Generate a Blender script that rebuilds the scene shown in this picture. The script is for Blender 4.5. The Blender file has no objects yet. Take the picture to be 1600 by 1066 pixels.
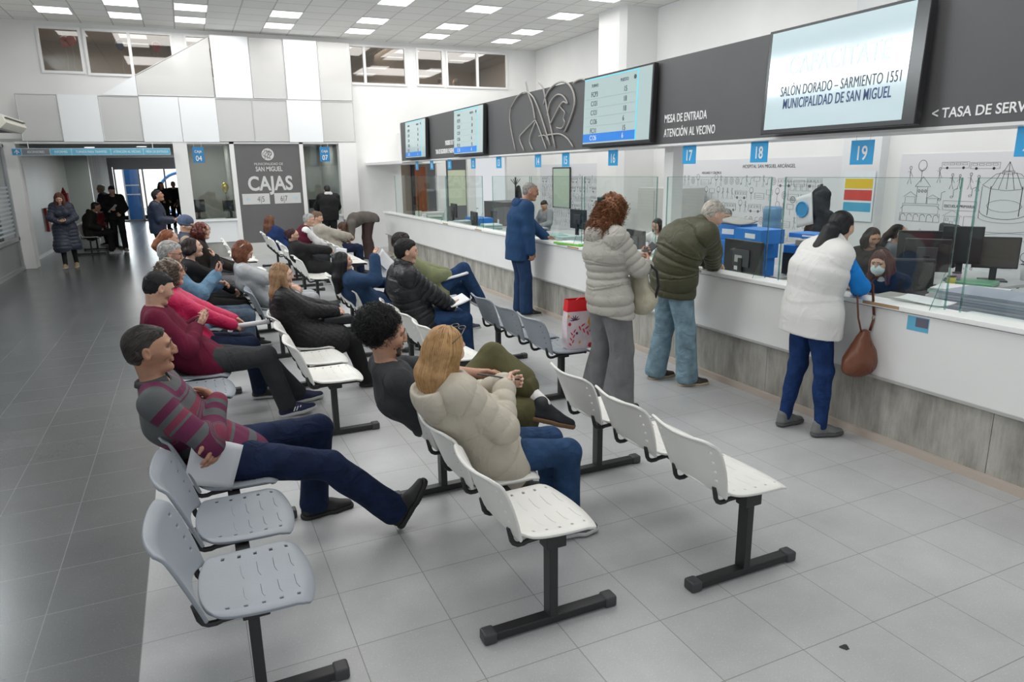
import bpy, bmesh, math, random
import numpy as np
from mathutils import Vector, Matrix
random.seed(7)
C = bpy.context.scene.collection
SC = bpy.context.scene
# ---------------------------------------------------------------- camera
CAMZ = 1.93
YAW, PITCH, ROLL, FPX = math.radians(24.496), math.radians(13.868), math.radians(-0.888), 1082.6
cy, sy, cp, sp, cr, sr = math.cos(YAW), math.sin(YAW), math.cos(PITCH), math.sin(PITCH), math.cos(ROLL), math.sin(ROLL)
Fw = Vector((sy*cp, cy*cp, -sp)); Rt = Vector((cy, -sy, 0)); Up = Rt.cross(Fw)
R2 = Rt*cr + Up*sr; U2 = Up*cr - Rt*sr
cam = bpy.data.cameras.new('camera'); camo = bpy.data.objects.new('camera', cam); C.objects.link(camo)
M = Matrix((R2, U2, -Fw)).transposed().to_4x4(); M.translation = Vector((0, 0, CAMZ))
camo.matrix_world = M
cam.sensor_width = 36.0; cam.sensor_fit = 'HORIZONTAL'; cam.lens = FPX*36/1600
cam.clip_start = 0.05; cam.clip_end = 200
SC.camera = camo
# ---------------------------------------------------------------- colour management, world
SC.view_settings.view_transform = 'Standard'; SC.view_settings.look = 'None'
SC.view_settings.gamma = 1.0; SC.view_settings.use_curve_mapping = False
SC.view_settings.exposure = 0.27
W = bpy.data.worlds.new('world'); SC.world = W; W.use_nodes = True
WN = W.node_tree.nodes; WL = W.node_tree.links
bg = WN['Background']; bg.inputs['Color'].default_value = (0.93, 0.965, 1.0, 1); bg.inputs['Strength'].default_value = 0.62
def area(name, loc, rot, sx, sy_, power, col=(1, 1, 1)):
    l = bpy.data.lights.new(name, 'AREA'); l.shape = 'RECTANGLE'; l.size = sx; l.size_y = sy_; l.energy = power; l.color = col
    o = bpy.data.objects.new(name, l); o.location = loc; o.rotation_euler = rot; C.objects.link(o); return o
CEIL = 5.08
# lamp light of the ceiling panels, row by row (the panels themselves are built with the ceiling)
for yy, pw in ((17.0, 34), (13.4, 40), (9.7, 44), (6.0, 44), (2.4, 40)):
    for xx in (0.2, 3.4, 6.6):
        area('ceiling_lamp_light', (xx, yy, CEIL-.06), (0, 0, 0), 2.6, 1.6, pw, (1, .985, .96))
# daylight through the high windows of the left wall (outside the picture)
area('high_window_daylight', (-3.75, 9.9, 4.6), (0, math.radians(-72), 0), .8, 6.0, 270, (.95, .98, 1))
# daylight of the street doors at the far end
area('street_daylight', (-1.4, 37.5, 2.2), (math.radians(-90), 0, 0), 3.4, 4.0, 260, (.95, .98, 1))
area('corridor_lamp_light', (-1.8, 25, 2.5), (0, 0, 0), .6, 3.0, 22, (1, .98, .95))
# ================================================================ materials
MATS = {}
def nodes(m): return m.node_tree.nodes, m.node_tree.links
def mat(name, col, rough=.6, metal=0, emit=None, est=1.0, bump=0, bscale=60, alpha=1, spec=.5, var=0, vscale=3, coat=0, stretch=None, sheen=0):
    if name in MATS: return MATS[name]
    m = bpy.data.materials.new(name); m.use_nodes = True; N, L = nodes(m)
    b = N['Principled BSDF']; c = tuple(col)+(1,)
    b.inputs['Base Color'].default_value = c; b.inputs['Roughness'].default_value = rough; b.inputs['Metallic'].default_value = metal
    b.inputs['Specular IOR Level'].default_value = spec; b.inputs['Coat Weight'].default_value = coat
    b.inputs['Sheen Weight'].default_value = sheen
    if emit: b.inputs['Emission Color'].default_value = tuple(emit)+(1,); b.inputs['Emission Strength'].default_value = est
    if bump or var:
        tc = N.new('ShaderNodeTexCoord'); src = tc.outputs['Object']
        if stretch:
            mp = N.new('ShaderNodeMapping'); mp.inputs['Scale'].default_value = stretch; L.new(src, mp.inputs[0]); src = mp.outputs[0]
        if bump:
            n = N.new('ShaderNodeTexNoise'); n.inputs['Scale'].default_value = bscale; n.inputs['Detail'].default_value = 3; L.new(src, n.inputs['Vector'])
            bp = N.new('ShaderNodeBump'); bp.inputs['Strength'].default_value = bump; bp.inputs['Distance'].default_value = .01; L.new(n.outputs[0], bp.inputs['Height']); L.new(bp.outputs[0], b.inputs['Normal'])
        if var:
            n = N.new('ShaderNodeTexNoise'); n.inputs['Scale'].default_value = vscale; n.inputs['Detail'].default_value = 4; L.new(src, n.inputs['Vector'])
            r = N.new('ShaderNodeMapRange'); r.inputs[1].default_value = .3; r.inputs[2].default_value = .7; r.inputs[3].default_value = 1-var; r.inputs[4].default_value = 1+var; L.new(n.outputs[0], r.inputs[0])
            mx = N.new('ShaderNodeVectorMath'); mx.operation = 'SCALE'; mx.inputs[0].default_value = col; L.new(r.outputs[0], mx.inputs['Scale']); L.new(mx.outputs[0], b.inputs['Base Color'])
    MATS[name] = m; return m
def folds(m, sc=7, dist=.02, st=.55, fine=220, fst=.25, zs=.55, ridge=.5):
    if m.get('folds'): return m
    m['folds'] = 1; N, L = nodes(m); b = N['Principled BSDF']
    tc = N.new('ShaderNodeTexCoord'); mp = N.new('ShaderNodeMapping'); mp.inputs['Scale'].default_value = (1, 1, zs); mp.inputs['Rotation'].default_value = (.3, .35, 0); L.new(tc.outputs['Object'], mp.inputs[0])
    n = N.new('ShaderNodeTexNoise'); n.inputs['Scale'].default_value = sc; n.inputs['Detail'].default_value = 2.5; n.inputs['Roughness'].default_value = .5; n.inputs['Distortion'].default_value = 1.1; L.new(mp.outputs[0], n.inputs[0])
    s = N.new('ShaderNodeMath'); s.operation = 'SUBTRACT'; s.inputs[1].default_value = .5; L.new(n.outputs[0], s.inputs[0]); a = N.new('ShaderNodeMath'); a.operation = 'ABSOLUTE'; L.new(s.outputs[0], a.inputs[0])
    q = N.new('ShaderNodeMath'); q.operation = 'POWER'; q.inputs[1].default_value = .8; L.new(a.outputs[0], q.inputs[0])
    p = N.new('ShaderNodeMath'); p.operation = 'MULTIPLY_ADD'; p.inputs[1].default_value = ridge; L.new(q.outputs[0], p.inputs[0]); L.new(n.outputs[0], p.inputs[2])
    b1 = N.new('ShaderNodeBump'); b1.inputs['Strength'].default_value = st; b1.inputs['Distance'].default_value = dist; L.new(p.outputs[0], b1.inputs['Height'])
    f = N.new('ShaderNodeTexNoise'); f.inputs['Scale'].default_value = fine; L.new(tc.outputs['Object'], f.inputs[0])
    b2 = N.new('ShaderNodeBump'); b2.inputs['Strength'].default_value = fst; b2.inputs['Distance'].default_value = .004; L.new(f.outputs[0], b2.inputs['Height']); L.new(b1.outputs[0], b2.inputs['Normal']); L.new(b2.outputs[0], b.inputs['Normal'])
    return m
def cloth(name, col, rough=.85, var=.12, bump=0, bscale=220, sheen=.0): return folds(mat(name, col, rough, var=var, vscale=9, spec=.25, sheen=sheen), 6.5, .05, .5, bscale, .25, .55, .35)
def nylon(name, col, rough=.5): return folds(mat(name, col, rough, var=.05, vscale=6, spec=.35), 12, .022, .42, 60, .12, 1.0, .8)
def jeans(name, col): return folds(mat(name, col, .85, var=.28, vscale=13, spec=.2), 9, .04, .5, 300, .3, 1.3, .5)
def hairmat(name, col, hi=None):
    if name in MATS: return MATS[name]
    m = bpy.data.materials.new(name); m.use_nodes = True; N, L = nodes(m); b = N['Principled BSDF']
    b.inputs['Roughness'].default_value = .42; b.inputs['Specular IOR Level'].default_value = .35
    hi = hi or tuple(min(1, c*1.9+.01) for c in col)
    at = N.new('ShaderNodeAttribute'); at.attribute_name = 'rnd'
    tc = N.new('ShaderNodeTexCoord'); n = N.new('ShaderNodeTexNoise'); n.inputs['Scale'].default_value = 45; L.new(tc.outputs['Object'], n.inputs['Vector'])
    ad = N.new('ShaderNodeMath'); ad.operation = 'ADD'; L.new(at.outputs['Fac'], ad.inputs[0]); L.new(n.outputs[0], ad.inputs[1])
    r = N.new('ShaderNodeMapRange'); r.inputs[1].default_value = .45; r.inputs[2].default_value = 1.35; L.new(ad.outputs[0], r.inputs[0])
    mx = N.new('ShaderNodeMix'); mx.data_type = 'RGBA'; mx.inputs['A'].default_value = tuple(c*.75 for c in col)+(1,); mx.inputs['B'].default_value = hi+(1,)
    L.new(r.outputs[0], mx.inputs['Factor']); L.new(mx.outputs['Result'], b.inputs['Base Color'])
    MATS[name] = m; return m
def glassmat(name='clear_glass', tint=(.90, .97, .95), refl=.10):
    if name in MATS: return MATS[name]
    m = bpy.data.materials.new(name); m.use_nodes = True; N, L = nodes(m); N.remove(N['Principled BSDF'])
    out = N['Material Output']; t = N.new('ShaderNodeBsdfTransparent'); t.inputs[0].default_value = tint+(1,)
    g = N.new('ShaderNodeBsdfGlossy'); g.inputs['Roughness'].default_value = .03; mx = N.new('ShaderNodeMixShader')
    lw = N.new('ShaderNodeLayerWeight'); lw.inputs[0].default_value = .25; mr = N.new('ShaderNodeMapRange'); mr.inputs[3].default_value = refl; mr.inputs[4].default_value = min(1, refl*5+.1)
    L.new(lw.outputs['Facing'], mr.inputs[0]); L.new(mr.outputs[0], mx.inputs[0]); L.new(t.outputs[0], mx.inputs[1]); L.new(g.outputs[0], mx.inputs[2]); L.new(mx.outputs[0], out.inputs[0])
    MATS[name] = m; return m
# ================================================================ objects
def tag(o, label=None, cat=None, group=None, kind=None):
    if label: o['label'] = label
    if cat: o['category'] = cat
    if group: o['group'] = group
    if kind: o['kind'] = kind
    return o
def empty(name, loc=(0, 0, 0), rz=0, label=None, cat=None, group=None):
    o = bpy.data.objects.new(name, None); o.location = loc; o.rotation_euler = (0, 0, rz); o.empty_display_size = .1; C.objects.link(o)
    return tag(o, label, cat, group)
def link(name, me, m=None, parent=None, smooth=False):
    if m is not None:
        for x in (m if isinstance(m, (list, tuple)) else [m]): me.materials.append(x)
    if smooth: me.polygons.foreach_set('use_smooth', [True]*len(me.polygons))
    o = bpy.data.objects.new(name, me); C.objects.link(o)
    if parent: o.parent = parent
    return o
class MB:
    def __init__(s): s.v = []; s.f = []; s.mi = []
    def add(s, v, f, m=0):
        n = len(s.v); s.v += [tuple(p) for p in v]; s.f += [tuple(n+i for i in q) for q in f]; s.mi += [m]*len(f); return s
    def box(s, x0, y0, z0, x1, y1, z1, m=0):
        v = [(x, y, z) for z in (z0, z1) for y in (y0, y1) for x in (x0, x1)]
        return s.add(v, [(0, 2, 3, 1), (4, 5, 7, 6), (0, 1, 5, 4), (2, 6, 7, 3), (0, 4, 6, 2), (1, 3, 7, 5)], m)
    def obox(s, M, sx, sy, sz, m=0):
        v = [M @ Vector((x*sx/2, y*sy/2, z*sz/2)) for z in (-1, 1) for y in (-1, 1) for x in (-1, 1)]
        return s.add(v, [(0, 2, 3, 1), (4, 5, 7, 6), (0, 1, 5, 4), (2, 6, 7, 3), (0, 4, 6, 2), (1, 3, 7, 5)], m)
    def tube(s, pts, r, n=8, m=0, cap=True, flat=1.0):
        pts = [Vector(p) for p in pts]; rs = r if isinstance(r, (list, tuple)) else [r]*len(pts)
        rings = []; up = Vector((0, 0, 1)); prev = None
        for i, p in enumerate(pts):
            d = (pts[min(i+1, len(pts)-1)]-pts[max(i-1, 0)]).normalized()
            if prev is None:
                a = d.cross(up if abs(d.z) < .9 else Vector((1, 0, 0))).normalized()
            else:
                a = (prev-d*prev.dot(d)).normalized()
            prev = a; b = d.cross(a)
            rings.append([p+a*math.cos(2*math.pi*j/n)*rs[i]+b*math.sin(2*math.pi*j/n)*rs[i]*flat for j in range(n)])
        v = [q for rg in rings for q in rg]; f = []
        for i in range(len(pts)-1):
            for j in range(n): f.append((i*n+j, i*n+(j+1) % n, (i+1)*n+(j+1) % n, (i+1)*n+j))
        if cap: f.append(tuple(range(n-1, -1, -1))); f.append(tuple((len(pts)-1)*n+j for j in range(n)))
        return s.add(v, f, m)
    def lathe(s, prof, c=(0, 0, 0), n=20, m=0):
        v = [(c[0]+r*math.cos(2*math.pi*j/n), c[1]+r*math.sin(2*math.pi*j/n), c[2]+z) for r, z in prof for j in range(n)]; f = []
        for i in range(len(prof)-1):
            for j in range(n): f.append((i*n+j, i*n+(j+1) % n, (i+1)*n+(j+1) % n, (i+1)*n+j))
        f.append(tuple(range(n-1, -1, -1))); f.append(tuple((len(prof)-1)*n+j for j in range(n)))
        return s.add(v, f, m)
    def prism(s, pts, ax, a, b, m=0):       # polygon pts (u,v) extruded along axis ax between a and b
        def P(u, v, w): return (w, u, v) if ax == 0 else ((u, w, v) if ax == 1 else (u, v, w))
        n = len(pts); v = [P(u, w, a) for u, w in pts]+[P(u, w, b) for u, w in pts]
        return s.add(v, [tuple(range(n-1, -1, -1)), tuple(range(n, 2*n))]+[(i, (i+1) % n, n+(i+1) % n, n+i) for i in range(n)], m)
    def build(s, name, m=None, parent=None, smooth=False, bevel=0, seg=2):
        me = bpy.data.meshes.new(name); me.from_pydata(s.v, [], s.f); me.polygons.foreach_set('material_index', s.mi)
        bm = bmesh.new(); bm.from_mesh(me); bmesh.ops.recalc_face_normals(bm, faces=bm.faces)
        bm.to_mesh(me); bm.free(); me.update()
        o = link(name, me, m, parent, smooth)
        if bevel:
            b = o.modifiers.new('bevel', 'BEVEL'); b.width = bevel; b.segments = seg; b.limit_method = 'ANGLE'; b.angle_limit = .6
            if not smooth: me.polygons.foreach_set('use_smooth', [True]*len(me.polygons)); me.update(); w = o.modifiers.new('wn', 'WEIGHTED_NORMAL'); w.keep_sharp = True
        return o
def struct(o, kind='structure'): o['kind'] = kind; return o
def text(name, s, m, parent, loc, size, facing='-y', align='LEFT', sx=1.0, ext=.001, slant=0, bold=0, spacing=1.0):
    cu = bpy.data.curves.new(name, 'FONT'); cu.body = s; cu.size = size; cu.align_x = align; cu.extrude = ext; cu.shear = slant; cu.offset = bold; cu.space_character = spacing
    cu.resolution_u = 4
    tmp = bpy.data.objects.new('tmp_text', cu); C.objects.link(tmp)
    dg = bpy.context.evaluated_depsgraph_get(); dg.update()
    me = bpy.data.meshes.new_from_object(tmp.evaluated_get(dg)); bpy.data.objects.remove(tmp); bpy.data.curves.remove(cu)
    A = {'-y': Matrix(((1, 0, 0), (0, 0, -1), (0, 1, 0))), '-x': Matrix(((0, 0, -1), (-1, 0, 0), (0, 1, 0))), '+x': Matrix(((0, 0, 1), (1, 0, 0), (0, 1, 0))), '+z': Matrix(((1, 0, 0), (0, 1, 0), (0, 0, 1)))}[facing]
    me.transform(Matrix.Translation(Vector(loc)) @ A.to_4x4() @ Matrix.Diagonal((sx, 1, 1, 1)))
    me.materials.clear()
    return link(name, me, m, parent)
def copy_tree(o, parent=None):
    c = o.copy(); C.objects.link(c); c.parent = parent
    for ch in list(o.children): copy_tree(ch, c)
    return c
# ================================================================ signed distance modelling
def V(*a): return np.array(a, dtype=np.float64)
def unit(a): a = np.asarray(a, float); return a/(np.linalg.norm(a)+1e-9)
def cone(a, b, ra, rb, k=.03, n=None, f=1.0, s0=0., s1=1., op='u'): return dict(t='c', a=np.asarray(a, float), b=np.asarray(b, float), ra=ra, rb=rb, k=k, n=None if n is None else unit(n), f=f, s0=s0, s1=s1, op=op)
def ell(c, r, R=None, k=.02, op='u', s=0.): return dict(t='e', a=np.asarray(c, float), r=np.asarray(r, float), R=np.eye(3) if R is None else R, k=k, op=op, s0=s, s1=s)
def pdist(p, P, grow=0):
    if p['t'] == 'c':
        a, ba = p['a'], p['b']-p['a']; L2 = ba@ba+1e-12; w = P-a
        t = np.clip((w@ba)/L2, 0, 1); w = w-t[..., None]*ba
        if p['n'] is not None: w = w-(w@p['n'])[..., None]*p['n']*(1-1/p['f'])
        return np.sqrt((w*w).sum(-1))-(p['ra']+(p['rb']-p['ra'])*t)-grow, t
    q = (P-p['a'])@p['R']; r = p['r']+grow
    k0 = np.sqrt(((q/r)**2).sum(-1)); k1 = np.sqrt(((q/r**2)**2).sum(-1))+1e-9
    return k0*(k0-1)/k1, np.zeros(P.shape[:-1])
def bounds(p):
    if p['t'] == 'c':
        R = max(p['ra'], p['rb'])*max(1, p['f']); return np.minimum(p['a'], p['b'])-R, np.maximum(p['a'], p['b'])+R
    e = np.abs(p['R'])@p['r']; return p['a']-e, p['a']+e
def smin(a, b, k):
    h = np.maximum(k-np.abs(a-b), 0)/k; return np.minimum(a, b)-h*h*k*.25
def sdf_at(prims, P):
    d = np.full(P.shape[0], 9.)
    for p in prims:
        q, _ = pdist(p, P); d = smin(d, q, p['k']) if p['op'] == 'u' else -smin(-d, q, p['k'])
    return d
def sdf_mesh(prims, vox, cuts=()):
    U = [p for p in prims if p['op'] == 'u']
    lo = np.min([bounds(p)[0] for p in U], 0)-vox*3; hi = np.max([bounds(p)[1] for p in U], 0)+vox*3
    n = np.ceil((hi-lo)/vox).astype(int)+1
    ax = [lo[i]+vox*np.arange(n[i]) for i in range(3)]
    F = np.full(n, .3, np.float32)
    for p in prims:
        b0, b1 = bounds(p); m = p['k']*.6+2.5*vox
        i0 = np.clip(np.floor((b0-m-lo)/vox).astype(int), 0, n); i1 = np.clip(np.ceil((b1+m-lo)/vox).astype(int)+1, 0, n)
        if (i1 <= i0).any(): continue
        sl = tuple(slice(i0[i], i1[i]) for i in range(3))
        P = np.stack(np.meshgrid(*[ax[i][sl[i]] for i in range(3)], indexing='ij'), -1).astype(np.float32)
        d, _ = pdist(p, P)
        F[sl] = smin(F[sl], d, p['k']) if p['op'] == 'u' else -smin(-F[sl], d, p['k'])
    for c, nn in cuts:                       # keep the side the normal points away from
        nn = unit(nn)
        d = (ax[0][:, None, None]-c[0])*nn[0]+(ax[1][None, :, None]-c[1])*nn[1]+(ax[2][None, None, :]-c[2])*nn[2]
        F = np.maximum(F, d.astype(np.float32))
    S = F < 0
    c8 = [S[i:n[0]-1+i, j:n[1]-1+j, k:n[2]-1+k] for i in (0, 1) for j in (0, 1) for k in (0, 1)]
    cnt = sum(x.astype(np.int8) for x in c8); act = (cnt > 0) & (cnt < 8)
    I = np.argwhere(act); idx = -np.ones(act.shape, np.int64); idx[act] = np.arange(len(I))
    acc = np.zeros((len(I), 3)); ct = np.zeros(len(I))
    corner = [(i, j, k) for i in (0, 1) for j in (0, 1) for k in (0, 1)]
    val = {c: F[I[:, 0]+c[0], I[:, 1]+c[1], I[:, 2]+c[2]] for c in corner}
    for c in corner:
        for d in range(3):
            if c[d] == 0:
                e = list(c); e[d] = 1; e = tuple(e); a, b = val[c], val[e]; m = (a < 0) != (b < 0)
                t = np.where(m, a/(a-b+1e-12), 0); q = np.tile(np.array(c, float), (len(I), 1)); q[:, d] = t
                acc += q*m[:, None]; ct += m
    Vt = lo+(I+acc/ct[:, None])*vox
    Q = []
    for d in range(3):
        e1, e2 = [(1, 2), (2, 0), (0, 1)][d]
        A = np.moveaxis(S, d, 0); m = A[:-1] != A[1:]; m = np.moveaxis(m, 0, d)
        E = np.argwhere(m); ok = (E[:, e1] > 0) & (E[:, e2] > 0) & (E[:, e1] < n[e1]-1) & (E[:, e2] < n[e2]-1); E = E[ok]
        o1 = np.zeros(3, int); o1[e1] = 1; o2 = np.zeros(3, int); o2[e2] = 1
        q = np.stack([idx[tuple((E-a).T)] for a in (o1+o2, o2, 0*o1, o1)], 1)
        fl = S[tuple(E.T)]; q[~fl] = q[~fl][:, ::-1]; Q.append(q)
    Q = np.concatenate(Q)
    return Vt, Q
def vnormals(V_, Q):
    n = np.cross(V_[Q[:, 2]]-V_[Q[:, 0]], V_[Q[:, 3]]-V_[Q[:, 1]]); N_ = np.zeros_like(V_)
    for i in range(4): np.add.at(N_, Q[:, i], n)
    return N_/(np.linalg.norm(N_, axis=1)[:, None]+1e-12)
def relax(V_, Q, it=1, w=.5):
    for _ in range(it):
        s = np.zeros_like(V_); c = np.zeros(len(V_))
        for i in range(4):
            a, b = Q[:, i], Q[:, (i+1) % 4]; np.add.at(s, a, V_[b]); np.add.at(c, a, 1); np.add.at(s, b, V_[a]); np.add.at(c, b, 1)
        V_ = V_*(1-w)+w*s/np.maximum(c, 1)[:, None]
    return V_
def npmesh(name, V_, Q, attrs=None, smooth=True):
    me = bpy.data.meshes.new(name); me.vertices.add(len(V_)); me.vertices.foreach_set('co', V_.astype(np.float32).ravel())
    k = Q.shape[1]; me.loops.add(Q.size); me.loops.foreach_set('vertex_index', Q.astype(np.int32).ravel()); me.polygons.add(len(Q))
    me.polygons.foreach_set('loop_start', np.arange(0, Q.size, k, dtype=np.int32)); me.polygons.foreach_set('loop_total', np.full(len(Q), k, np.int32))
    me.update(calc_edges=True)
    if smooth: me.polygons.foreach_set('use_smooth', np.ones(len(Q), bool))
    for a, d in (attrs or {}).items():
        at = me.attributes.new(a, 'FLOAT', 'POINT'); at.data.foreach_set('value', d.astype(np.float32))
    return me
def smooth_attr(s, Q, it=5):
    for _ in range(it):
        a = np.zeros(len(s)); c = np.zeros(len(s))
        for i in range(4): x, y = Q[:, i], Q[:, (i+1) % 4]; np.add.at(a, x, s[y]); np.add.at(c, x, 1); np.add.at(a, y, s[x]); np.add.at(c, y, 1)
        s = .4*s+.6*a/np.maximum(c, 1)
    return s
def arc(prims, P):
    best = np.full(len(P), 9.); s = np.zeros(len(P)); w = np.zeros(len(P), int)
    for i, p in enumerate(prims):
        if p['op'] != 'u': continue
        d, t = pdist(p, P); m = d < best; best[m] = d[m]; s[m] = (p['s0']+(p['s1']-p['s0'])*t)[m]; w[m] = i
    return s, w
RG = np.random.RandomState(3)
SND = unit(RG.randn(3)); SINS = [(unit(RG.randn(3)), RG.rand()*6.3) for _ in range(14)]
def snoise(P, f, o=0):
    r = np.zeros(len(P)); W_ = P+.25/f*np.sin(P[:, [1, 2, 0]]*f*1.7+o)
    for i, (d, ph) in enumerate(SINS[:9]): r += np.sin(W_@d*f*2*np.pi*(.6+.12*i)+ph+o*1.3)
    return r/4.
# ================================================================ people
def ik(a, c, l1, l2, hint):
    d = c-a; Ln = np.linalg.norm(d); u = d/(Ln+1e-9); Ln = min(max(Ln, abs(l1-l2)+.02), (l1+l2)*.998)
    x = (l1*l1-l2*l2+Ln*Ln)/(2*Ln); h = math.sqrt(max(l1*l1-x*x, 0)); hp = np.asarray(hint, float)-u*(np.asarray(hint, float)@u)
    return a+u*x+unit(hp)*h, a+u*Ln
def rotz(v, a): c, s = math.cos(a), math.sin(a); return np.array([v[0]*c-v[1]*s, v[0]*s+v[1]*c, v[2]])
def headR(yaw, pitch, roll):
    y, p, r = map(math.radians, (yaw, pitch, roll))
    Rz = np.array([[math.cos(y), -math.sin(y), 0], [math.sin(y), math.cos(y), 0], [0, 0, 1]])
    Ry = np.array([[math.cos(p), 0, math.sin(p)], [0, 1, 0], [-math.sin(p), 0, math.cos(p)]])
    Rx = np.array([[1, 0, 0], [0, math.cos(r), -math.sin(r)], [0, math.sin(r), math.cos(r)]])
    return Rz@Ry@Rx
def hand_prims(Wp, d, n, th, curl=25, sc=1.0, thin=1.0, spread=0.0, point=None):
    d = unit(d); n = unit(n-d*(n@d)); th = unit(th-d*(th@d)-n*(th@n)); out = []; fr = .0088*thin*sc
    out.append(cone(Wp, Wp+d*.03*sc, .021*thin*sc, .019*thin*sc, .02, th, 1.25))
    out.append(cone(Wp+d*.015*sc, Wp+d*.078*sc, .0145*sc, .0125*sc, .012, th, 2.7))
    for i, (o, L) in enumerate(((.031, .068), (.0105, .078), (-.0105, .072), (-.030, .055))):
        b = Wp+(d*(.083-.003*abs(i-1))+th*o)*sc; dd = unit(d+th*o*spread*12); a = math.radians(curl*(.6 if point == i else 1)+3*i)
        if point == i: a = .1
        for j, (f, r) in enumerate(((.45, 1), (.31, .92), (.24, .82))):
            q = dd*math.cos(a)+n*math.sin(a); e = b+q*L*f*sc; out.append(cone(b, e, fr*r, fr*r*.93, .006)); b = e; a += math.radians(curl)*.95
    t0 = Wp+(d*.022+th*.022)*sc; t1 = t0+unit(d*.55+th*.75+n*.25)*.040*sc; t2 = t1+unit(d*.9+th*.25+n*.4)*.032*sc; t3 = t2+unit(d*.95+n*.45)*.024*sc
    out += [cone(t0, t1, .0145*sc, .0115*sc, .014), cone(t1, t2, .0108*thin*sc, .0098*thin*sc, .006), cone(t2, t3, .0096*thin*sc, .0078*thin*sc, .005)]
    return out
def head_prims(HC, R, fem=False, nose=1.0, age=0, jaw=1.0, hs=1.0, detail=True):
    def H(*c): return HC+R@(np.array(c)*hs)
    def E(c, r, k=.015, op='u'): return ell(H(*c), np.array(r)*hs, R, k, op)
    L = R[:, 1]; o = []
    o.append(E((-.012, 0, .030), (.093, .074, .083)))
    o.append(E((.028, 0, .022), (.070, .066, .070), .03))
    o.append(cone(H(.022, 0, -.01), H(.050, 0, -.082), .062*hs, .030*hs*jaw, .03, L, 1.08))
    o.append(cone(H(-.005, 0, -.035), H(.03, 0, -.083), .056*hs, .034*hs, .03, L, 1.12*jaw))
    o.append(E((.077, 0, -.097), (.018, .021*jaw, .017), .025))
    if detail:
        for s in (-1, 1):
            o.append(E((.090, s*.040, .010), (.017, .021, .0135), .014, 's'))
        for s in (-1, 1):
            o.append(E((.0835, s*.026, .034), (.0125 if fem else .015, .024, .0075), .016))
            o.append(E((.066, s*.041, -.022), (.024, .020, .022), .03))
            o.append(E((.0695, s*.0335, .0095), (.0180, .0185, .0150), .005)); o.append(E((.0870, s*.0390, .0090), (.0150, .0165, .0046), .003, 's'))
            o.append(E((.103*1, s*.0105, -.024), (.0095*nose, .0075*nose, .007*nose), .006))
        o.append(cone(H(.087, 0, .028), H(.096+.010*nose, 0, -.004), .0085*hs, .0092*hs*nose, .014))
        o.append(cone(H(.096+.010*nose, 0, -.004), H(.102+.006*nose+.005*(nose-1)*2, 0, -.024), .0088*hs, .0108*hs, .008))
        o.append(E((.0885, 0, -.047), (.009, .020, .012), .015))
        o.append(E((.0930, 0, -.0545), (.0068, .021, .0050), .006)); o.append(E((.0915, 0, -.0635), (.0075, .018, .0060), .006))
        o.append(E((.1025, 0, -.0590), (.006, .023, .0012), .003, 's'))
        for s in (-1, 1):
            Re = R@headR(s*18, -12, 0)
            o.append(ell(H(-.008, s*.080, -.004), np.array((.0190, .0085, .033))*hs, Re, .008))
            o.append(ell(H(-.003, s*.090, .001), np.array((.0105, .0085, .020))*hs, Re, .004, 's'))
            if age: o.append(E((.082, s*.030, -.036), (.012, .006, .018), .012, 's'))
    return o
def face_cut(HC, R, hs=1.0, fringe=0.0, k=.012, wide=1.0):
    return ell(HC+R@(np.array((.112, 0, -.035-fringe))*hs), np.array((.088, .074*wide, .108))*hs, R, k, 's')
def strands(prims, P0, flow, n, steps, step, r, rnd, curl=None, kill=None, grow=0.0):
    P = P0.copy(); path = []; nor = []; h = .004
    alive = np.ones(len(P), bool); cntr = np.zeros(len(P))
    for s in range(steps+1):
        G = np.stack([sdf_at(prims, P+np.eye(3)[i]*h)-sdf_at(prims, P-np.eye(3)[i]*h) for i in range(3)], 1); G /= np.linalg.norm(G, axis=1)[:, None]+1e-9
        D0 = sdf_at(prims, P); P = P-G*np.clip(D0-grow, -.01, .01)[:, None]
        path.append(P.copy()); nor.append(G)
        if kill is not None:
            kd, _ = pdist(kill, P); alive &= kd > .001
        cntr += alive
        F = flow(P); F = F-G*(F*G).sum(1)[:, None]*.9; F /= np.linalg.norm(F, axis=1)[:, None]+1e-9
        if path and s > 0: F = F*.6+.4*last; F /= np.linalg.norm(F, axis=1)[:, None]
        last = F; P = np.where(alive[:, None], P+F*step, P)
    path = np.stack(path, 1); nor = np.stack(nor, 1); ok = cntr > 3; path, nor = path[ok], nor[ok]; N_ = len(path); S_ = steps+1
    T = np.gradient(path, axis=1); T /= np.linalg.norm(T, axis=2)[:, :, None]+1e-9; Bn = np.cross(T, nor); Bn /= np.linalg.norm(Bn, axis=2)[:, :, None]+1e-9
    if curl:
        A, wl = curl; ph = rnd.rand(N_)[:, None]*6.28; th = np.arange(S_)[None]*step/wl*6.28*(1+.3*(rnd.rand(N_)[:, None]-.5))+ph
        path = path+(nor*np.cos(th)[..., None]+Bn*np.sin(th)[..., None])*A
    rad = r*(1-.75*(np.arange(S_)/S_)**3)[None, :]*(.7+.6*rnd.rand(N_)[:, None]); vs = []
    for a in (0, 2.1, 4.2): vs.append(path+(nor*math.cos(a)+Bn*math.sin(a)*1.8)*rad[..., None])
    Vt = np.stack(vs, 2).reshape(-1, 3); b = (np.arange(N_)[:, None]*S_+np.arange(S_-1)[None]).reshape(-1)*3; Q = []
    for j in range(3): Q.append(np.stack([b+j, b+(j+1) % 3, b+3+(j+1) % 3, b+3+j], 1))
    rn = np.repeat(rnd.rand(N_), S_*3)
    return Vt, np.concatenate(Q), rn
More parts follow.
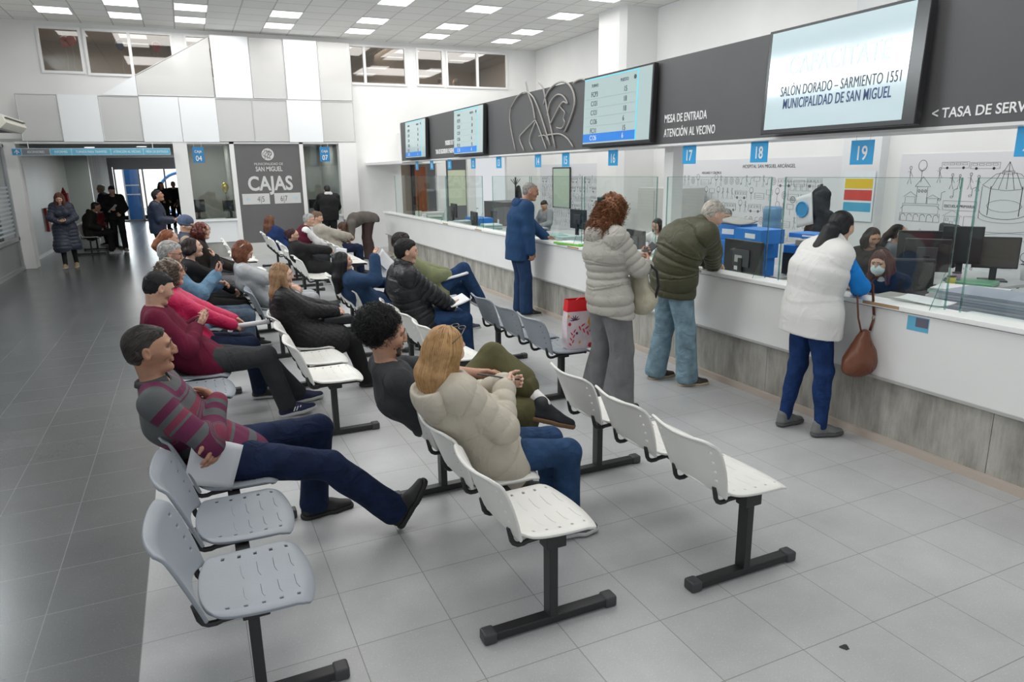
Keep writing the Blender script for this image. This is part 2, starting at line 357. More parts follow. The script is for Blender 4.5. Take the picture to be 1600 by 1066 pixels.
def make_hair(root, HC, R, hs, st, m, down, vox, seed, dn_len=.2, strandN=0, back=None, fringe=0, thick=1.0, name='hair', wide=1.0, r_=.0017, hang_fwd=0.0):
    rnd = np.random.RandomState(seed)
    def H(*c): return HC+R@(np.array(c)*hs)
    U_ = R[:, 2]; Fd = R[:, 0]; Ld = R[:, 1]; g = V(0, 0, -1); pr = []; disp = None; kill = face_cut(HC, R, hs, fringe, .01, wide)
    t = .0085*thick
    nape = (HC+R@np.array((-.05, 0, -.075))*hs, R@np.array((.25, 0, -1.)))
    cuts = []
    if st in ('short', 'thin'):
        pr = [ell(H(-.018, 0, .036), np.array((.090+t, .073+t, .081+t))*hs, R, .02), ell(H(-.036, 0, -.02), np.array((.060+t, .060+t*.5, .056))*hs, R, .03)]
        if fringe < 0 or True: pr.append(ell(H(.032, 0, .080), np.array((.052, .052, .030*thick))*hs, R, .03))
        cuts = [nape]; flow = lambda P: -Fd*.8+g*.7-U_*.0
        side = ell(H(.055, 0, -.055), np.array((.045, .12, .055))*hs, R, .01, 's')
        pr.append(side)
        for s in (-1, 1): pr.append(ell(H(-.006, s*.085, -.012), np.array((.02, .02, .03))*hs, R, .006, 's'))
    elif st == 'afro':
        pr = [ell(H(-.050, 0, .055), np.array((.135, .128, .128))*hs*thick, R, .03)]; cuts = []
        flow = None
    elif st in ('long', 'wavy', 'curlylong', 'bob', 'pony', 'bun', 'halfup'):
        tt = t*(1.5 if st in ('long', 'wavy', 'bob', 'curlylong', 'halfup') else .8)
        pr = [ell(H(-.016, 0, .036), np.array((.090+tt, .074+tt, .081+tt))*hs, R, .03), ell(H(-.045, 0, -.02), np.array((.062+tt, .066+tt, .06))*hs, R, .03)]
        bk = unit(-V(Fd[0], Fd[1], 0)); dd = down if down is not None else unit(g+bk*.12)
        if st in ('long', 'wavy', 'bob', 'curlylong', 'halfup'):
            w = 1.35 if st in ('curlylong', 'halfup') else 1.0
            for s in (-1, -.35, .35, 1):
                a = H(-.045-.012*(1-abs(s)), s*.058, -.01); e = a+dd*dn_len*(.95 if abs(s) == 1 else 1)+Ld*s*.02*w
                mid = (a+e)/2-Fd*.01; pr += [cone(a, mid, .040*w*thick, .038*w*thick, .035), cone(mid, e, .038*w*thick, .018*w, .035)]
            if st != 'halfup':
                for s in (-1, 1):
                    a = H(.012, s*.068, .0); e = a+unit(dd+Fd*(.12+hang_fwd))*dn_len*.85+Ld*s*.018; pr.append(cone(a, e, .026*thick, .016, .03))
        if st == 'pony':
            a = H(-.105, 0, .025); b = a+unit(-Fd*.6+g*1.0)*.06; e = b+dd*dn_len; m_ = (b+e)/2-Fd*.012
            pr += [cone(a, b, .024, .033*thick, .02), cone(b, m_, .033*thick, .040*thick, .02, Ld, 1.3), cone(m_, e, .040*thick, .016, .02, Ld, 1.3)]
            cuts = []
            for s in (-1, 1): pr.append(ell(H(-.004, s*.088, -.010), np.array((.018, .018, .028))*hs, R, .006, 's'))
            pr.append(ell(H(.02, 0, -.10), np.array((.075, .12, .06))*hs, R, .012, 's'))
        if st == 'bun':
            pr.append(ell(H(-.118, 0, .045), np.array((.036, .036, .036))*hs, R, .012))
            for s in (-1, 1): pr.append(ell(H(-.004, s*.088, -.010), np.array((.018, .018, .028))*hs, R, .006, 's'))
            pr.append(ell(H(.0, 0, -.10), np.array((.095, .12, .055))*hs, R, .012, 's'))
        crown = H(.02, 0, .11)
        flow = lambda P: g*.9+(P-crown)*5*(1 if st not in ('pony', 'bun') else 0)-(Fd*.9 if st in ('pony', 'bun') else Fd*.12)
    full = pr+[kill]
    Vt, Q = sdf_mesh(full, vox, cuts); N_ = vnormals(Vt, Q)
    amp, fr = {'short': (.0022, 28), 'thin': (.001, 26), 'afro': (.010, 17), 'curlylong': (.008, 20), 'halfup': (.009, 20), 'wavy': (.004, 15)}.get(st, (.0018, 26))
    Ps = Vt.copy()
    if st in ('long', 'pony', 'bob', 'bun'): Ps[:, 2] *= .15
    Vt = Vt+N_*(snoise(Ps, fr, seed)*amp)[:, None]
    rn = .5+.25*snoise(Ps, fr*1.3, seed+1)
    if strandN:
        # start points: random directions around the scalp
        th = rnd.rand(strandN*3)*2*np.pi; z = 1-rnd.rand(strandN*3)*(1.5 if st not in ('short',) else 1.6)
        if st == 'afro': z = 1-2*rnd.rand(strandN*3)
        q = np.stack([np.sqrt(np.maximum(1-z*z, 0))*np.cos(th), np.sqrt(np.maximum(1-z*z, 0))*np.sin(th), z], 1)
        rr = np.array((.135, .128, .128))*thick if st == 'afro' else np.array((.106, .088, .098))
        P0 = HC+((np.array((-.016, 0, .04)) if st != 'afro' else np.array((-.050, 0, .055)))+q*rr)@R.T*hs
        kd, _ = pdist(kill, P0); sd = sdf_at(full, P0)
        keep = (kd > .004) & (np.abs(sd) < .03)
        P0 = P0[keep][:strandN]
        if st in ('halfup', 'curlylong'):
            nv = len(Vt); pk = rnd.randint(0, nv, strandN*3); B0 = Vt[pk]; n0 = N_[pk]; kd, _ = pdist(kill, B0); kk = (kd > .006); B0, n0 = B0[kk][:strandN*2], n0[kk][:strandN*2]; M_ = len(B0)
            S_ = 20; tt = np.linspace(0, 1, S_)[None, :, None]; ph = rnd.rand(M_)[:, None, None]*6.28; Lc = .045+.04*rnd.rand(M_)[:, None, None]; ra = (.005+.006*rnd.rand(M_)[:, None, None])
            dr = V(0, 0, -1)*.85+n0*.35+rnd.randn(M_, 3)*.15; dr /= np.linalg.norm(dr, axis=1)[:, None]; a = np.cross(dr, n0+.01); a /= np.linalg.norm(a, axis=1)[:, None]; b = np.cross(dr, a)
            w = 6.28*Lc/.026
            path = B0[:, None]+dr[:, None]*Lc*tt+a[:, None]*ra*np.cos(tt*w+ph)+b[:, None]*ra*np.sin(tt*w+ph)-n0[:, None]*.004
            T = np.gradient(path, axis=1); T /= np.linalg.norm(T, axis=2)[..., None]+1e-9; B1 = np.cross(T, dr[:, None]+.01); B1 /= np.linalg.norm(B1, axis=2)[..., None]+1e-9; B2 = np.cross(T, B1)
            v2 = np.stack([path+(B1*math.cos(x)+B2*math.sin(x))*r_ for x in (0, 2.1, 4.2)], 2).reshape(-1, 3); bb = (np.arange(M_)[:, None]*S_+np.arange(S_-1)[None]).reshape(-1)*3
            q2 = np.concatenate([np.stack([bb+j, bb+(j+1) % 3, bb+3+(j+1) % 3, bb+3+j], 1) for j in range(3)]); r2 = np.repeat(rnd.rand(M_), S_*3)
        elif st == 'afro':
            rad = q[keep][:strandN]@R.T; tang = unit(V(.3, .5, .8)); a = np.cross(rad, tang); a /= np.linalg.norm(a, axis=1)[:, None]; b = np.cross(rad, a)
            S_ = 14; tt = np.linspace(0, 1, S_)[None, :, None]; ph = rnd.rand(len(P0))[:, None, None]*6.28; cr_ = .008+.004*rnd.rand(len(P0))[:, None, None]
            path = P0[:, None]+rad[:, None]*(-.012+.028*tt*(.5+rnd.rand(len(P0))[:, None, None]))+a[:, None]*cr_*np.cos(tt*11+ph)+b[:, None]*cr_*np.sin(tt*11+ph)
            T = np.gradient(path, axis=1); T /= np.linalg.norm(T, axis=2)[..., None]; B1 = np.cross(T, rad[:, None]+.01); B1 /= np.linalg.norm(B1, axis=2)[..., None]; B2 = np.cross(T, B1)
            v2 = np.stack([path+(B1*math.cos(x)+B2*math.sin(x))*r_ for x in (0, 2.1, 4.2)], 2).reshape(-1, 3); bb = (np.arange(len(P0))[:, None]*S_+np.arange(S_-1)[None]).reshape(-1)*3
            q2 = np.concatenate([np.stack([bb+j, bb+(j+1) % 3, bb+3+(j+1) % 3, bb+3+j], 1) for j in range(3)]); r2 = np.repeat(rnd.rand(len(P0)), S_*3)
        else:
            Ln = {'short': .036, 'thin': .03, 'pony': dn_len+.2, 'bun': .12}.get(st, dn_len+.16); stp = .009
            v2, q2, r2 = strands(full, P0, flow, len(P0), int(Ln/stp), stp, r_, rnd, curl={'curlylong': (.010, .05), 'halfup': (.011, .045), 'wavy': (.004, .07)}.get(st), kill=kill, grow=.0015)
        Q = np.concatenate([Q, q2+len(Vt)]); Vt = np.concatenate([Vt, v2]); rn = np.concatenate([rn, r2])
    return link(name, npmesh(name, Vt, Q, {'rnd': rn}), m, root)
SKIN = {}
def skin(tone):
    c = {'light': (.60, .36, .26), 'fair': (.66, .42, .32), 'tan': (.40, .21, .135), 'mid': (.50, .28, .19), 'dark': (.24, .12, .08)}[tone]
    n = 'skin_'+tone
    if n in MATS: return MATS[n]
    m = mat(n, c, .48, bump=.12, bscale=160, var=.10, vscale=22, spec=.4); b = m.node_tree.nodes['Principled BSDF']
    b.inputs['Subsurface Weight'].default_value = .12; b.inputs['Subsurface Radius'].default_value = (.01, .004, .002); b.inputs['Subsurface Scale'].default_value = .6
    return m
def disp_layer(prims, Vt, Q, wr=.004, wf=5.0, puff=None, seed=0, quilt=None):
    N_ = vnormals(Vt, Q); s, w = arc(prims, Vt); s = smooth_attr(s, Q, 4); d = snoise(Vt*np.array((1, 1, .8)), wf, seed)*wr*.7+snoise(Vt*np.array((1, 1, .6)), wf*2.2, seed+3)*wr*.35
    if puff:
        per, amp = puff; d = d+amp*(np.sqrt(np.abs(np.sin(np.pi*(s+.002*snoise(Vt, 4, seed))/per)))-.65)
    if quilt:
        per, amp = quilt; u = Vt[:, 2]+Vt[:, 0]*.8+Vt[:, 1]*.6; v = Vt[:, 2]-Vt[:, 0]*.8-Vt[:, 1]*.6
        d = d+amp*(np.minimum(np.sqrt(np.abs(np.sin(np.pi*u/per))), np.sqrt(np.abs(np.sin(np.pi*v/per))))-.6)
    return Vt+N_*d[:, None], s
SEED = [10]
def person(label, loc, rz, sc=1.0, fem=False, bulk=1.0, belly=0.0, vox=.009, tone='light', sit=True, pel=None, lean=0, bend=0, side=0, twist=0,
           neck=(0, 0), head=(0, 0, 0), hL=None, hR=None, eL=(-.4, .6, -.6), eR=(-.4, -.6, -.6), dL=None, dR=None, nL=None, nR=None, curl=(30, 30), point=(None, None),
           aL=None, aR=None, kL=(1, .05, .6), kR=(1, -.05, .6), fL=None, fR=None, top=None, top2=None, bottom=None, shoes=((.02, .02, .02), (.5, .5, .5)), sock=None,
           hair=None, brow=(.05, .03, .02), glasses=None, nose=1.0, age=0, jaw=1.0, group=None, extra=None, hood=None, cat='person', shoe_name='shoe', bare=False, mask=None, beard=None, hs=None):
    SEED[0] += 1; seed = SEED[0]; root = empty('person', (loc[0], loc[1], loc[2] if len(loc) > 2 else 0), math.radians(rz), label, cat, group); J = {'root': root}
    s = sc; P0 = np.array(pel if pel is not None else ((0, 0, .535) if sit else (0, 0, .90*s)), float)
    tw = math.radians(twist)
    def sp(deg, sd=0): a = math.radians(deg); return unit(rotz(V(math.sin(a), math.sin(math.radians(side)), math.cos(a)), tw*.5))
    W1 = P0+sp(lean)*.15*s; C1 = W1+sp(lean+bend*.5)*.19*s; Nb = C1+sp(lean+bend)*.165*s; Nb2 = Nb+rotz(V(neck[0], neck[1], 0), tw)*0
    ud = sp(lean+bend*.8); latp = V(0, 1, 0); lat = rotz(V(0, 1, 0), tw); fw = np.cross(lat, ud)
    shw = (.150 if fem else .175)*s*(.6+.4*bulk); Sc = Nb-ud*.036*s
    S = {1: Sc+lat*shw, -1: Sc-lat*shw}; J['S'] = S
    if len(neck) > 2: shf = neck[2]
    Hip = {1: P0+latp*.088*s, -1: P0-latp*.088*s}
    hsz = hs or (min(s, 1.03)*(.92 if fem else .955)); R = headR(*head); HC = Nb+unit(ud*1.0+rotz(V(.30+neck[0], neck[1], 0), tw))*.150*s+R@V(.012, 0, .018)*s
    J.update(HC=HC, R=R, Nb=Nb, C1=C1, W1=W1, P0=P0, ud=ud, fw=fw, lat=lat)
    # arms
    l1, l2 = .285*s, .255*s; wr = {}; el = {}
    for sg, hd, hint in ((1, hL, eL), (-1, hR, eR)):
        t = np.array(hd if hd is not None else (P0[0]+.22, sg*.16, P0[2]+.12), float); el[sg], wr[sg] = ik(S[sg], t, l1, l2, rotz(np.array(hint, float), tw*.5))
    # legs
    u1, u2 = .42*s, .41*s; kn = {}; an = {}
    for sg, a, hint in ((1, aL, kL), (-1, aR, kR)):
        t = np.array(a if a is not None else ((P0[0]+.43, sg*.11, .095) if sit else (P0[0], sg*.10, .095)), float); kn[sg], an[sg] = ik(Hip[sg], t, u1, u2, hint)
    J.update(el=el, wr=wr, kn=kn, an=an)
    fdir = {}
    for sg, f in ((1, fL), (-1, fR)):
        d = np.array(f, float) if f is not None else V(1, sg*.12, 0); fdir[sg] = unit(d)
    B = bulk; fm = fem
    def torso(off, low=None, hem=0.0, sleeve=True):
        o = []; L_ = lat
        hipw = 1.5 if fm else 1.38; r = lambda x: x*s*B+off
        xh = 0 if (sit or off < 0) else .06
        o.append(cone(P0-sp(lean)*(.02+hem+xh), P0+sp(lean)*.03, r(.112), r(.108), .04, latp, hipw, .50+hem, .45))
        o.append(cone(P0+sp(lean)*.03, W1, r(.108), r(.088 if fm else .100), .04, latp, 1.36, .45, .34))
        o.append(cone(W1, C1, r(.088 if fm else .100), r(.108 if fm else .115), .05, L_, 1.34, .34, .15))
        o.append(cone(C1, Nb-ud*.05*s, r(.108 if fm else .115), r(.075), .05, L_, 1.42, .15, .05))
        o.append(cone(S[1]-ud*.012, S[-1]-ud*.012, .046*s+off, .046*s+off, .05, None, 1, .03, .03))
        o.append(cone(Nb-ud*.01, Nb-ud*.06*s, .050*s+off*.6, .08*s*B+off, .04, L_, 1.5, .0, .04))
        for g_ in (-1, 1): o.append(cone(Nb+ud*.006, S[g_]*.60+Nb*.40, .028*s+off*.6, .036*s+off*.9, .035, None, 1, .02, .04))
        if belly: o.append(ell(W1+fw*.045*s+V(0, 0, -.02), np.array((.12, .14, .12))*belly*s+off, np.stack([fw, lat, ud], 1), .06, s=.36))
        if fm:
            for g_ in (-1, 1): o.append(ell(C1+fw*.085*s+lat*g_*.07*s-ud*.01, np.array((.055, .062, .06))*s*(.7+.3*B)+off*.7, np.stack([fw, lat, ud], 1), .035, s=.16))
        return o
    def arm(sg, off, upto=1.0, cuff=0.0, k=.035):
        a, e, w = S[sg], el[sg], wr[sg]; r1, r2, r3 = (.046, .037, .026) if fm else (.052, .042, .029); bb = .6+.4*B
        o = [cone(a, e, r1*s*bb+off, r2*s*bb+off, k, None, 1, .05, .34)]
        if upto > .5: q = e+(w-e)*min(1, (upto-.5)*2); o.append(cone(e, q, r2*s*bb+off, (r2+(r3-r2)*min(1, (upto-.5)*2))*s+off+cuff, k, None, 1, .34, .60))
        else: q = a+(e-a)*upto*2; o[0] = cone(a, q, r1*s*bb+off, (r1+(r2-r1)*upto*2)*s*bb+off+cuff, k, None, 1, .05, .05+.29*upto*2)
        return o
    def leg(sg, off, upto=1.0, ank=0.0, k=.03):
        h, kx, a = Hip[sg], kn[sg], an[sg]; bb = .55+.45*B; r1, r2, r3 = (.086, .056, .036); d = unit(a-kx); bk = unit(np.cross(np.cross(kx-h, a-kx), d)) if np.linalg.norm(np.cross(kx-h, a-kx)) > 1e-3 else V(-1, 0, 0)
        if bk[0] > 0: bk = -bk
        o = [cone(h, kx, r1*s*bb+off, r2*s*bb+off, k, None, 1, .5, .9), cone(kx, kx+(a-kx)*upto, r2*s*bb+off, r3*s+off+ank, k, None, 1, .9, 1.3)]
        if upto > .5: o.append(ell(kx+(a-kx)*.32+bk*.02, np.array((.040, .038, .11))*s*bb+off, np.stack([bk, unit(np.cross(d, bk)), d], 1), .03, s=1.05))
        return o
    hp = {}
    for i, sg in enumerate((1, -1)):
        d = np.array((dL, dR)[i], float) if (dL, dR)[i] is not None else unit(wr[sg]-el[sg]); n_ = np.array((nL, nR)[i], float) if (nL, nR)[i] is not None else unit(V(0, -sg*.7, -.7)+1e-3)
        th = np.cross(d, n_)*(1 if sg == -1 else -1); hp[sg] = hand_prims(wr[sg], d, n_, th, curl[i], s*(.93 if fm else 1.0), .9 if fm else 1.0, point=point[i]); J[('h', sg)] = (wr[sg], unit(d), unit(n_), unit(th))
    body = head_prims(HC, R, fm, nose, age, jaw, hsz); nh = len(body)
    nk = HC+R@V(-.022, 0, -.055)*hsz; body.append(cone(Nb-ud*.02*s, nk, (.046 if fm else .051)*s, (.044 if fm else .050)*s, .02))
    body += torso(-.012); body.append(cone(Nb-ud*.005, Nb-ud*.06*s, .046*s, .055*s, .03))
    for sg in (1, -1): body += arm(sg, -.004 if not bare else -.001); body += hp[sg]; body += leg(sg, -.008)
    for sg in (1, -1):
        a = an[sg]; d = fdir[sg]; upf = unit(V(0, 0, 1)-d*d[2]); body.append(cone(a-upf*.02, a+d*.12*s-upf*.066*s, .033*s, .020*s, .02))
    nkc = cone(Nb-ud*.02*s, nk, (.046 if fem else .051)*s, (.044 if fem else .050)*s, .02); cutp = Nb+(nk-Nb)*.30; cutn = unit(nk-Nb); hv = max(.0036, vox*.62)
    Va, Qa = sdf_mesh(body[:nh]+[nkc], hv, [(cutp, -cutn)]); Va = relax(Va, Qa, 1, .25)
    far = [p for p in body[nh:]]; Vb, Qb = sdf_mesh(far, vox); Vb = relax(Vb, Qb, 1, .35)
    Vt, Q = np.concatenate([Vb, Va]), np.concatenate([Qb, Qa+len(Vb)]); sk = skin(tone)
    link('body', npmesh('body', Vt, Q), sk, root)
    near = vox < .0075
    def H(*c): return HC+R@(np.array(c)*hsz)
    if vox < .0105:
        em = mat('eye_white', (.36, .33, .31), .25, spec=.5); im = mat('iris_brown', (.045, .022, .012), .1)
        for g_ in (-1, 1):
            mb = MB(); e = H(.0690, g_*.0335, .0092); r = .0168*hsz
            for (cc, rr, ff, mi) in ((e, r, (1, 1, .85), 0), (e+R[:, 0]*r*.60, r*.47, (1, 1, 1), 1)):
                vs = []; fs = []; nn = 10
                for i in range(nn+1):
                    for j in range(nn): a, b = math.pi*i/nn, 2*math.pi*j/nn; vs.append(cc+R@np.array((math.cos(a)*ff[0], math.sin(a)*math.cos(b)*ff[1], math.sin(a)*math.sin(b)*ff[2]))*rr)
                for i in range(nn):
                    for j in range(nn): fs.append((i*nn+j, i*nn+(j+1) % nn, (i+1)*nn+(j+1) % nn, (i+1)*nn+j))
                mb.add(vs, fs, mi)
            mb.build('eye', [em, im], root, smooth=True)
            def onface(y, z, dy=.35):
                p = H(.115, y, z); dr = -unit(R[:, 0]*1.0+R[:, 1]*np.sign(y)*dy)
                p = p-dr*.02
                for _ in range(14): p = p+dr*max(-.01, min(.02, float(sdf_at(body[:nh], p[None])[0])))
                return p
            bm_ = mat('brow_%d' % int(brow[0]*300), brow, .9)
            pts = [onface(g_*(.014+.036*t), .0335+.006*math.sin(math.pi*min(1, t*1.1+.1))-.003*t) for t in (0, .2, .4, .6, .8, 1.0)]
            MB().tube(pts, [.0026*hsz, .0040*hsz, .0040*hsz, .0034*hsz, .0026*hsz, .0012*hsz], 6).build('eyebrow', bm_, root, smooth=True)
            pts = [e+R@V(math.cos(a)*math.cos(b), g_*math.sin(a)*math.cos(b), math.sin(b))*(r*1.09) for a, b in ((-.35, .14), (0, .26), (.4, .29), (.8, .24), (1.15, .10))]
            MB().tube(pts, [.0008, .0013, .0014, .0014, .0008], 5).build('eyelashes', mat('lash_dark', (.02, .015, .012), .8), root, smooth=True)
        lm = mat('lip_'+tone, tuple(c*k for c, k in zip(sk.node_tree.nodes['Principled BSDF'].inputs['Base Color'].default_value[:3], (.85, .58, .58))), .4)
        if not mask:
            lp = [ell(H(.0932, 0, -.0548), np.array((.0074, .0200, .0040))*hsz, R, .003), ell(H(.0920, 0, -.0635), np.array((.0078, .0170, .0052))*hsz, R, .003), ell(H(.1030, 0, -.0592), np.array((.0075, .025, .0013))*hsz, R, .002, 's')]
            a_, b_ = sdf_mesh(lp, .0025 if near else .004); link('lips', npmesh('lips', a_, b_), lm, root)
    # clothes
    cv = vox*1.15
    for tp in ([top] if top else [])+([top2] if top2 else []):
        t = dict(off=.016, sleeve=1.0, hem=.03, wr=.003, wf=5, puff=None, cuff=.004, collar=0, name='sweater', skirt=None, open=0, quilt=None, cr=.062); t.update(tp); o = t['off']
        pr = torso(o, hem=t['hem'])
        if not t['sleeve']:
            for sg in (1, -1): pr.append(cone(S[sg]+lat*sg*.0, el[sg], .052*s+.020, .045*s+.020, .012, None, 1, 0, 1, 's'))
        if t['sleeve']:
            for sg in (1, -1): pr += arm(sg, o*.8+.002, t['sleeve'], t['cuff'])
        if t['skirt']:
            for sg in (1, -1):
                L1, fl = t['skirt']; k1 = Hip[sg]+(kn[sg]-Hip[sg])*min(1, L1); pr.append(cone(Hip[sg], k1, .10*s*B+o, .085*s*B+o+fl, .07, None, 1, .55, .55+.4*min(1, L1)))
                if L1 > 1: k2 = kn[sg]+(an[sg]-kn[sg])*(L1-1); pr.append(cone(k1, k2, .085*s*B+o+fl, .085*s*B+o+fl*1.2, .07, None, 1, .95, .95+.4*(L1-1)))
        if t['collar']:
            h = t['collar']; pr.append(cone(Nb-ud*.035, Nb+(nk-Nb)*.35+unit(nk-Nb)*h*.5, t['cr']*s+o*.5, t['cr']*s*.95+o*.4, .02, None, 1, .02, -.04))
        axn = unit(unit(nk-Nb)-fw*.0); ch = (t['collar'] if t['collar'] else -.018)+t.get('neckup', 0)
        cz_ = t.get('cutz', None if (sit or t['skirt']) else P0[2]-t['hem']-.02)
        Vt, Q = sdf_mesh(pr+[cone(Nb+axn*(ch+.10)+fw*(.030 if not t['collar'] else .02), Nb+axn*(ch+.25)+fw*.06, .092, .14, .006, None, 1, 0, 1, 's')]+([ell((P0[0]-.03, 0, cz_-.16), (.36, .40, .16), None, .012, 's')] if cz_ is not None else []), cv)
        Vt = relax(Vt, Q, 1, .4); Vt, ss = disp_layer(pr, Vt, Q, t['wr'], t['wf'], t['puff'], seed, t['quilt'])
        link(t['name'], npmesh(t['name'], Vt, Q, {'s': ss}), t['m'], root)
    if bottom:
        t = dict(off=.012, ank=.018, upto=1.03, wr=.003, wf=5, name='trousers'); t.update(bottom); o = t['off']; pr = []
        oh = min(o, .012); pr.append(cone(P0-sp(lean)*.01, P0+sp(lean)*.07, .108*s*B+oh, .100*s*B+oh, .04, latp, 1.45 if fm else 1.36, .5, .4))
        if fm or t.get('seat'): 
            for sg in (1, -1): pr.append(ell(P0+latp*sg*.06-V(.05, 0, .03), np.array((.09, .09, .10))*s*(.6+.4*B), None, .05, s=.5))
        for sg in (1, -1): pr += leg(sg, o, t['upto'] if not isinstance(t['upto'], dict) else t['upto'][sg], t['ank'])
        for sg in (1, -1):
            if (t['upto'] if not isinstance(t['upto'], dict) else t['upto'][sg]) > .9: dl = unit(an[sg]-kn[sg]); pr.append(cone(an[sg]+dl*(.10+t.get('drop', .030)), an[sg]+dl*.16, .10, .10, .006, None, 1, 0, 1, 's'))
        Vt, Q = sdf_mesh(pr, cv); Vt = relax(Vt, Q, 1, .4); Vt, ss = disp_layer(pr, Vt, Q, t['wr'], t['wf'], None, seed+5)
        link(t['name'], npmesh(t['name'], Vt, Q, {'s': ss}), t['m'], root)
    if shoes:
        um = mat('shoe_%02d%02d%02d' % tuple(int(c*99) for c in shoes[0]), shoes[0], .6, bump=.2, bscale=120); smt = mat('sole_%02d%02d%02d' % tuple(int(c*99) for c in shoes[1]), shoes[1], .7)
        for sg in (1, -1):
            a = an[sg]; f = fdir[sg]; up = unit(V(0, 0, 1)-f*f[2]); l = np.cross(up, f); k = s*(.94 if fm else 1.02)
            if (a@V(0, 0, 1)) < .2 and abs(f[2]) < .1: pass
            def A(x, y, z): return a+(f*x+l*y+up*z)*k
            base = [cone(A(-.035, 0, -.056), A(.10, 0, -.064), .036*k, .034*k, .02, l, 1.12), cone(A(.10, 0, -.064), A(.175, sg*-.008, -.070), .036*k, .024*k, .02, l, 1.35), cone(A(-.012, 0, -.01), A(.075, 0, -.045), .040*k, .032*k, .02, l, 1.0), cone(A(-.02, 0, .0), A(-.028, 0, -.05), .041*k, .037*k, .02)]
            cutz = A(0, 0, -.072); Vt, Q = sdf_mesh(base, max(.006, vox*.8), [(cutz, -up)])
            sh = link(shoe_name, npmesh(shoe_name, Vt, Q), um, root)
            b2 = [cone(A(-.038, 0, -.080), A(.10, 0, -.080), .040*k, .039*k, .02, l, 1.12), cone(A(.10, 0, -.080), A(.178, sg*-.008, -.080), .040*k, .028*k, .02, l, 1.35)]
            Vt, Q = sdf_mesh(b2, max(.006, vox*.8), [(A(0, 0, -.070), up), (A(0, 0, -.096), -up)])
            link('sole', npmesh('sole', Vt, Q), smt, sh)
            if near or vox < .0085:
                mb = MB()
                for q in (.035, .058, .080): mb.tube([A(q, -.022, -.030-q*.25), A(q+.004, 0, -.012-q*.30), A(q, .022, -.030-q*.25)], .0028, 5)
                mb.build('laces', mat('lace_%d' % int(shoes[0][0]*50+3), tuple(min(1, c*.5+.03) for c in shoes[0]), .9), sh, smooth=True)
            J[('f', sg)] = (a, f, l, up)
    if sock:
        for sg in (1, -1):
            a, k_ = an[sg], kn[sg]; Vt, Q = sdf_mesh([cone(a, a+(k_-a)*.27, .039*s, .042*s, .01)], .007); link('sock', npmesh('sock', Vt, Q), mat('sock_%d' % int(sock[0]*99), sock, .95, bump=.4, bscale=200), root)
    if hair:
        h = dict(st='short', col=(.03, .02, .015), n=0, L=.2, down=None, fringe=0, thick=1.0, wide=1.0, hi=None, r=.0017, hang=0); h.update(hair)
        make_hair(root, HC, R, hsz, h['st'], hairmat('hair_%02d_%02d_%02d' % tuple(int(c*200) for c in h['col']), h['col'], h['hi']), None if h['down'] is None else unit(np.array(h['down'], float)), max(.006, vox*.85), seed, h['L'], h['n'], None, h['fringe'], h['thick'], 'hair', h['wide'], h['r'], h['hang'])
    if hood:
        hd = dict(m=None, r=.085, drop=.0, back=.10); hd.update(hood); bkv = -fw; c0 = Nb+bkv*hd['back']*.75+ud*(.005-hd['drop'])
        pr = [ell(c0, (hd['r']*.62, hd['r']*1.12, hd['r']*.95), np.stack([fw, lat, ud], 1), .04), ell(c0+ud*hd['r']*.75+fw*.02, (hd['r']*.55, hd['r']*.80, hd['r']*.42), np.stack([fw, lat, ud], 1), .03, 's'), cone(Nb+lat*.075+fw*.02, c0+lat*.05, .030, .045, .04), cone(Nb-lat*.075+fw*.02, c0-lat*.05, .030, .045, .04),
              cone(Nb+lat*.07+fw*.04, Nb-lat*.0+fw*.095-ud*.07, .024, .018, .03), cone(Nb-lat*.07+fw*.04, Nb-lat*.0+fw*.095-ud*.07, .024, .018, .03), ell(Nb+ud*.06+fw*.01, (.068, .07, .06), None, .02, 's')]
        Vt, Q = sdf_mesh(pr, cv); Vt = relax(Vt, Q, 1, .4); Vt, ss = disp_layer(pr, Vt, Q, .004, 7, None, seed+9); link('hood', npmesh('hood', Vt, Q, {'s': ss}), hd['m'], root)
    if glasses:
        mb = MB(); gm = mat('spectacle_frame_%d' % int(glasses[0]*99), glasses, .3)
        for g_ in (-1, 1):
            c = (.1005, g_*.032, .010); mb.tube([H(c[0]-.004*abs(math.cos(a))*(.8 if math.cos(a)*g_ > 0 else 0), c[1]+.0235*math.cos(a), c[2]+.0185*math.sin(a)) for a in [2*math.pi*i/16 for i in range(17)]], .0017*hsz, 5)
            mb.tube([H(.096, g_*.056, .014), H(.05, g_*.079, .014), H(-.01, g_*.0835, .012), H(-.03, g_*.08, -.005)], .0018*hsz, 5)
        mb.tube([H(.103, -.010, .014), H(.108, 0, .016), H(.103, .010, .014)], .0018*hsz, 5); mb.build('glasses', gm, root, smooth=True)
    if beard:
        pr = [cone(H(.022, 0, -.02), H(.051, 0, -.084), .0625*hsz, .034*hsz, .03, R[:, 1], 1.09), ell(H(.072, 0, -.096), np.array((.0225, .024, .022))*hsz, R, .02), ell(H(.093, 0, -.044), np.array((.0115, .023, .0055))*hsz, R, .006),
              ell(H(.03, 0, .035), np.array((.12, .12, .062))*hsz, R, .01, 's'), ell(H(.102, 0, -.058), np.array((.024, .020, .011))*hsz, R, .006, 's'), ell(H(-.04, 0, -.03), np.array((.07, .12, .10))*hsz, R, .01, 's')]
        for g_ in (-1, 1): pr.append(ell(H(.085, g_*.036, -.026), np.array((.026, .022, .024))*hsz, R, .01, 's'))
        Vt, Q = sdf_mesh(pr, .005); N_ = vnormals(Vt, Q); Vt = Vt+N_*(snoise(Vt, 60, 2)*.001)[:, None]; link('beard', npmesh('beard', Vt, Q, {'rnd': .5+0*Vt[:, 0]}), hairmat('beard_hair', (.03, .022, .018)), root)
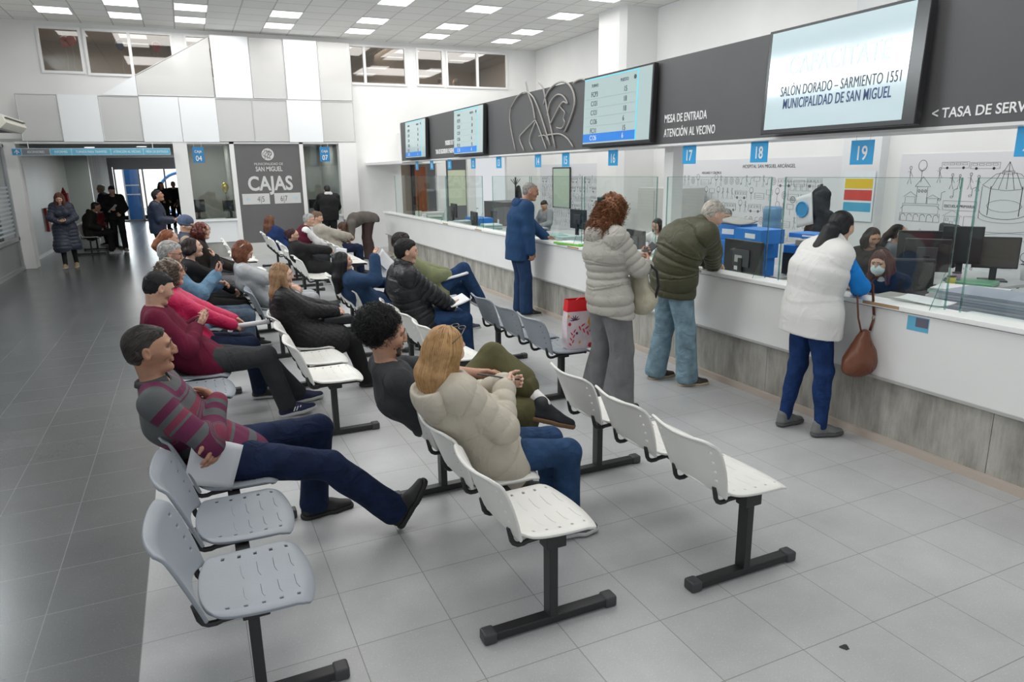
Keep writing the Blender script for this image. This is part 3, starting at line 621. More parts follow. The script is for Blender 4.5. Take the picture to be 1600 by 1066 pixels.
    if mask:
        pr = [ell(H(.062, 0, -.045), np.array((.062, .068, .062))*hsz, R, .01), ell(H(-.04, 0, -.05), np.array((.08, .12, .2))*hsz, R, .01, 's')]
        Vt, Q = sdf_mesh(pr, .006); link('face_mask', npmesh('face_mask', Vt, Q), mat('face_mask_cloth', mask, .8, bump=.3, bscale=90), root)
    if extra: extra(J)
    return J
def world_pt(J, p):
    r = J['root']; q = rotz(np.asarray(p, float), r.rotation_euler.z); return q+np.array(r.location)
# ================================================================ room
YB = 18.15; XW = 9.12; XL = -3.40
def floor_mat(name, c1, c2, grout, rough, speck, x0, y0, w, h, gw=.006, cv=.06):
    m = bpy.data.materials.new(name); m.use_nodes = True; N, L = nodes(m); b = N['Principled BSDF']
    tc = N.new('ShaderNodeTexCoord'); mp = N.new('ShaderNodeMapping'); mp.inputs['Location'].default_value = (-x0, -y0, 0); L.new(tc.outputs['Object'], mp.inputs[0])
    br = N.new('ShaderNodeTexBrick'); br.offset = 0; br.squash = 1; br.inputs['Scale'].default_value = 1; br.inputs['Brick Width'].default_value = w; br.inputs['Row Height'].default_value = h
    br.inputs['Mortar Size'].default_value = gw/2; br.inputs['Mortar Smooth'].default_value = .3; br.inputs['Color1'].default_value = c1+(1,); br.inputs['Color2'].default_value = c2+(1,); br.inputs['Mortar'].default_value = grout+(1,); L.new(mp.outputs[0], br.inputs['Vector'])
    n1 = N.new('ShaderNodeTexNoise'); n1.inputs['Scale'].default_value = 130; n1.inputs['Detail'].default_value = 2; L.new(tc.outputs['Object'], n1.inputs[0])
    n2 = N.new('ShaderNodeTexNoise'); n2.inputs['Scale'].default_value = 2.3; n2.inputs['Detail'].default_value = 6; n2.inputs['Roughness'].default_value = .65; L.new(tc.outputs['Object'], n2.inputs[0])
    r1 = N.new('ShaderNodeMapRange'); r1.inputs[1].default_value = .58; r1.inputs[2].default_value = .72; r1.inputs[3].default_value = 1; r1.inputs[4].default_value = 1+speck; L.new(n1.outputs[0], r1.inputs[0])
    r2 = N.new('ShaderNodeMapRange'); r2.inputs[1].default_value = .3; r2.inputs[2].default_value = .7; r2.inputs[3].default_value = 1-cv; r2.inputs[4].default_value = 1+cv; L.new(n2.outputs[0], r2.inputs[0])
    mu = N.new('ShaderNodeMath'); mu.operation = 'MULTIPLY'; L.new(r1.outputs[0], mu.inputs[0]); L.new(r2.outputs[0], mu.inputs[1])
    vm = N.new('ShaderNodeVectorMath'); vm.operation = 'SCALE'; L.new(br.outputs['Color'], vm.inputs[0]); L.new(mu.outputs[0], vm.inputs['Scale']); L.new(vm.outputs[0], b.inputs['Base Color'])
    rr = N.new('ShaderNodeMapRange'); rr.inputs[3].default_value = rough-.02; rr.inputs[4].default_value = rough+.04; L.new(n2.outputs[0], rr.inputs[0]); L.new(rr.outputs[0], b.inputs['Roughness'])
    bp = N.new('ShaderNodeBump'); bp.inputs['Strength'].default_value = .25; bp.inputs['Distance'].default_value = .003; bp.invert = True; L.new(br.outputs['Fac'], bp.inputs['Height']); L.new(bp.outputs[0], b.inputs['Normal'])
    return m
XT = -.388
mdark = floor_mat('dark_stoneware_tiles', (.070, .073, .076), (.082, .085, .088), (.15, .15, .15), .24, .5, XT, 2.99-.41*20, .41, .41, .005, .07); mdark.node_tree.nodes['Principled BSDF'].inputs['Specular IOR Level'].default_value = .6
mlight = floor_mat('grey_granite_tiles', (.425, .43, .435), (.455, .46, .465), (.25, .245, .23), .36, .22, XT, 2.98-.412*20, .4125, .412, .005, .09)
o = MB().box(XT, -3, -.05, XW+.1, YB+.1, 0).build('floor', mlight); struct(o)
o = MB().box(XL-3, -3, -.05, XT, 40, 0).box(XT, YB+.1, -.05, 3, 40, 0).build('floor', mdark); struct(o)
def wallmat(name, c, rough=.75): return mat(name, c, rough, bump=.05, bscale=40, var=.03, vscale=1.2)
white = wallmat('white_wall_paint', (.82, .82, .81)); wcool = wallmat('cool_white_wall_paint', (.74, .76, .77)); brown = wallmat('taupe_wall_paint', (.33, .27, .215))
# ceiling
def ceil_mat():
    m = bpy.data.materials.new('suspended_ceiling_tiles'); m.use_nodes = True; N, L = nodes(m); b = N['Principled BSDF']; b.inputs['Roughness'].default_value = .9
    tc = N.new('ShaderNodeTexCoord'); mp = N.new('ShaderNodeMapping'); mp.inputs['Location'].default_value = (-(.175-.595*20), -(16.68-.615*40), 0); L.new(tc.outputs['Object'], mp.inputs[0])
    br = N.new('ShaderNodeTexBrick'); br.offset = 0; br.inputs['Scale'].default_value = 1; br.inputs['Brick Width'].default_value = .595; br.inputs['Row Height'].default_value = .615; br.inputs['Mortar Size'].default_value = .012; br.inputs['Mortar Smooth'].default_value = 0
    br.inputs['Color1'].default_value = (.80, .80, .785, 1); br.inputs['Color2'].default_value = (.76, .76, .745, 1); br.inputs['Mortar'].default_value = (.50, .49, .47, 1); L.new(mp.outputs[0], br.inputs['Vector'])
    L.new(br.outputs['Color'], b.inputs['Base Color']); return m
o = MB().box(XL-.2, -2.5, CEIL, XW+.2, YB+.2, CEIL+.06).build('ceiling', ceil_mat()); struct(o)
diff = mat('light_diffuser', (.9, .9, .9), .5, emit=(1, 1, .99), est=2.2); wmetal = mat('white_metal', (.80, .80, .80), .4)
LX = [(-1.94, 16.9), (-.715, 16.99), (-.715, 15.77), (.48, 15.77), (.48, 16.99), (2.25, 15.77), (2.25, 16.99), (4.03, 13.93), (4.03, 15.77), (4.03, 16.99), (5.83, 13.93), (5.83, 15.77), (5.83, 16.99), (7.70, 13.93), (7.70, 15.77), (7.70, 16.99), (7.70, 12.2), (5.83, 12.2)]
for i, (x, y) in enumerate(LX):
    e = empty('ceiling_light', (x, y, CEIL), 0, 'square flush white light panel glowing in the tiled ceiling', 'ceiling light', 'square light panels in the tiled ceiling')
    MB().box(-.285, -.295, -.012, .285, .295, -.001).build('diffuser', diff, e)
    f = MB()
    for a in ((-.3, -.31, -.285, .31), (.285, -.31, .3, .31), (-.285, -.31, .285, -.295), (-.285, .295, .285, .31)): f.box(a[0], a[1], -.016, a[2], a[3], -.001)
    f.build('frame', wmetal, e)
# right wall, column, pilaster
struct(MB().box(XW, -2.5, 0, XW+.15, YB+.2, CEIL).build('wall_right', white))
o = MB().prism([(8.38, 12.60), (XW, 12.60), (XW, 13.5), (8.27, 13.5), (8.27, 12.72)], 2, 0, CEIL).build('column', wallmat('column_paint', (.80, .80, .79))); tag(o, 'broad white column rising to the ceiling behind the dark fascia', 'column')
o = MB().box(XW-.16, 7.02, 0, XW, 7.66, CEIL).build('pilaster', wcool); tag(o, 'flat pale pilaster on the office wall right of the drawn mural with the bus', 'pilaster')
# back wall with upstairs windows
holes = [(-2.46, -1.66, 4.06, 4.98), (-1.62, .10, 4.04, 4.98), (.33, 1.62, 4.04, 4.98), (1.70, 3.10, 4.04, 4.98), (3.30, 5.44, 4.04, 4.98), (5.70, 6.44, 4.06, 4.98), (6.50, 8.26, 4.05, 4.98)]
wb = MB(); xs = XL-.2
for (a, b, c, d) in holes: wb.box(xs, YB, 2.68, a, YB+.15, CEIL); wb.box(a, YB, 2.68, b, YB+.15, c); wb.box(a, YB, d, b, YB+.15, CEIL); xs = b
wb.box(xs, YB, 2.68, XW+.15, YB+.15, CEIL); wb.box(3.95, YB, 0, 5.16, YB+.15, 2.68); wb.box(8.2, YB, 0, XW+.15, YB+.15, 2.68); wb.box(5.16, YB, 2.35, 8.2, YB+.15, 2.68)
struct(wb.build('wall_back', white))
gl = glassmat('window_glass', (.82, .80, .77), .13)
for i, (a, b, c, d) in enumerate(holes):
    fr = MB(); w = .05
    fr.box(a, YB-.03, c, a+w, YB+.05, d).box(b-w, YB-.03, c, b, YB+.05, d).box(a+w, YB-.03, c, b-w, YB+.05, c+w).box(a+w, YB-.03, d-w, b-w, YB+.05, d)
    if b-a > 1.2: mx = (a+b)/2; fr.box(mx-.03, YB-.03, c+w, mx+.03, YB+.05, d-w)
    o = fr.build('window_%d' % (i+1), wmetal); struct(o)
    g = MB().box(a+w, YB+.01, c+w, b-w, YB+.016, d-w).build('glass', gl, o)
# room upstairs behind the windows
up = MB().box(XL-.2, YB+4.5, 3.6, XW+.2, YB+4.6, CEIL+.3).box(XL-.3, YB+.15, 3.5, XW+.2, YB+4.6, 3.6).box(XL-.3, YB+.15, CEIL+.3, XW+.2, YB+4.6, CEIL+.4).box(.14, YB+.15, 3.6, .22, YB+4.5, CEIL+.3).box(5.5, YB+.15, 3.6, 5.6, YB+4.5, CEIL+.3).box(XL-.3, YB+.15, 3.6, XL-.2, YB+4.6, CEIL+.3).box(XW+.2, YB+.15, 3.6, XW+.3, YB+4.6, CEIL+.3)
o = up.build('wall_upstairs', brown); struct(o)
o = MB().box(3.2, YB+4.4, 3.65, 4.4, YB+4.49, CEIL+.25).build('wall_upstairs', wallmat('ochre_wall_paint', (.60, .42, .20))); struct(o)
area('upstairs_lamp_light', (1, YB+2.4, CEIL+.2), (0, 0, 0), 7, 2, 110, (1, .95, .88)); area('upstairs_lamp_light', (6.8, YB+2.4, CEIL+.2), (0, 0, 0), 3, 2, 60, (1, .95, .88))
for x, y, c in ((-2.1, 1.2, 'red'), (-1.95, 1.0, 'red'), (-1.0, 1.2, 'blue'), (-.25, 1.2, 'red')):
    e = empty('balloon', (x, YB+y, 4.86), 0); tag(e, {'red': 'small red balloon hanging inside the upstairs windows', 'blue': 'dark blue balloon hanging inside the upstairs windows'}[c], 'balloon', None if c == 'blue' else 'red balloons upstairs')
    MB().lathe([(.005, -.12), (.05, -.09), (.09, -.02), (.10, .04), (.08, .1), (.03, .13)], (0, 0, 0), 14).build('balloon_skin', mat('balloon_'+c, {'red': (.5, .03, .02), 'blue': (.02, .05, .2)}[c], .25), e, smooth=True)
    MB().tube([(0, 0, -.12), (.02, 0, -.3), (-.01, 0, -.5), (.02, 0, -.62)], .004, 5).build('ribbon', mat('pale_ribbon', (.6, .55, .5), .5), e)
# cladding panels and mesh screens of the stair front
YP = 17.98; pe = [-2.99, -2.25, -1.50, -.72, .07, .84, 1.62, 2.40, 3.20, 3.98]
pm = mat('cladding_white', (.86, .88, .90), .35)
def screen_mat():
    m = bpy.data.materials.new('perforated_screen'); m.use_nodes = True; N, L = nodes(m); b = N['Principled BSDF']; b.inputs['Base Color'].default_value = (.80, .80, .79, 1); b.inputs['Roughness'].default_value = .5
    t = N.new('ShaderNodeBsdfTransparent'); mx = N.new('ShaderNodeMixShader'); mx.inputs[0].default_value = .55; L.new(t.outputs[0], mx.inputs[1]); L.new(b.outputs[0], mx.inputs[2]); L.new(mx.outputs[0], N['Material Output'].inputs[0]); return m
smt = screen_mat(); edge = mat('screen_edge', (.56, .56, .56), .5)
def mesh_screen(pts, lab):
    e = empty('mesh_screen', (0, 0, 0), 0, lab, 'screen'); MB().prism(pts, 1, YP, YP+.006).build('mesh_sheet', smt, e)
    MB().tube([(x, YP, z) for x, z in pts]+[(pts[0][0], YP, pts[0][1])], .014, 4).build('frame', edge, e)
zb, zm, zt = 2.66, 3.63, 4.97
bot = 'mwmwwmmwm'; nm = {0: 'far left end', 1: 'second from the left end', 2: 'third from the left', 3: 'fourth from the left end', 4: 'fifth from the left end', 5: 'above the left ticket window', 6: 'above the left half of the sign', 7: 'above the right half of the sign', 8: 'right end, above the last cashier window'}
for i in range(9):
    a, b = pe[i]+.004, pe[i+1]-.004
    if bot[i] == 'w': o = MB().box(a, YP-.012, zb, b, YP+.012, zm-.01).build('cladding_panel', pm); tag(o, 'white square cladding panel in the lower row, '+nm[i], 'panel')
    else: mesh_screen([(a, zb+.02), (b, zb+.02), (b, zm-.02), (a, zm-.02)], 'grey mesh screen in the lower row, '+nm[i])
def dz(x): return 3.68+(x+1.39)*(4.97-3.68)/(2.30)
o = MB().prism([(-1.42, zm), (pe[3]-.01, zm), (pe[3]-.01, dz(pe[3]))], 1, YP-.012, YP+.012).build('cladding_panel', pm); tag(o, 'small white triangular panel at the foot of the slanting edge', 'panel')
mesh_screen([(pe[3], zm+.02), (pe[5]-.01, zm+.02), (pe[5]-.01, zt-.04), (pe[3], dz(pe[3]))], 'large grey mesh screen with a slanting upper edge')
for a, b, k, l in ((.86, 1.66, 'w', 'left one of the two tall white panels of the upper row'), (1.68, 2.42, 'm', 'grey mesh screen between the two tall white panels'), (2.44, 3.2, 'w', 'right one of the two tall white panels of the upper row'), (3.22, 3.98, 'm', 'grey mesh screen at the right end of the upper row')):
    if k == 'w': o = MB().box(a, YP-.012, zm+.01, b, YP+.012, zt).build('cladding_panel', pm); tag(o, l, 'panel')
    else: mesh_screen([(a, zm+.02), (b, zm+.02), (b, zt), (a, zt)], l)
struct(MB().box(-3.15, YP+.02, 2.62, 3.98, YP+.06, 2.66).build('trim_1', wmetal)); struct(MB().box(-1.5, YP+.02, zm-.02, 3.98, YP+.07, zm+.015).build('trim_2', wmetal))
# soffit / lower ceiling beyond
struct(MB().box(XL-3, YP+.06, 2.66, 4.0, 35.4, 2.72).build('ceiling', mat('corridor_ceiling_paint', (.42, .42, .41), .8)))
# pillar, posts, cashier sign wall
struct(MB().box(-.16, YP, 0, .13, YP+.35, 2.66).build('trim_3', white))
for i, (a, b) in enumerate(((1.03, 1.13), (2.61, 2.70))): struct(MB().box(a, YP+.02, 0, b, YP+.14, 2.66).build('trim_%d' % (4+i), white))
o = MB().box(3.55, YP-.06, .78, 3.97, YP+.3, 2.64).build('wall_stud', white); tag(o, 'white boxed wall stub right of the last cashier window', 'wall stub')
struct(MB().box(3.6, YP, 0, 3.96, YP+.3, .78).build('trim_6', white))
gsign = mat('anthracite_panel', (.125, .125, .125), .55, var=.04, vscale=2); let = mat('pale_lettering', (.62, .62, .61), .5); lwh = mat('white_lettering', (.92, .92, .92), .5)
e = empty('sign_panel', (1.13, YP+.05, 0), 0, 'tall dark grey wall panel reading CAJAS with a round white crest', 'sign')
MB().box(0, 0, .3, 1.48, .08, 2.66).build('board', gsign, e); MB().box(0, -.02, 0, 1.48, .1, .3).build('skirting', mat('pale_skirting', (.6, .6, .58), .6), e)
text('lettering', 'CAJAS', let, e, (.74, -.004, 1.55), .46, '-y', 'CENTER', .82, .003, bold=.012)
text('lettering', 'SAN MIGUEL', let, e, (.74, -.004, 1.99), .155, '-y', 'CENTER', .70, .003, bold=.003); text('lettering', 'MUNICIPALIDAD DE', let, e, (.74, -.004, 2.13), .085, '-y', 'CENTER', .86, .003)
cb = MB(); cb.lathe([(.14, 0), (.14, .006)], (0, 0, 0), 28); cr_ = cb.build('crest', let, e); cr_.rotation_euler = (math.radians(90), 0, 0); cr_.location = (.74, -.002, 2.38)
mb = MB()
for k in range(4): mb.tube([(-.09+.05*k+.03*math.sin(t*2.2+k), -.10+.05*t, .009) for t in [x*.5 for x in range(9)]], .006, 4)
mb.tube([(.045*math.cos(a)+.045, .045*math.sin(a)+.03, .009) for a in [x*.4 for x in range(15)]], .005, 4); mb.build('crest_lines', gsign, cr_)
for x0, tx, ar in ((.07, '4\u00b75', -1), (.80, '6\u00b77', 1)):
    p = MB().box(x0, -.006, 1.22, x0+.62, 0, 1.47).build('plate', let, e); text('lettering', tx.replace('\u00b7', '|'), gsign, p, (x0+(.42 if ar < 0 else .22), -.008, 1.275), .19, '-y', 'CENTER', .72)
    cx = x0+(.14 if ar < 0 else .48); MB().prism([(cx-.05*ar, 1.335), (cx+.01*ar, 1.335), (cx+.01*ar, 1.29), (cx+.07*ar, 1.345), (cx+.01*ar, 1.40), (cx+.01*ar, 1.355), (cx-.05*ar, 1.355)], 1, -.009, -.006).build('arrow', mat('pale_blue_print', (.42, .62, .72), .5), p)
# cashier booths
conc = mat('concrete_board', (.33, .325, .31), .7, bump=.15, bscale=12, var=.22, vscale=3.5, stretch=(1, 1, .35))
gbooth = glassmat('booth_glass', (.86, .90, .88), .07)
for n_, (a, b, num) in enumerate(((.13, 1.03, '04'), (2.70, 3.55, '07'))):
    struct(MB().box(a, YP+2.6, 0, b+.0, YP+2.7, 2.66).build('wall_booth', wallmat('booth_wall_paint', (.40, .40, .37)))); struct(MB().box(b-.02, YP+.3, 0, b, YP+2.6, 2.66).build('wall_booth', wallmat('booth_wall_paint', (.4, .4, .37))))
    sd = 'left of' if n_ == 0 else 'right of'
    e = empty('cashier_counter', (a, YP+.06, 0), 0, 'short white cashier counter %s the dark CAJAS panel' % sd, 'counter'); MB().box(0, 0, .36, b-a, .1, .86).build('front_panel', pm, e); MB().box(0, .03, 0, b-a, .1, .36).build('plinth', conc, e); MB().box(0, -.06, .86, b-a, .5, .90).build('worktop', pm, e)
    area('booth_fill_light', ((a+b)/2, YP+1.4, 2.6), (0, 0, 0), .5, 1.2, 9, (1, .98, .95))  # added fill light that brightens the booth interior, no fitting modelled
    o = MB().box(a+.02, YP+.10, .92, b-.02, YP+.112, 2.6).build('glass_partition', gbooth); tag(o, 'tall glass pane over the cashier counter %s the CAJAS panel' % sd, 'glass pane')
    e = empty('number_sign', (a+(.22 if n_ == 0 else .50), YP-.02, 2.3), 0, 'small blue CAJA sign in the cashier window %s the dark panel' % sd, 'sign'); MB().box(-.12, 0, -.10, .12, .008, .25).build('plate', mat('sign_blue_dark', (.03, .20, .42), .4), e); text('lettering', num, lwh, e, (0, -.003, -.06), .17, '-y', 'CENTER', .8); MB().tube([(-.08, .004, .25), (-.08, .004, .359)], .003, 4).tube([(.08, .004, .25), (.08, .004, .359)], .003, 4).build('hanger', wmetal, e); text('lettering', 'CAJA', lwh, e, (0, -.003, .12), .08, '-y', 'CENTER', .85)
blk = mat('black_plastic', (.02, .02, .022), .45); dgr = mat('dark_grey_plastic', (.05, .05, .055), .5)
def monitor(x, y, z, rz, lab, w=.5, h=.30, front=False, col=None, cat='monitor', tilt=0, stand=.16, extra=None):
    e = empty('monitor', (x, y, z), rz, lab, cat)
    MB().box(-.02, -w/2, stand, .02, w/2, stand+h).build('housing', blk, e, bevel=.008)
    MB().box(-.024, -w/2+.014, stand+.016, -.0202, w/2-.014, stand+h-.014).build('screen', mat('screen_off', (.035, .035, .04), .18) if col is None else col, e)
    MB().box(.0, -.03, .01, .045, .03, stand+h*.5).build('stand', blk, e, bevel=.006); MB().box(-.09, -.12, 0, .11, .12, .014).build('base', blk, e, bevel=.005)
    mb = MB().box(.0201, -w*.22, stand+h*.25, .034, w*.22, stand+h*.75).build('rear_cover', dgr, e, bevel=.006)
    if extra: extra(e)
    return e
monitor(.93, YP+.42, .90, math.radians(80), 'black monitor on the left cashier counter beside the CAJAS panel', .34, .26); monitor(.22, YP+.5, .90, math.radians(100), 'black monitor at the left end of cashier counter 04', .3, .3); monitor(2.98, YP+.5, .90, math.radians(95), 'black monitor on the cashier counter under sign 07', .36, .22)
e = empty('balloon', (.86, YP+.4, 1.62), 0, 'shiny gold foil balloon above the left cashier monitor', 'balloon'); MB().lathe([(.01, -.14), (.05, -.08), (.09, 0), (.08, .07), (.03, .12)], (0, 0, 0), 10).build('balloon_skin', mat('gold_foil', (.7, .5, .05), .2, 1.0), e, smooth=True); MB().tube([(0, 0, -.13), (.01, 0, -.4), (0, 0, -.7)], .004, 5).build('stick', blk, e)
# hanging direction sign over the corridor
e = empty('direction_sign', (-3.16, YP-.35, 2.37), 0, 'long light blue hanging sign listing ASCENSORES, INFORMES and desks over the corridor', 'sign')
sb = mat('sign_light_blue', (.13, .47, .66), .4); MB().box(0, 0, 0, 2.94, .05, .145).build('board', mat('sign_rim', (.55, .68, .78), .4), e)
x = .015
for w, tx, mm in ((.15, '', mat('sign_mid_blue', (.06, .33, .56), .4)), (.49, 'ASCENSORES', mat('sign_grey', (.22, .24, .27), .4)), (.37, 'INFORMES', sb), (.71, 'TURNOS PARA TR\u00c1MITES', sb), (.61, 'ATENCI\u00d3N AL VECINO', sb), (.52, 'MESA DE ENTRADA', sb)):
    p = MB().box(x, -.004, .012, x+w, 0, .133).build('plate', mm, e)
    if tx: text('lettering', tx, lwh, p, (x+w/2, -.006, .048), .068, '-y', 'CENTER', .74)
    else: MB().tube([(x+.035, -.006, .055), (x+.075, -.006, .11), (x+.115, -.006, .055)], .007, 4).tube([(x+.075, -.006, .025), (x+.075, -.006, .10)], .007, 4).build('arrow', lwh, p)
    x += w+.014
MB().tube([(.3, .025, .145), (.3, .025, .29)], .008, 6).tube([(2.6, .025, .145), (2.6, .025, .29)], .008, 6).build('hanger', wmetal, e)
# left wall: glazed partition and white pillar, corridor wall
struct(MB().box(XL-.15, -3, 2.62, XL, YB+.2, 3.35).box(XL-.15, -3, 4.85, XL, YB+.2, CEIL).box(XL-.15, -3, 3.35, XL, 4.2, 4.85).box(XL-.15, 13.0, 3.35, XL, YB+.2, 4.85).box(XL-.15, 18.05, 0, XL+.25, 18.5, 2.66).build('wall_left', white))
for i_, (a, b) in enumerate(((4.2, 7.1), (7.16, 10.0), (10.06, 13.0))):
    o = MB().box(XL-.1, a, 3.35, XL-.04, a+.05, 4.85).box(XL-.1, b-.05, 3.35, XL-.04, b, 4.85).box(XL-.1, a+.05, 3.35, XL-.04, b-.05, 3.4).box(XL-.1, a+.05, 4.8, XL-.04, b-.05, 4.85).build('window_%d' % (8+i_), wmetal); struct(o); MB().box(XL-.075, a+.05, 3.4, XL-.07, b-.05, 4.8).build('glass', glassmat('daylight_glass', (.96, .98, .98), .04), o)
gwall = wallmat('pale_green_glass_board', (.50, .55, .53), .4)
struct(MB().box(XL-.1, 18.5, 0, XL, 34.6, 2.66).build('wall_left', gwall)); struct(MB().box(XL, 18.5, 0, XL+.012, 34.6, .09).build('baseboard_left', pm))
struct(MB().box(.0, YB+.4, 0, .12, 30, 2.66).build('wall_corridor', white)); struct(MB().box(-3.4, 26.4, 0, -2.75, 26.6, 2.66).build('wall_corridor', gwall)); struct(MB().box(-2.85, 26.6, 0, -2.78, 33.0, 2.66).build('wall_corridor', conc))
struct(MB().box(.1, 30, 0, 2.5, 30.1, 2.66).build('wall_corridor', white))
alu = mat('brushed_aluminium', (.45, .46, .47), .35, .7)
e = empty('glazed_partition', (XL, 0, 0), 0, 'grey framed glass partition with striped frosting along the left wall', 'partition')
MB().box(-.03, 9, .62, .04, 18.05, .70).box(-.03, 9, 0, .05, 18.05, .08).box(-.03, 9, 2.55, .04, 18.05, 2.62).box(-.03, 17.95, 0, .04, 18.05, 2.6).box(-.03, 15.2, 0, .04, 15.27, 2.6).build('frame', alu, e)
MB().box(-.01, 9, .08, .0, 17.95, .62).build('kick_panel', mat('grey_panel', (.20, .21, .21), .45), e); MB().box(-.004, 9, .70, .004, 17.95, 2.55).build('glass', glassmat('partition_glass', (.55, .6, .6), .14), e)
m = MB()
for k in range(12): m.box(.006, 14.0, .78+k*.085, .009, 17.9, .82+k*.085)
m.build('frosted_stripes', mat('frosted_film', (.42, .47, .50), .5), e)
struct(MB().box(XL-2.5, 8, 0, XL-2.4, 18.5, 2.7).build('wall_left_office', wallmat('office_grey_paint', (.45, .48, .48))))
e = empty('air_conditioner', (XL, 15.9, 2.78), 0, 'cream ceiling style air conditioner high on the left wall', 'air conditioner')
MB().prism([(.0, .02), (.62, -.02), (.72, .08), (.66, .22), (.0, .26)], 1, -.9, .9).build('housing', mat('cream_plastic', (.70, .67, .58), .4), e, bevel=.012); MB().box(.60, -.8, .16, .715, .8, .175).box(.05, -.8, -.012, .55, .8, .006).build('grille', dgr, e)
# fire extinguisher cabinet, wall sign
e = empty('fire_hydrant_cover', (XL+.56, 24.5, 1.25), 0, 'dark red fabric covered fire equipment hanging on the corridor wall', 'fire equipment'); MB().box(-.55, -.16, -.28, -.35, .16, .22).prism([(-.52, .22), (-.38, .22), (-.45, .4)], 1, -.03, .03).build('cover', mat('dark_red_cloth', (.22, .01, .02), .7), e, bevel=.02)
o = MB().box(XL+.0, 21.6, .55, XL+.06, 22.0, 1.15).build('fire_poster', mat('red_board', (.35, .02, .02), .5)); tag(o, 'small red board low on the corridor wall behind the seated people', 'board')
# corridor lamps
for x, y in ((-2.1, 21), (-1.2, 24), (-2.2, 28), (-.9, 20.5)):
    e = empty('corridor_light', (x, y, 2.66), 0, 'small round downlight in the low corridor ceiling', 'ceiling light', 'downlights in the corridor ceiling'); MB().lathe([(.11, -.02), (.11, 0)], (0, 0, 0), 18).build('diffuser', diff, e); MB().lathe([(.13, -.012), (.13, 0)], (0, 0, .0), 18).build('ring', wmetal, e)
# entrance at the far end
YD = 34.6; bl = mat('door_blue', (.01, .16, .50), .5, emit=(.01, .14, .48), est=.0)
struct(MB().box(-3.5, YD, 2.3, .2, YD+.15, 2.7).box(-3.5, YD, 0, -2.75, YD+.15, 2.3).build('wall_entrance', alu))
e = empty('entrance_door', (0, YD, 0), 0, 'glazed aluminium entrance doors at the far end of the corridor', 'door')
f = MB()
for x in (-2.7, -1.78, -1.62, -.78, .08): f.box(x-.03, -.03, 0, x+.03, .04, 2.3)
f.box(-2.7, -.03, 0, .1, .04, .07).box(-2.7, -.05, 2.2, .1, .06, 2.42).build('frame', alu, e); MB().box(-2.67, 0, .07, .05, .008, 2.2).build('glass', glassmat('door_glass', (.93, .96, .97), .06), e)
e = empty('street_banner', (-2.15, YD+1.2, 0), 0, 'tall blue banner with two white lines outside the entrance', 'banner'); MB().box(-.27, 0, 0, .27, .05, 2.6).build('cloth', bl, e); MB().box(-.27, -.01, 1.5, .27, 0, 1.55).box(-.27, -.01, 1.1, .27, 0, 1.15).build('stripe', lwh, e); MB().box(-.33, -.02, 0, -.27, .07, 2.6).box(.27, -.02, 0, .33, .07, 2.6).build('post', lwh, e)
e = empty('street_arch', (-.15, YD+2.2, .55), 0, 'blue ring shaped arch standing outside the entrance', 'arch'); MB().tube([(1.0*math.cos(a), 0, .5+1.0*math.sin(a)) for a in [math.pi*2*i/36 for i in range(37)]], .075, 8).build('ring', bl, e, smooth=True); MB().box(-.2, -.15, -.55, .2, .15, -.42).build('foot', bl, e)
struct(MB().box(-14, YD+.15, -.05, 14, YD+16, 0).build('floor_street', mat('street_paving', (.5, .5, .48), .8)))
struct(MB().box(-14, YD+14, 0, 14, YD+14.3, 5).build('wall_street_building', mat('street_facade', (.75, .72, .68), .8)))
# stubs of office back wall (seen under the far end of the fascia)
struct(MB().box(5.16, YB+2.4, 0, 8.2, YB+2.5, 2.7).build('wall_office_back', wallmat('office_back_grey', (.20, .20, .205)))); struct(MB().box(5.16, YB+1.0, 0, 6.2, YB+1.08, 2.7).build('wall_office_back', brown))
struct(MB().box(5.16, YB+.1, 2.62, 8.2, YB+2.5, 2.7).build('ceiling_office_back', white))
for i, (a, b) in enumerate(((6.14, 6.40), (7.02, 7.24))): struct(MB().box(a, YB, 0, b, YB+.12, 2.4).build('trim_%d' % (8+i), white))
e = empty('office_door', (5.95, YB+.9, 0), 0, 'orange brown wooden door at the far end of the office', 'door'); MB().box(-.16, 0, 0, .16, .06, 2.05).build('leaf', mat('orange_wood', (.33, .10, .04), .5, var=.2, vscale=4, stretch=(4, 4, .5)), e); MB().box(-.24, -.02, 0, -.16, .08, 2.12).build('jamb', blk, e)
# ---------------------------------------------------------------- service counter
def wood_grey():
    m = bpy.data.materials.new('grey_washed_board'); m.use_nodes = True; N, L = nodes(m); b = N['Principled BSDF']; b.inputs['Roughness'].default_value = .6
    tc = N.new('ShaderNodeTexCoord'); mp = N.new('ShaderNodeMapping'); mp.inputs['Scale'].default_value = (2, 3.0, .9); L.new(tc.outputs['Object'], mp.inputs[0])
    n = N.new('ShaderNodeTexNoise'); n.inputs['Scale'].default_value = 2.2; n.inputs['Detail'].default_value = 8; n.inputs['Roughness'].default_value = .66; L.new(mp.outputs[0], n.inputs[0])
    mp2 = N.new('ShaderNodeMapping'); mp2.inputs['Scale'].default_value = (14, 60, 3); L.new(tc.outputs['Object'], mp2.inputs[0]); n2 = N.new('ShaderNodeTexNoise'); n2.inputs['Scale'].default_value = 1.2; n2.inputs['Detail'].default_value = 4; L.new(mp2.outputs[0], n2.inputs[0])
    ad = N.new('ShaderNodeMath'); ad.operation = 'MULTIPLY_ADD'; ad.inputs[1].default_value = .16; L.new(n2.outputs[0], ad.inputs[0]); L.new(n.outputs[0], ad.inputs[2])
    cr = N.new('ShaderNodeValToRGB'); cr.color_ramp.elements[0].position = .36; cr.color_ramp.elements[0].color = (.20, .19, .165, 1); cr.color_ramp.elements[1].position = .78; cr.color_ramp.elements[1].color = (.52, .50, .455, 1); L.new(ad.outputs[0], cr.inputs[0])
    L.new(cr.outputs[0], b.inputs['Base Color']); return m
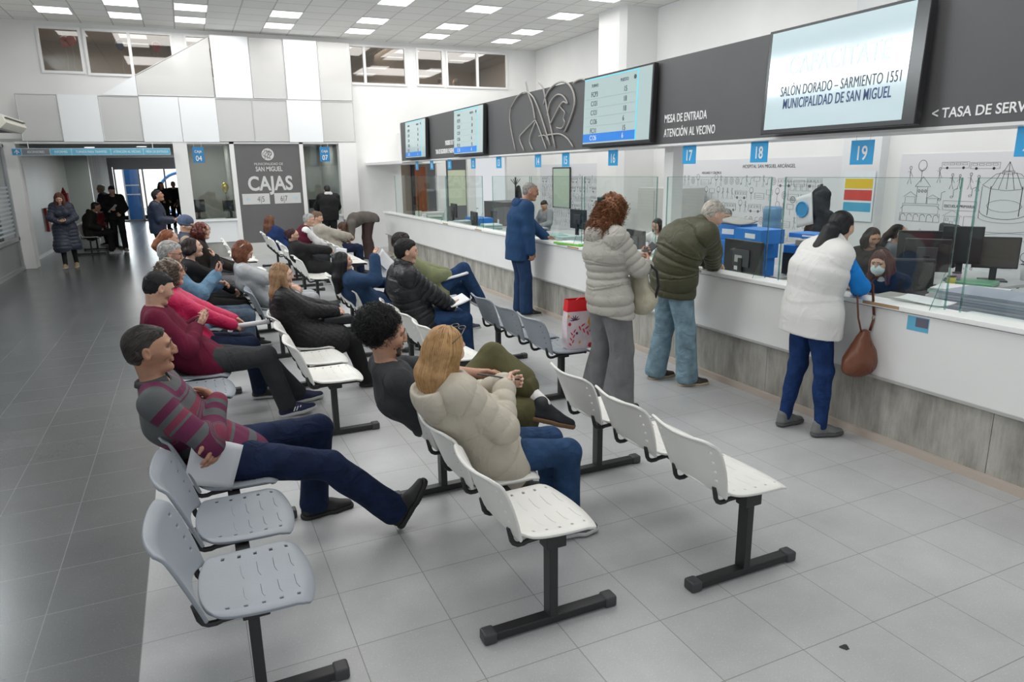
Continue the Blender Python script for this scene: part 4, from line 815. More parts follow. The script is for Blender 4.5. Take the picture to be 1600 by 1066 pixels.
e = empty('service_counter', (4.26, 0, 0), 0, 'long white service counter on a grey board plinth', 'counter')
wp = mat('white_laminate', (.80, .80, .79), .38, var=.02, vscale=2)
ys = [-1.5, .55, 2.4, 4.25, 6.1, 7.95, 9.8, 11.65, 13.5, 16.6]
for a, b in zip(ys[:-1], ys[1:]): MB().box(.045, a+.002, 0, .30, b-.002, .49).build('plinth_board', wood_grey() if a == ys[0] else bpy.data.materials['grey_washed_board'], e)
MB().box(0, -1.5, .485, .30, 16.6, .965).build('front_panel', wp, e); MB().box(-.012, -1.5, .470, .30, 16.6, .488).build('lower_edge', mat('grey_edge_strip', (.42, .42, .41), .5), e)
MB().box(-.03, -1.5, .975, .16, 16.65, 1.01).box(.02, -1.5, .955, .30, 16.6, .976).build('worktop', mat('white_worktop', (.84, .84, .83), .3), e, bevel=.005)
MB().box(.018, -1.5, 0, .05, 16.6, .055).build('skirting', mat('beige_skirting', (.50, .43, .37), .6), e)
MB().box(0.16, -1.5, .72, .95, 16.5, .755).build('clerk_desk', wp, e)
for y in (3.05, 5.05, 7.3, 9.0, 10.4, 12.0): MB().box(-.032, y, .985, -.029, y+.28, 1.006).build('worn_edge', mat('bare_chipboard', (.42, .28, .16), .8), e)
o = MB().box(4.258, 2.85, .86, 4.2595, 3.0, .955).build('sticker', [mat('sticker_blue', (.12, .42, .62), .5)]); tag(o, 'torn little blue sticker on the white counter front', 'sticker'); 
MB().box(4.256, 2.855, .89, 4.2578, 2.94, .95).build('print', mat('sticker_dark', (.12, .12, .16), .5), o)
# fascia with screens
e = empty('fascia', (4.24, 0, 0), 0, 'long dark grey fascia hanging above the service counter', 'fascia')
fm_ = mat('fascia_grey', (.105, .105, .108), .5, var=.05, vscale=1.5); MB().box(0, -1.5, 2.15, .14, 14.8, 2.92).build('board', fm_, e); MB().box(.0, -1.5, 2.13, .45, 14.8, 2.15).box(.14, -1.5, 2.15, .16, 14.8, 2.90).build('lower_trim', wp, e)
text('lettering', 'MESA DE ENTRADA', lwh, e, (-.002, 5.70, 2.345), .105, '-x', 'LEFT', .62, .002, bold=.001, spacing=1.08); text('lettering', 'ATENCI\u00d3N AL VECINO', lwh, e, (-.002, 5.70, 2.215), .105, '-x', 'LEFT', .62, .002, bold=.001, spacing=1.08)
text('lettering', '< TASA DE SERVICIOS', lwh, e, (-.002, 2.995, 2.20), .082, '-x', 'LEFT', .92, .002, bold=.001)
text('lettering', 'INGRESO DE TR\u00c1MITES', lwh, e, (-.002, 12.0, 2.37), .11, '-x', 'LEFT', .62, .002, bold=.002); text('lettering', 'TASA DE SEGURIDAD E HIGIENE', lwh, e, (-.002, 12.55, 2.235), .11, '-x', 'LEFT', .62, .002, bold=.002)
struct(MB().box(4.24, 14.8, 2.1, 5.2, YB, 2.16).build('trim_10', white)); struct(MB().box(5.12, 14.8, 2.16, 5.2, YB, 2.9).box(4.24, 14.8, 2.16, 5.2, 14.86, 2.9).build('trim_11', white))
e = empty('post', (4.42, 5.85, 0), 0, 'square white post between the fascia and the counter beside sign 17', 'post'); MB().box(0, -.07, .96, .13, .07, 2.14).build('shaft', wp, e); MB().box(-.01, -.08, .955, .14, .08, .965).build('base_plate', alu, e)
# crest on the fascia (profile with raised arms, as simple metal line work)
e = empty('crest', (4.22, 0, 0), 0, 'large grey line crest with a haloed profile mounted on the fascia', 'crest'); cm = mat('crest_metal', (.38, .36, .34), .45)
def cpt(px, py):                       # sheet coordinates of the crest: 0..100 wide, 0..115 high, upper left origin
    return (0, 9.22-px*.0172, 3.06-py*.0079)
LN = [([(52, 8), (60, 22), (66, 55), (78, 113)], .010), ([(2, 40), (0, 55), (3, 80), (10, 112)], .008), ([(2, 40), (14, 24), (28, 18), (40, 26), (48, 40), (58, 68), (70, 108)], .010), ([(30, 2), (34, 20), (42, 42), (46, 66)], .011), ([(46, 66), (26, 82), (18, 92), (26, 113)], .008), ([(46, 70), (36, 96), (42, 113)], .008), ([(46, 66), (50, 74), (56, 90), (64, 113)], .009),
      ([(60, 44), (66, 28), (78, 18), (92, 18), (102, 30), (106, 50), (100, 72), (92, 90)], .012), ([(66, 62), (70, 44), (80, 34), (90, 38), (96, 50), (90, 46), (84, 52), (78, 62), (70, 76)], .009), ([(84, 50), (88, 56), (92, 62), (90, 70), (92, 76), (88, 84), (80, 82)], .007), ([(104, 22), (116, 20), (130, 34), (136, 60), (132, 90), (122, 113)], .010), ([(66, 92), (84, 92), (96, 100), (104, 113)], .009), ([(52, 92), (62, 92), (66, 100)], .007)]
for L_, r in LN:
    P = [Vector(cpt(a, b-2)) for a, b in L_]; Q = []
    for i in range(len(P)-1):
        p0, p1, p2, p3 = P[max(i-1, 0)], P[i], P[i+1], P[min(i+2, len(P)-1)]
        for t in (0, .25, .5, .75): Q.append(.5*((2*p1)+(p2-p0)*t+(2*p0-5*p1+4*p2-p3)*t*t+(3*p1-p0-3*p2+p3)*t**3))
    Q.append(P[-1]); MB().tube(Q, r*1.15, 5).build('crest_line', cm, e, smooth=True)
# screens on the fascia
glow = mat('display_glow', (.25, .31, .31), .12, emit=(.46, .58, .585), est=.42, spec=.8); ink = mat('display_ink', (.05, .06, .07), .4); dblue = mat('display_blue', (.02, .14, .45), .3, emit=(.02, .16, .52), est=.6)
rows = [('FCP3', '15'), ('C121', '18'), ('C121', '18'), ('C126', '6'), ('FC11', '15'), ('C126', '6')]
tvs = []
for i, (ya, yb, lab) in enumerate(((14.17, 12.84, 'wall screen listing turns at the far end of the fascia'), (11.32, 10.03, 'wall screen listing turns between the far screen and the crest'), (7.09, 5.79, 'wall screen listing turns beside the MESA DE ENTRADA lettering'))):
    e = empty('display_screen', (4.14, ya, 2.17), 0, lab, 'screen', None); w = ya-yb
    e.rotation_euler = (0, math.radians(2.0), 0)
    MB().box(0, -w, 0, .055, 0, .735).build('housing', blk, e, bevel=.006); MB().box(.055, -w*.7, .15, .12, -w*.3, .55).build('bracket', blk, e)
    s_ = MB().box(-.003, -w+.02, .03, 0, -.02, .715).build('display', glow, e)
    MB().box(-.0045, -w*.80, .045, -.0031, -.02, .135).build('blue_row', dblue, s_); MB().box(-.0045, -w*.80, .70, -.0031, -.02, .712).box(-.0045, -w*.815, .03, -.0031, -w*.80, .715).build('blue_line', mat('display_cyan', (.1, .5, .6), .3, emit=(.1, .5, .65), est=.5), s_)
    for k, (a, b) in enumerate(rows):
        z = .52-.095*k; mm = lwh if k == 5 else ink; z = .065 if k == 5 else z
        text('lettering', a, mm, s_, (-.005, -.17, z), .075, '-x', 'LEFT', .85); text('lettering', b, mm, s_, (-.005, -w*.62, z), .075, '-x', 'LEFT', .85)
        if k < 5: MB().box(-.0045, -w*.78, z-.022, -.0031, -.05, z-.020).build('row_line', mat('display_line', (.25, .35, .36), .4), s_)
    text('lettering', 'TURNO', ink, s_, (-.005, -.17, .62), .045, '-x', 'LEFT', .9); text('lettering', 'PUESTO', ink, s_, (-.005, -w*.57, .62), .045, '-x', 'LEFT', .9)
    MB().lathe([(.022, 0), (.022, .002)], (0, 0, 0), 12).build('emblem', ink, s_).matrix_local = Matrix.Translation((-.004, -w*.77, .64)) @ Matrix.Rotation(math.radians(-90), 4, 'Y')
e = empty('display_screen', (4.12, 4.31, 2.165), 0, 'big wall screen announcing CAPACITATE above sign 19', 'screen'); e.rotation_euler = (0, math.radians(2.5), 0); w = 1.29
MB().box(0, -w, 0, .06, 0, .75).build('housing', mat('screen_bezel', (.03, .03, .032), .22), e, bevel=.006); MB().box(.06, -w*.7, .15, .13, -w*.3, .55).build('bracket', blk, e)
s_ = MB().box(-.003, -w+.09, .035, 0, -.035, .728).build('display', mat('display_glow_pale', (.28, .35, .37), .08, emit=(.50, .63, .67), est=.52, spec=1.0), e)
text('lettering', 'CAPACITATE', mat('glare_faded_ink', (.5, .6, .62), .3, emit=(.52, .62, .65), est=.56), s_, (-.005, -.225, .415), .185, '-x', 'LEFT', .74, .001, bold=.001, spacing=1.05)  # washed-out look of screen glare put into the lettering colour
text('lettering', 'SAL\u00d3N DORADO \u2013 SARMIENTO 1551', mat('display_slate', (.06, .08, .11), .4), s_, (-.005, -.17, .268), .100, '-x', 'LEFT', .57, .001, bold=.0, spacing=1.06)
text('lettering', 'MUNICIPALIDAD DE SAN MIGUEL', mat('display_navy', (.02, .06, .20), .4), s_, (-.005, -.205, .178), .100, '-x', 'LEFT', .57, .001, bold=.001, spacing=1.06)
# numbered signs
sgb = mat('sign_blue', (.03, .40, .80), .4)
WORDS = dict(zip('9 10 11 12 13 14 15 16 17 18 19 20'.split(), ('nine, farthest along the counter', 'ten, under the farthest wall screen', 'eleven, right of sign ten', 'twelve, under the second wall screen', 'thirteen, left of the line crest', 'fourteen, under the line crest', 'fifteen, right of the crest', 'sixteen, under the screen of turns', 'seventeen, right of the white post', 'eighteen, between the post and the big screen', 'nineteen, under the big wall screen', 'twenty, cut by the right picture edge')))
for num, yc, w in (('9', 13.95, .19), ('10', 13.0, .19), ('11', 12.0, .19), ('12', 10.86, .19), ('13', 9.82, .19), ('14', 8.52, .18), ('15', 7.76, .18), ('16', 6.69, .19), ('17', 5.39, .19), ('18', 4.50, .19), ('19', 3.52, .185), ('20', 2.42, .19)):
    e = empty('number_sign', (4.30, yc, 1.96), 0, 'blue hanging sign numbered '+WORDS[num], 'sign'); z0 = -.03 if num == '19' else 0
    MB().box(0, -w/2, z0, .006, w/2, z0+.165).build('plate', sgb, e, bevel=.002); text('lettering', num, lwh, e, (-.002, 0, z0+.032), .135, '-x', 'CENTER', .74, .001, bold=.002)
    MB().tube([(.003, -w*.3, z0+.165), (.003, -w*.3, .19)], .0015, 4).tube([(.003, w*.3, z0+.165), (.003, w*.3, .19)], .0015, 4).build('hook', alu, e)
# glass screens on the counter
gs = glassmat('counter_glass', (.955, .985, .975), .02); ge = glassmat('glass_edge', (.50, .72, .68), .08)
for a, b in ((15.9, 14.2), (14.15, 12.42), (12.38, 10.64), (10.22, 8.9), (8.85, 7.46), (7.40, 5.95), (5.78, 4.40), (4.25, 2.83), (2.73, 1.2)):
    e = empty('glass_screen', (4.36, 0, 1.012), 0, 'clear glass screen standing on the service counter', 'glass screen', 'glass screens along the counter')
    MB().box(0, b, 0, .008, a, .83).build('pane', gs, e); ed = MB()
    for y in (a, b): ed.box(-.001, y-.004, 0, .009, y+.004, .83)
    ed.box(.001, b, .8275, .007, a, .8305).build('edge', ge, e); 
    MB().prism([(.0, .0), (-.11, .0), (.0, .24)], 1, b+.02, b+.028).build('glass_foot', gs, e); MB().tube([(-.11, b+.024, .002), (0, b+.024, .24)], .003, 4).build('foot_edge', ge, e)

area('facade_fill_light', (0, YD+3, 6), (math.radians(60), 0, 0), 8, 3, 1600, (1, .98, .95))  # added area lamp aimed at the street facade to brighten it
# ================================================================ beam seating
def seat_mesh(name, m, parent, y0, back=False, n=30):
    V_ = []; idx = {}
    def outline(u, v):                       # u across -1..1, v from rear to front (or from bottom to top of the backrest)
        if not back:
            w = .236-.020*(1-v)**3; a_ = abs(u)
            x = -.170+.045*a_**2.4+(.405-.045*a_**2.4-.036*a_**2.2)*v
            e_ = max(0, a_-.80)/.20; y = u*w*(1-.06*(abs(v-.5)*2)**8*e_)
            z = .457-.015*math.sin(math.pi*v)*(1-u*u)-.030*max(0, (v-.82)/.18)**2+.008*a_**3-.012*e_*e_*(1-max(0, (v-.9)/.1))+.010*(1-v)**5
            return (x, y, z)
        w = .196+.040*math.sin(math.pi*.5*min(1, v*1.35)); a_ = abs(u)
        z = .440+.322*v+.050*(1-a_**2)*(1-v)**3-.016*(1-a_**1.6)*v**3-.020*a_**8*v**6
        y = u*w*(1-.05*max(0, v-.85)/.15*a_**6)
        x = -.185-.075*v-.030*v*v+.045*u*u*(1-.15*v)-.022*(max(0, v-.88)/.12)**1.5
        return (x, y, z)
    f = []
    for i in range(n+1):
        for j in range(n+1): V_.append(outline(-1+2*j/n, i/n))
    holes = set()
    if not back:
        for c in (5, 10, 15, 20, 25): holes |= {(c, 3), (c, 26)}
    else:
        for c in (8, 13, 18, 23): holes |= {(c, 3), (c, 26)}
    for i in range(n):
        for j in range(n):
            if (i, j) in holes: continue
            f.append((i*(n+1)+j, i*(n+1)+j+1, (i+1)*(n+1)+j+1, (i+1)*(n+1)+j))
    me = bpy.data.meshes.new(name); me.from_pydata([(x, y+y0, z) for x, y, z in V_], [], [q[::-1] for q in f]); me.update()
    o = link(name, me, m, parent, True); s = o.modifiers.new('thickness', 'SOLIDIFY'); s.thickness = .014; s.offset = -1 if not back else 1
    b = o.modifiers.new('round', 'BEVEL'); b.width = .004; b.segments = 2; b.limit_method = 'ANGLE'; b.angle_limit = 1.0
    return o
sw = mat('seat_white', (.76, .755, .72), .42, bump=.05, bscale=90, var=.03, vscale=5); sg = mat('seat_grey', (.275, .305, .34), .42, bump=.05, bscale=90, var=.03, vscale=5); fr = mat('frame_black', (.018, .018, .019), .42)
rib_w = mat('seat_white_rib', (.66, .655, .62), .45); rib_g = mat('seat_grey_rib', (.225, .25, .28), .45)
def bench(px, ys, m, lab, posts, yfix=None):
    e = empty('bench_seating', (px, ys[0], 0), 0, lab, 'bench', None); y0 = ys[0]
    rm = rib_w if m is sw else rib_g
    MB().box(-.028, min(posts)-y0-.03, .385, .028, max(max(ys)+.2, max(posts)+.03)-y0, .428).build('beam', fr, e, bevel=.004)
    for p in posts:
        p -= y0; MB().box(-.018, p-.032, .04, .022, p+.032, .40).box(-.035, p-.036, .372, .06, p+.036, .432).build('leg', fr, e, bevel=.004)
        fo = MB().box(-.30, p-.028, .008, .30, p+.028, .045).build('foot', fr, e, bevel=.005); MB().box(-.325, p-.034, 0, -.265, p+.034, .052).build('foot_cap', dgr, fo, bevel=.01); MB().box(.265, p-.034, 0, .325, p+.034, .052).build('foot_cap', dgr, fo, bevel=.01)
    for k, y in enumerate(ys):
        yy = y-y0; s = seat_mesh('seat', m, e, yy); b = seat_mesh('backrest', m, e, yy, True)
        if k < 2 or m is sg:
            r = MB()
            for i in range(5):
                v = .22+.15*i; x = -.170+.405*v
                for (u0, u1) in ((-.58, -.16), (.10, .52)):
                    r.tube([(x+(.008 if k_ == 0 else 0), yy+u*.236, .4572-.015*math.sin(math.pi*v)*(1-u*u)+.008*abs(u)**3) for k_, u in ((0, u0), (1, u0+.12), (2, u1))], .0016, 4)
            r.build('rib', rm, s)
        for sd in (-.15, .15): MB().tube([(.20, yy+sd, .412), (.02, yy+sd, .414), (-.10, yy+sd, .408), (-.120, yy+sd, .402), (-.145, yy+sd, .403), (-.162, yy+sd, .413), (-.172, yy+sd, .430), (-.177, yy+sd, .455), (-.184, yy+sd, .49)], .0115, 8).build('bracket', fr, e, smooth=True)
        MB().tube([(.185, yy-.165, .412), (.185, yy+.165, .412)], .011, 8).build('crossbar', fr, e, smooth=True)
    return e
bench(.045, (2.525, 3.07, 3.62), sg, 'grey three-seat bench nearest the camera, with the man in the striped shirt', (2.42, 3.86))
bench(-.07, (5.20, 5.74, 6.28), sg, 'grey three-seat beam bench with the man in the burgundy sweater', (5.0, 6.5))
bench(-.05, (7.50, 8.04, 8.58, 9.12), sg, 'grey beam bench where the grey haired person in denim sits', (7.4, 9.25))
bench(.05, (10.3, 10.84, 11.38), sg, 'grey beam bench far left under the person in the blue beanie', (10.1, 11.6))
bench(1.24, (2.53, 3.07, 3.61), sw, 'white three-seat beam bench with the blonde woman in the cream coat', (2.36, 3.79))
bench(2.25, (2.45, 2.99, 3.53), sw, 'empty white three-seat beam bench nearest the camera on the right', (2.28, 3.62))
bench(.83, (5.16, 5.70, 6.24), sw, 'white three-seat beam bench with the woman in the black quilted coat', (5.05, 6.42))
bench(1.87, (5.28, 5.82, 6.36), sw, 'white three-seat beam bench with the man in the black puffer jacket', (5.10, 6.55))
bench(2.75, (5.10, 5.64, 6.18), sg, 'grey three-seat beam bench near the counter with the red patterned bag on it', (5.03, 6.38))
bench(.75, (7.76, 8.30, 8.84), sg, 'grey three-seat beam bench with the woman in the pale grey shirt', (7.60, 8.97))
bench(1.72, (7.34, 7.88, 8.42), sw, 'white three-seat beam bench with the black haired woman in the blue coat', (7.2, 8.6))
bench(2.52, (7.62, 8.16), sw, 'white two-seat beam bench behind the black puffer jacket near the counter', (7.5, 8.3))
bench(1.62, (10.38, 10.92, 11.46), sw, 'white three-seat beam bench with the bespectacled woman in black', (10.55, 11.86))
bench(.80, (10.7, 11.24, 11.78), sw, 'white bench behind the one with the woman in the pale grey shirt', (10.5, 11.9))
bench(1.68, (12.6, 13.14), sw, 'white beam bench behind the one with the bespectacled woman', (12.4, 13.25))
bench(1.62, (13.9, 14.44, 14.98, 15.52), sw, 'white bench before the dark cashier sign, with the long haired woman in blue', (13.7, 15.6))
bench(.80, (13.2, 13.74, 14.28), sw, 'white beam bench farthest away in front of the left cashier counter', (13.1, 14.4))
bench(2.46, (11.9, 12.44, 12.98, 13.5), sw, 'white beam bench beside the woman who bends over', (11.8, 13.6))
bench(-2.35, (20.6, 21.14, 21.68), sw, 'white beam bench against the corridor wall', (20.5, 21.8))
# ================================================================ the people
def fit(hd, pel, bend=0, neck=(0, 0), head=(0, 0, 0), side=0, twist=0, fem=False, sc=None):
    """lean and body scale that bring the head centre to hd (local)"""
    lean, s = 0.0, 1.0 if sc is None else sc; P = np.array(pel, float); hd = np.array(hd, float); sd = side
    for _ in range(14):
        def sp(deg): a = math.radians(deg); return unit(rotz(V(math.sin(a), math.sin(math.radians(sd)), math.cos(a)), math.radians(twist)*.5))
        Nb = P+sp(lean)*.15*s+sp(lean+bend*.5)*.19*s+sp(lean+bend)*.165*s; HC = Nb+unit(sp(lean+bend*.8)+rotz(V(.30+neck[0], neck[1], 0), math.radians(twist)))*.150*s+headR(*head)@V(.012, 0, .018)*s
        a1 = math.atan2(HC[0]-P[0], HC[2]-P[2]); a2 = math.atan2(hd[0]-P[0], hd[2]-P[2]); lean += math.degrees(a2-a1)*.9
        sd += math.degrees(math.atan2(hd[1]-HC[1], hd[2]-P[2]))*.8
        if sc is None: s *= (np.linalg.norm(hd-P)/np.linalg.norm(HC-P))**.8; s = min(1.08, max(.86, s))
    return dict(lean=lean, sc=s, side=sd)
def sitter(label, px, y, hdw, rz=0, pel=(.02, 0, .535), bend=20, group=None, **k):
    """someone seated on the bench at post px, seat centre y; hdw = head centre in the room"""
    d = rotz(np.array((hdw[0]-px, hdw[1]-y, 0)), -math.radians(rz)); hd = (d[0], d[1], hdw[2])
    f = fit(hd, pel, bend, k.get('neck', (0, 0)), k.get('head', (0, 0, 0)), k.get('side', 0), k.get('twist', 0), sc=k.get('sc')); k.pop('side', 0); k.pop('sc', 0)
    return person(label, (px, y), rz, sit=True, pel=pel, bend=bend, group=group, **f, **k)
black = cloth('black_cloth', (.012, .012, .013)); blackp = nylon('black_nylon', (.012, .013, .015), .45); dnavy = cloth('navy_cloth', (.012, .018, .045)); whitec = cloth('white_cloth', (.72, .72, .71))
denim = jeans('mid_blue_denim', (.018, .048, .12)); dkdenim = jeans('dark_denim', (.010, .018, .044)); ltdenim = jeans('faded_denim', (.20, .30, .36)); charc = cloth('charcoal_cloth', (.035, .038, .042)); paper = mat('white_paper', (.80, .81, .83), .8)
def sheet(name, label, cat, p, ax, ay, w, h, m=paper, thick=.0015, curve=.02, group=None, parent=None, extra=None):
    """a slightly curved sheet centred at p, edges along ax and ay"""
    p, ax, ay = np.array(p, float), unit(ax), unit(ay); n = np.cross(ax, ay); mb = MB(); N_ = 8
    vs = []
    for sgn in (0, 1):
        for i in range(N_+1):
            for j in range(N_+1): u, v = i/N_-.5, j/N_-.5; vs.append(ax*u*w+ay*v*h+n*(curve*(u*u*4-.5)+curve*.4*math.sin(v*5)+sgn*thick))
    fs = []; K = (N_+1)**2
    for i in range(N_):
        for j in range(N_): a = i*(N_+1)+j; fs += [(a, a+1, a+N_+2, a+N_+1), (K+a, K+a+N_+1, K+a+N_+2, K+a+1)]
    for i in range(N_):
        for a, b in ((i*(N_+1), (i+1)*(N_+1)), ((i+1)*(N_+1)+N_, i*(N_+1)+N_), (i+1, i), (N_*(N_+1)+i, N_*(N_+1)+i+1)): fs.append((a, b, b+K, a+K))
    mb.add(vs, fs); o = mb.build(name, m, parent, smooth=True); o.location = tuple(p); tag(o, label, cat, group); return o
def frame3(d, n): d = unit(d); n = unit(np.array(n)-d*(np.array(n)@d)); return d, np.cross(n, d), n
def phone(J, side, label, off=(.075, .0, .028), tilt=None, name='phone'):
    W_, d, n, th = J[('h', side)]; c = W_+d*off[0]+th*off[1]+n*off[2]
    e = empty(name, world_pt(J, c), 0, label, 'phone'); rz = J['root'].rotation_euler.z; d2, n2, t2 = rotz(d, rz), rotz(n, rz), rotz(th, rz)
    M_ = Matrix((d2, t2, np.cross(d2, t2))).transposed().to_4x4(); mb = MB().obox(M_, .145, .072, .009); o = mb.build('case', blk, e, bevel=.003)
    M2 = M_.copy(); q = np.cross(d2, t2)*(.005 if (np.cross(d2, t2)@n2) > 0 else -.005)
    mb = MB().obox(Matrix.Translation(tuple(-q)) @ M_, .135, .064, .0012); mb.build('display', mat('phone_display', (.08, .10, .11), .1), e); return e
# ---- man in the striped shirt
def plaid():
    m = bpy.data.materials.new('striped_jersey'); m.use_nodes = True; N, L = nodes(m); b = N['Principled BSDF']; b.inputs['Roughness'].default_value = .9
    at = N.new('ShaderNodeAttribute'); at.attribute_name = 's'; ml = N.new('ShaderNodeMath'); ml.operation = 'MULTIPLY'; ml.inputs[1].default_value = 1/.215; L.new(at.outputs['Fac'], ml.inputs[0])
    fr_ = N.new('ShaderNodeMath'); fr_.operation = 'FRACT'; L.new(ml.outputs[0], fr_.inputs[0]); cr = N.new('ShaderNodeValToRGB'); cr.color_ramp.interpolation = 'CONSTANT'
    el_ = cr.color_ramp.elements; el_[0].position = 0; el_[0].color = (.115, .014, .055, 1); el_[1].position = .20; el_[1].color = (.082, .088, .092, 1)
    for p, c in ((.40, (.10, .010, .045, 1)), (.58, (.078, .085, .088, 1)), (.70, (.17, .025, .055, 1)), (.84, (.085, .09, .095, 1)), (.90, (.12, .014, .055, 1))): q = el_.new(p); q.color = c
    L.new(fr_.outputs[0], cr.inputs[0]); L.new(cr.outputs[0], b.inputs['Base Color'])
    tc = N.new('ShaderNodeTexCoord'); n = N.new('ShaderNodeTexNoise'); n.inputs['Scale'].default_value = 160; L.new(tc.outputs['Object'], n.inputs[0]); bp = N.new('ShaderNodeBump'); bp.inputs['Strength'].default_value = .3; bp.inputs['Distance'].default_value = .004; L.new(n.outputs[0], bp.inputs['Height']); L.new(bp.outputs[0], b.inputs['Normal']); return m
def p1x(J):
    W_, d, n, th = J[('h', 1)]
    w = J['wr'][-1]; u = unit(J['wr'][-1]-J['el'][-1]); a = unit(np.cross(u, V(0, 0, 1))); b = np.cross(u, a)
    MB().tube([w-u*.012+a*.034*math.cos(t)+b*.034*math.sin(t) for t in [x*2*math.pi/16 for x in range(17)]], .0042, 6).build('bracelet', fr, J['root'], smooth=True)
J = sitter('man in a maroon and grey striped shirt slouching with arms crossed and legs stretched out', .03, 3.62, (-.245, 3.60, 1.13), vox=.0062, tone='tan', bulk=.98, belly=.42, bend=34, neck=(.12, 0), head=(0, -2, 0), nose=1.35, age=1, jaw=.98,
    pel=(.05, 0, .535), hR=(-.01, -.02, .83), eR=(.2, -1, -.9), hL=(-.03, -.235, .73), eL=(.3, 1, -.8), dL=(-.2, -.62, -.75), nL=(-.5, .3, -.1), dR=(-.5, .8, .15), nR=(-.7, -.4, -.2), curl=(22, 25),
    aR=(.80, -.17, .13), kR=(.1, -.05, 1), aL=(.44, .20, .10), kL=(.8, .05, 1), fR=(.55, -.05, .85), fL=(1, .15, 0), twist=-4,
    top=dict(name='shirt', m=plaid(), off=.016, wr=.0045, wf=5.5, cuff=.006, hem=.03), bottom=dict(name='jeans', m=dkdenim if False else jeans('navy_denim', (.008, .016, .048)), off=.016, ank=.028, wr=.0035, wf=5), shoes=((.012, .012, .012), (.018, .018, .018)),
    hair=dict(st='short', col=(.020, .016, .013), hi=(.06, .052, .046), n=3000, thick=.7, r=.0009, fringe=-.016), brow=(.05, .04, .03), extra=p1x)
# grey collar of the shirt
def collar(J, m, r=.066, h=.045, nm='collar', tilt=.35, open_=.8):
    ax = unit(J['ud']+J['fw']*tilt); a = J['lat']; f = np.cross(a, ax); c = J['Nb']+ax*.004+J['fw']*.004; mb = MB(); vs = []; fs = []; n = 26
    for k, (rr, zz) in enumerate(((r*.92, -.012), (r*.95, h*.9), (r*1.03, h), (r*1.12, h*.55), (r*1.24, h*.05))):
        for i in range(n+1): t = -math.pi+open_/2+(2*math.pi-open_)*i/n+math.pi; t = open_/2+(2*math.pi-open_)*i/n; vs.append(c+(f*math.cos(t)*1.05+a*math.sin(t))*rr+ax*(zz-.015*math.cos(t)*(k > 2)))
    for k in range(4):
        for i in range(n): q = k*(n+1)+i; fs.append((q, q+1, q+n+2, q+n+1))
    mb.add(vs, fs); o = mb.build(nm, m, J['root'], smooth=True); s = o.modifiers.new('thickness', 'SOLIDIFY'); s.thickness = .004; return o
collar(J, cloth('collar_grey', (.06, .066, .07)), .066, .042)
W_, d, n_, th = J[('h', 1)]; c = W_+d*.06+n_*.022
sheet('paper_sheet', 'folded white paper sheet held by the man in the striped shirt', 'paper', world_pt(J, c+V(.0, .012, -.085)), (.9, -.05, -.30), (.25, -.22, .85), .22, .27, curve=.012)
# ---- man in burgundy sweater
J = sitter('man in a plain burgundy sweater looking down at his phone', -.07, 5.74, (-.27, 5.72, 1.12), vox=.0072, tone='light', bulk=1.12, belly=.9, bend=40, neck=(.35, 0), head=(22, 22, 0), pel=(.05, 0, .53),
    hR=(.02, -.06, .80), eR=(.1, -1, -.7), hL=(.04, .07, .82), eL=(.1, 1, -.8), dR=(.55, .45, .35), dL=(.5, -.5, .3), nR=(-.5, .4, .6), nL=(-.4, -.3, .7), curl=(42, 42), aR=(.62, -.06, .10), aL=(.74, .24, .10), kR=(.2, 0, 1), kL=(.2, 0, 1), fR=(.95, -.2, .18), fL=(1, .1, .1),
    top=dict(name='sweater', m=cloth('burgundy_knit', (.115, .006, .028), bscale=300), off=.020, wr=.0035, wf=5, cuff=.002), bottom=dict(name='trousers', m=charc, off=.016, ank=.02, wr=.0035), shoes=((.012, .018, .07), (.62, .62, .62)), hair=dict(st='short', col=(.006, .006, .007), n=2200, thick=.7, r=.0009), brow=(.01, .01, .01), shoe_name='trainer')
phone(J, -1, 'phone in the hands of the man in the burgundy sweater', (.085, .0, .032))
a, f, l, up = J[('f', -1)]
mb = MB()
for q in (.040, .062, .084):
    mb.add([a+f*(q+dx)-l*(.0455-.0005*i)+up*z for i, (dx, z) in enumerate(((0, -.066), (.010, -.066), (.030, -.034), (.020, -.034)))]+[a+f*(q+dx)-l*(.034)+up*z for (dx, z) in ((0, -.066), (.010, -.066), (.030, -.034), (.020, -.034))], [(0, 1, 2, 3), (7, 6, 5, 4), (0, 4, 5, 1), (1, 5, 6, 2), (2, 6, 7, 3), (3, 7, 4, 0)])
mb.build('stripes', lwh, [c_ for c_ in J['root'].children if c_.name.startswith('trainer')][1])
# ---- row of people on the left grey benches
J = sitter('woman in a bright raspberry jacket with short curly greying brown hair', -.07, 6.28, (-.19, 6.30, 1.16), vox=.0085, fem=True, tone='light', bulk=1.05, bend=18, head=(-2, 2, 0), neck=(.1, 0), hR=(.30, -.02, .68), hL=(.32, .10, .70), aR=(.46, -.04, .095), aL=(.50, .22, .095), kR=(.7, 0, 1), kL=(.7, .1, 1),
    top=dict(name='jacket', m=nylon('raspberry_fabric', (.55, .018, .095), .5), off=.026, wr=.0035, wf=6, collar=.03), bottom=dict(name='jeans', m=dkdenim, off=.012), hair=dict(st='curlylong', col=(.075, .05, .035), hi=(.26, .21, .17), L=.07, n=900, thick=1.05, r=.0013), nose=1.1)
W_, d, n_, th = J[('h', -1)]
e = empty('paper_roll', world_pt(J, W_+d*.07+n_*.02+V(.10, 0, .03)), 0, 'roll of white paper held by the woman in the raspberry jacket', 'paper'); MB().tube([(-.14, -.01, -.005), (.15, .01, .005)], .021, 12).build('roll', paper, e, smooth=True)
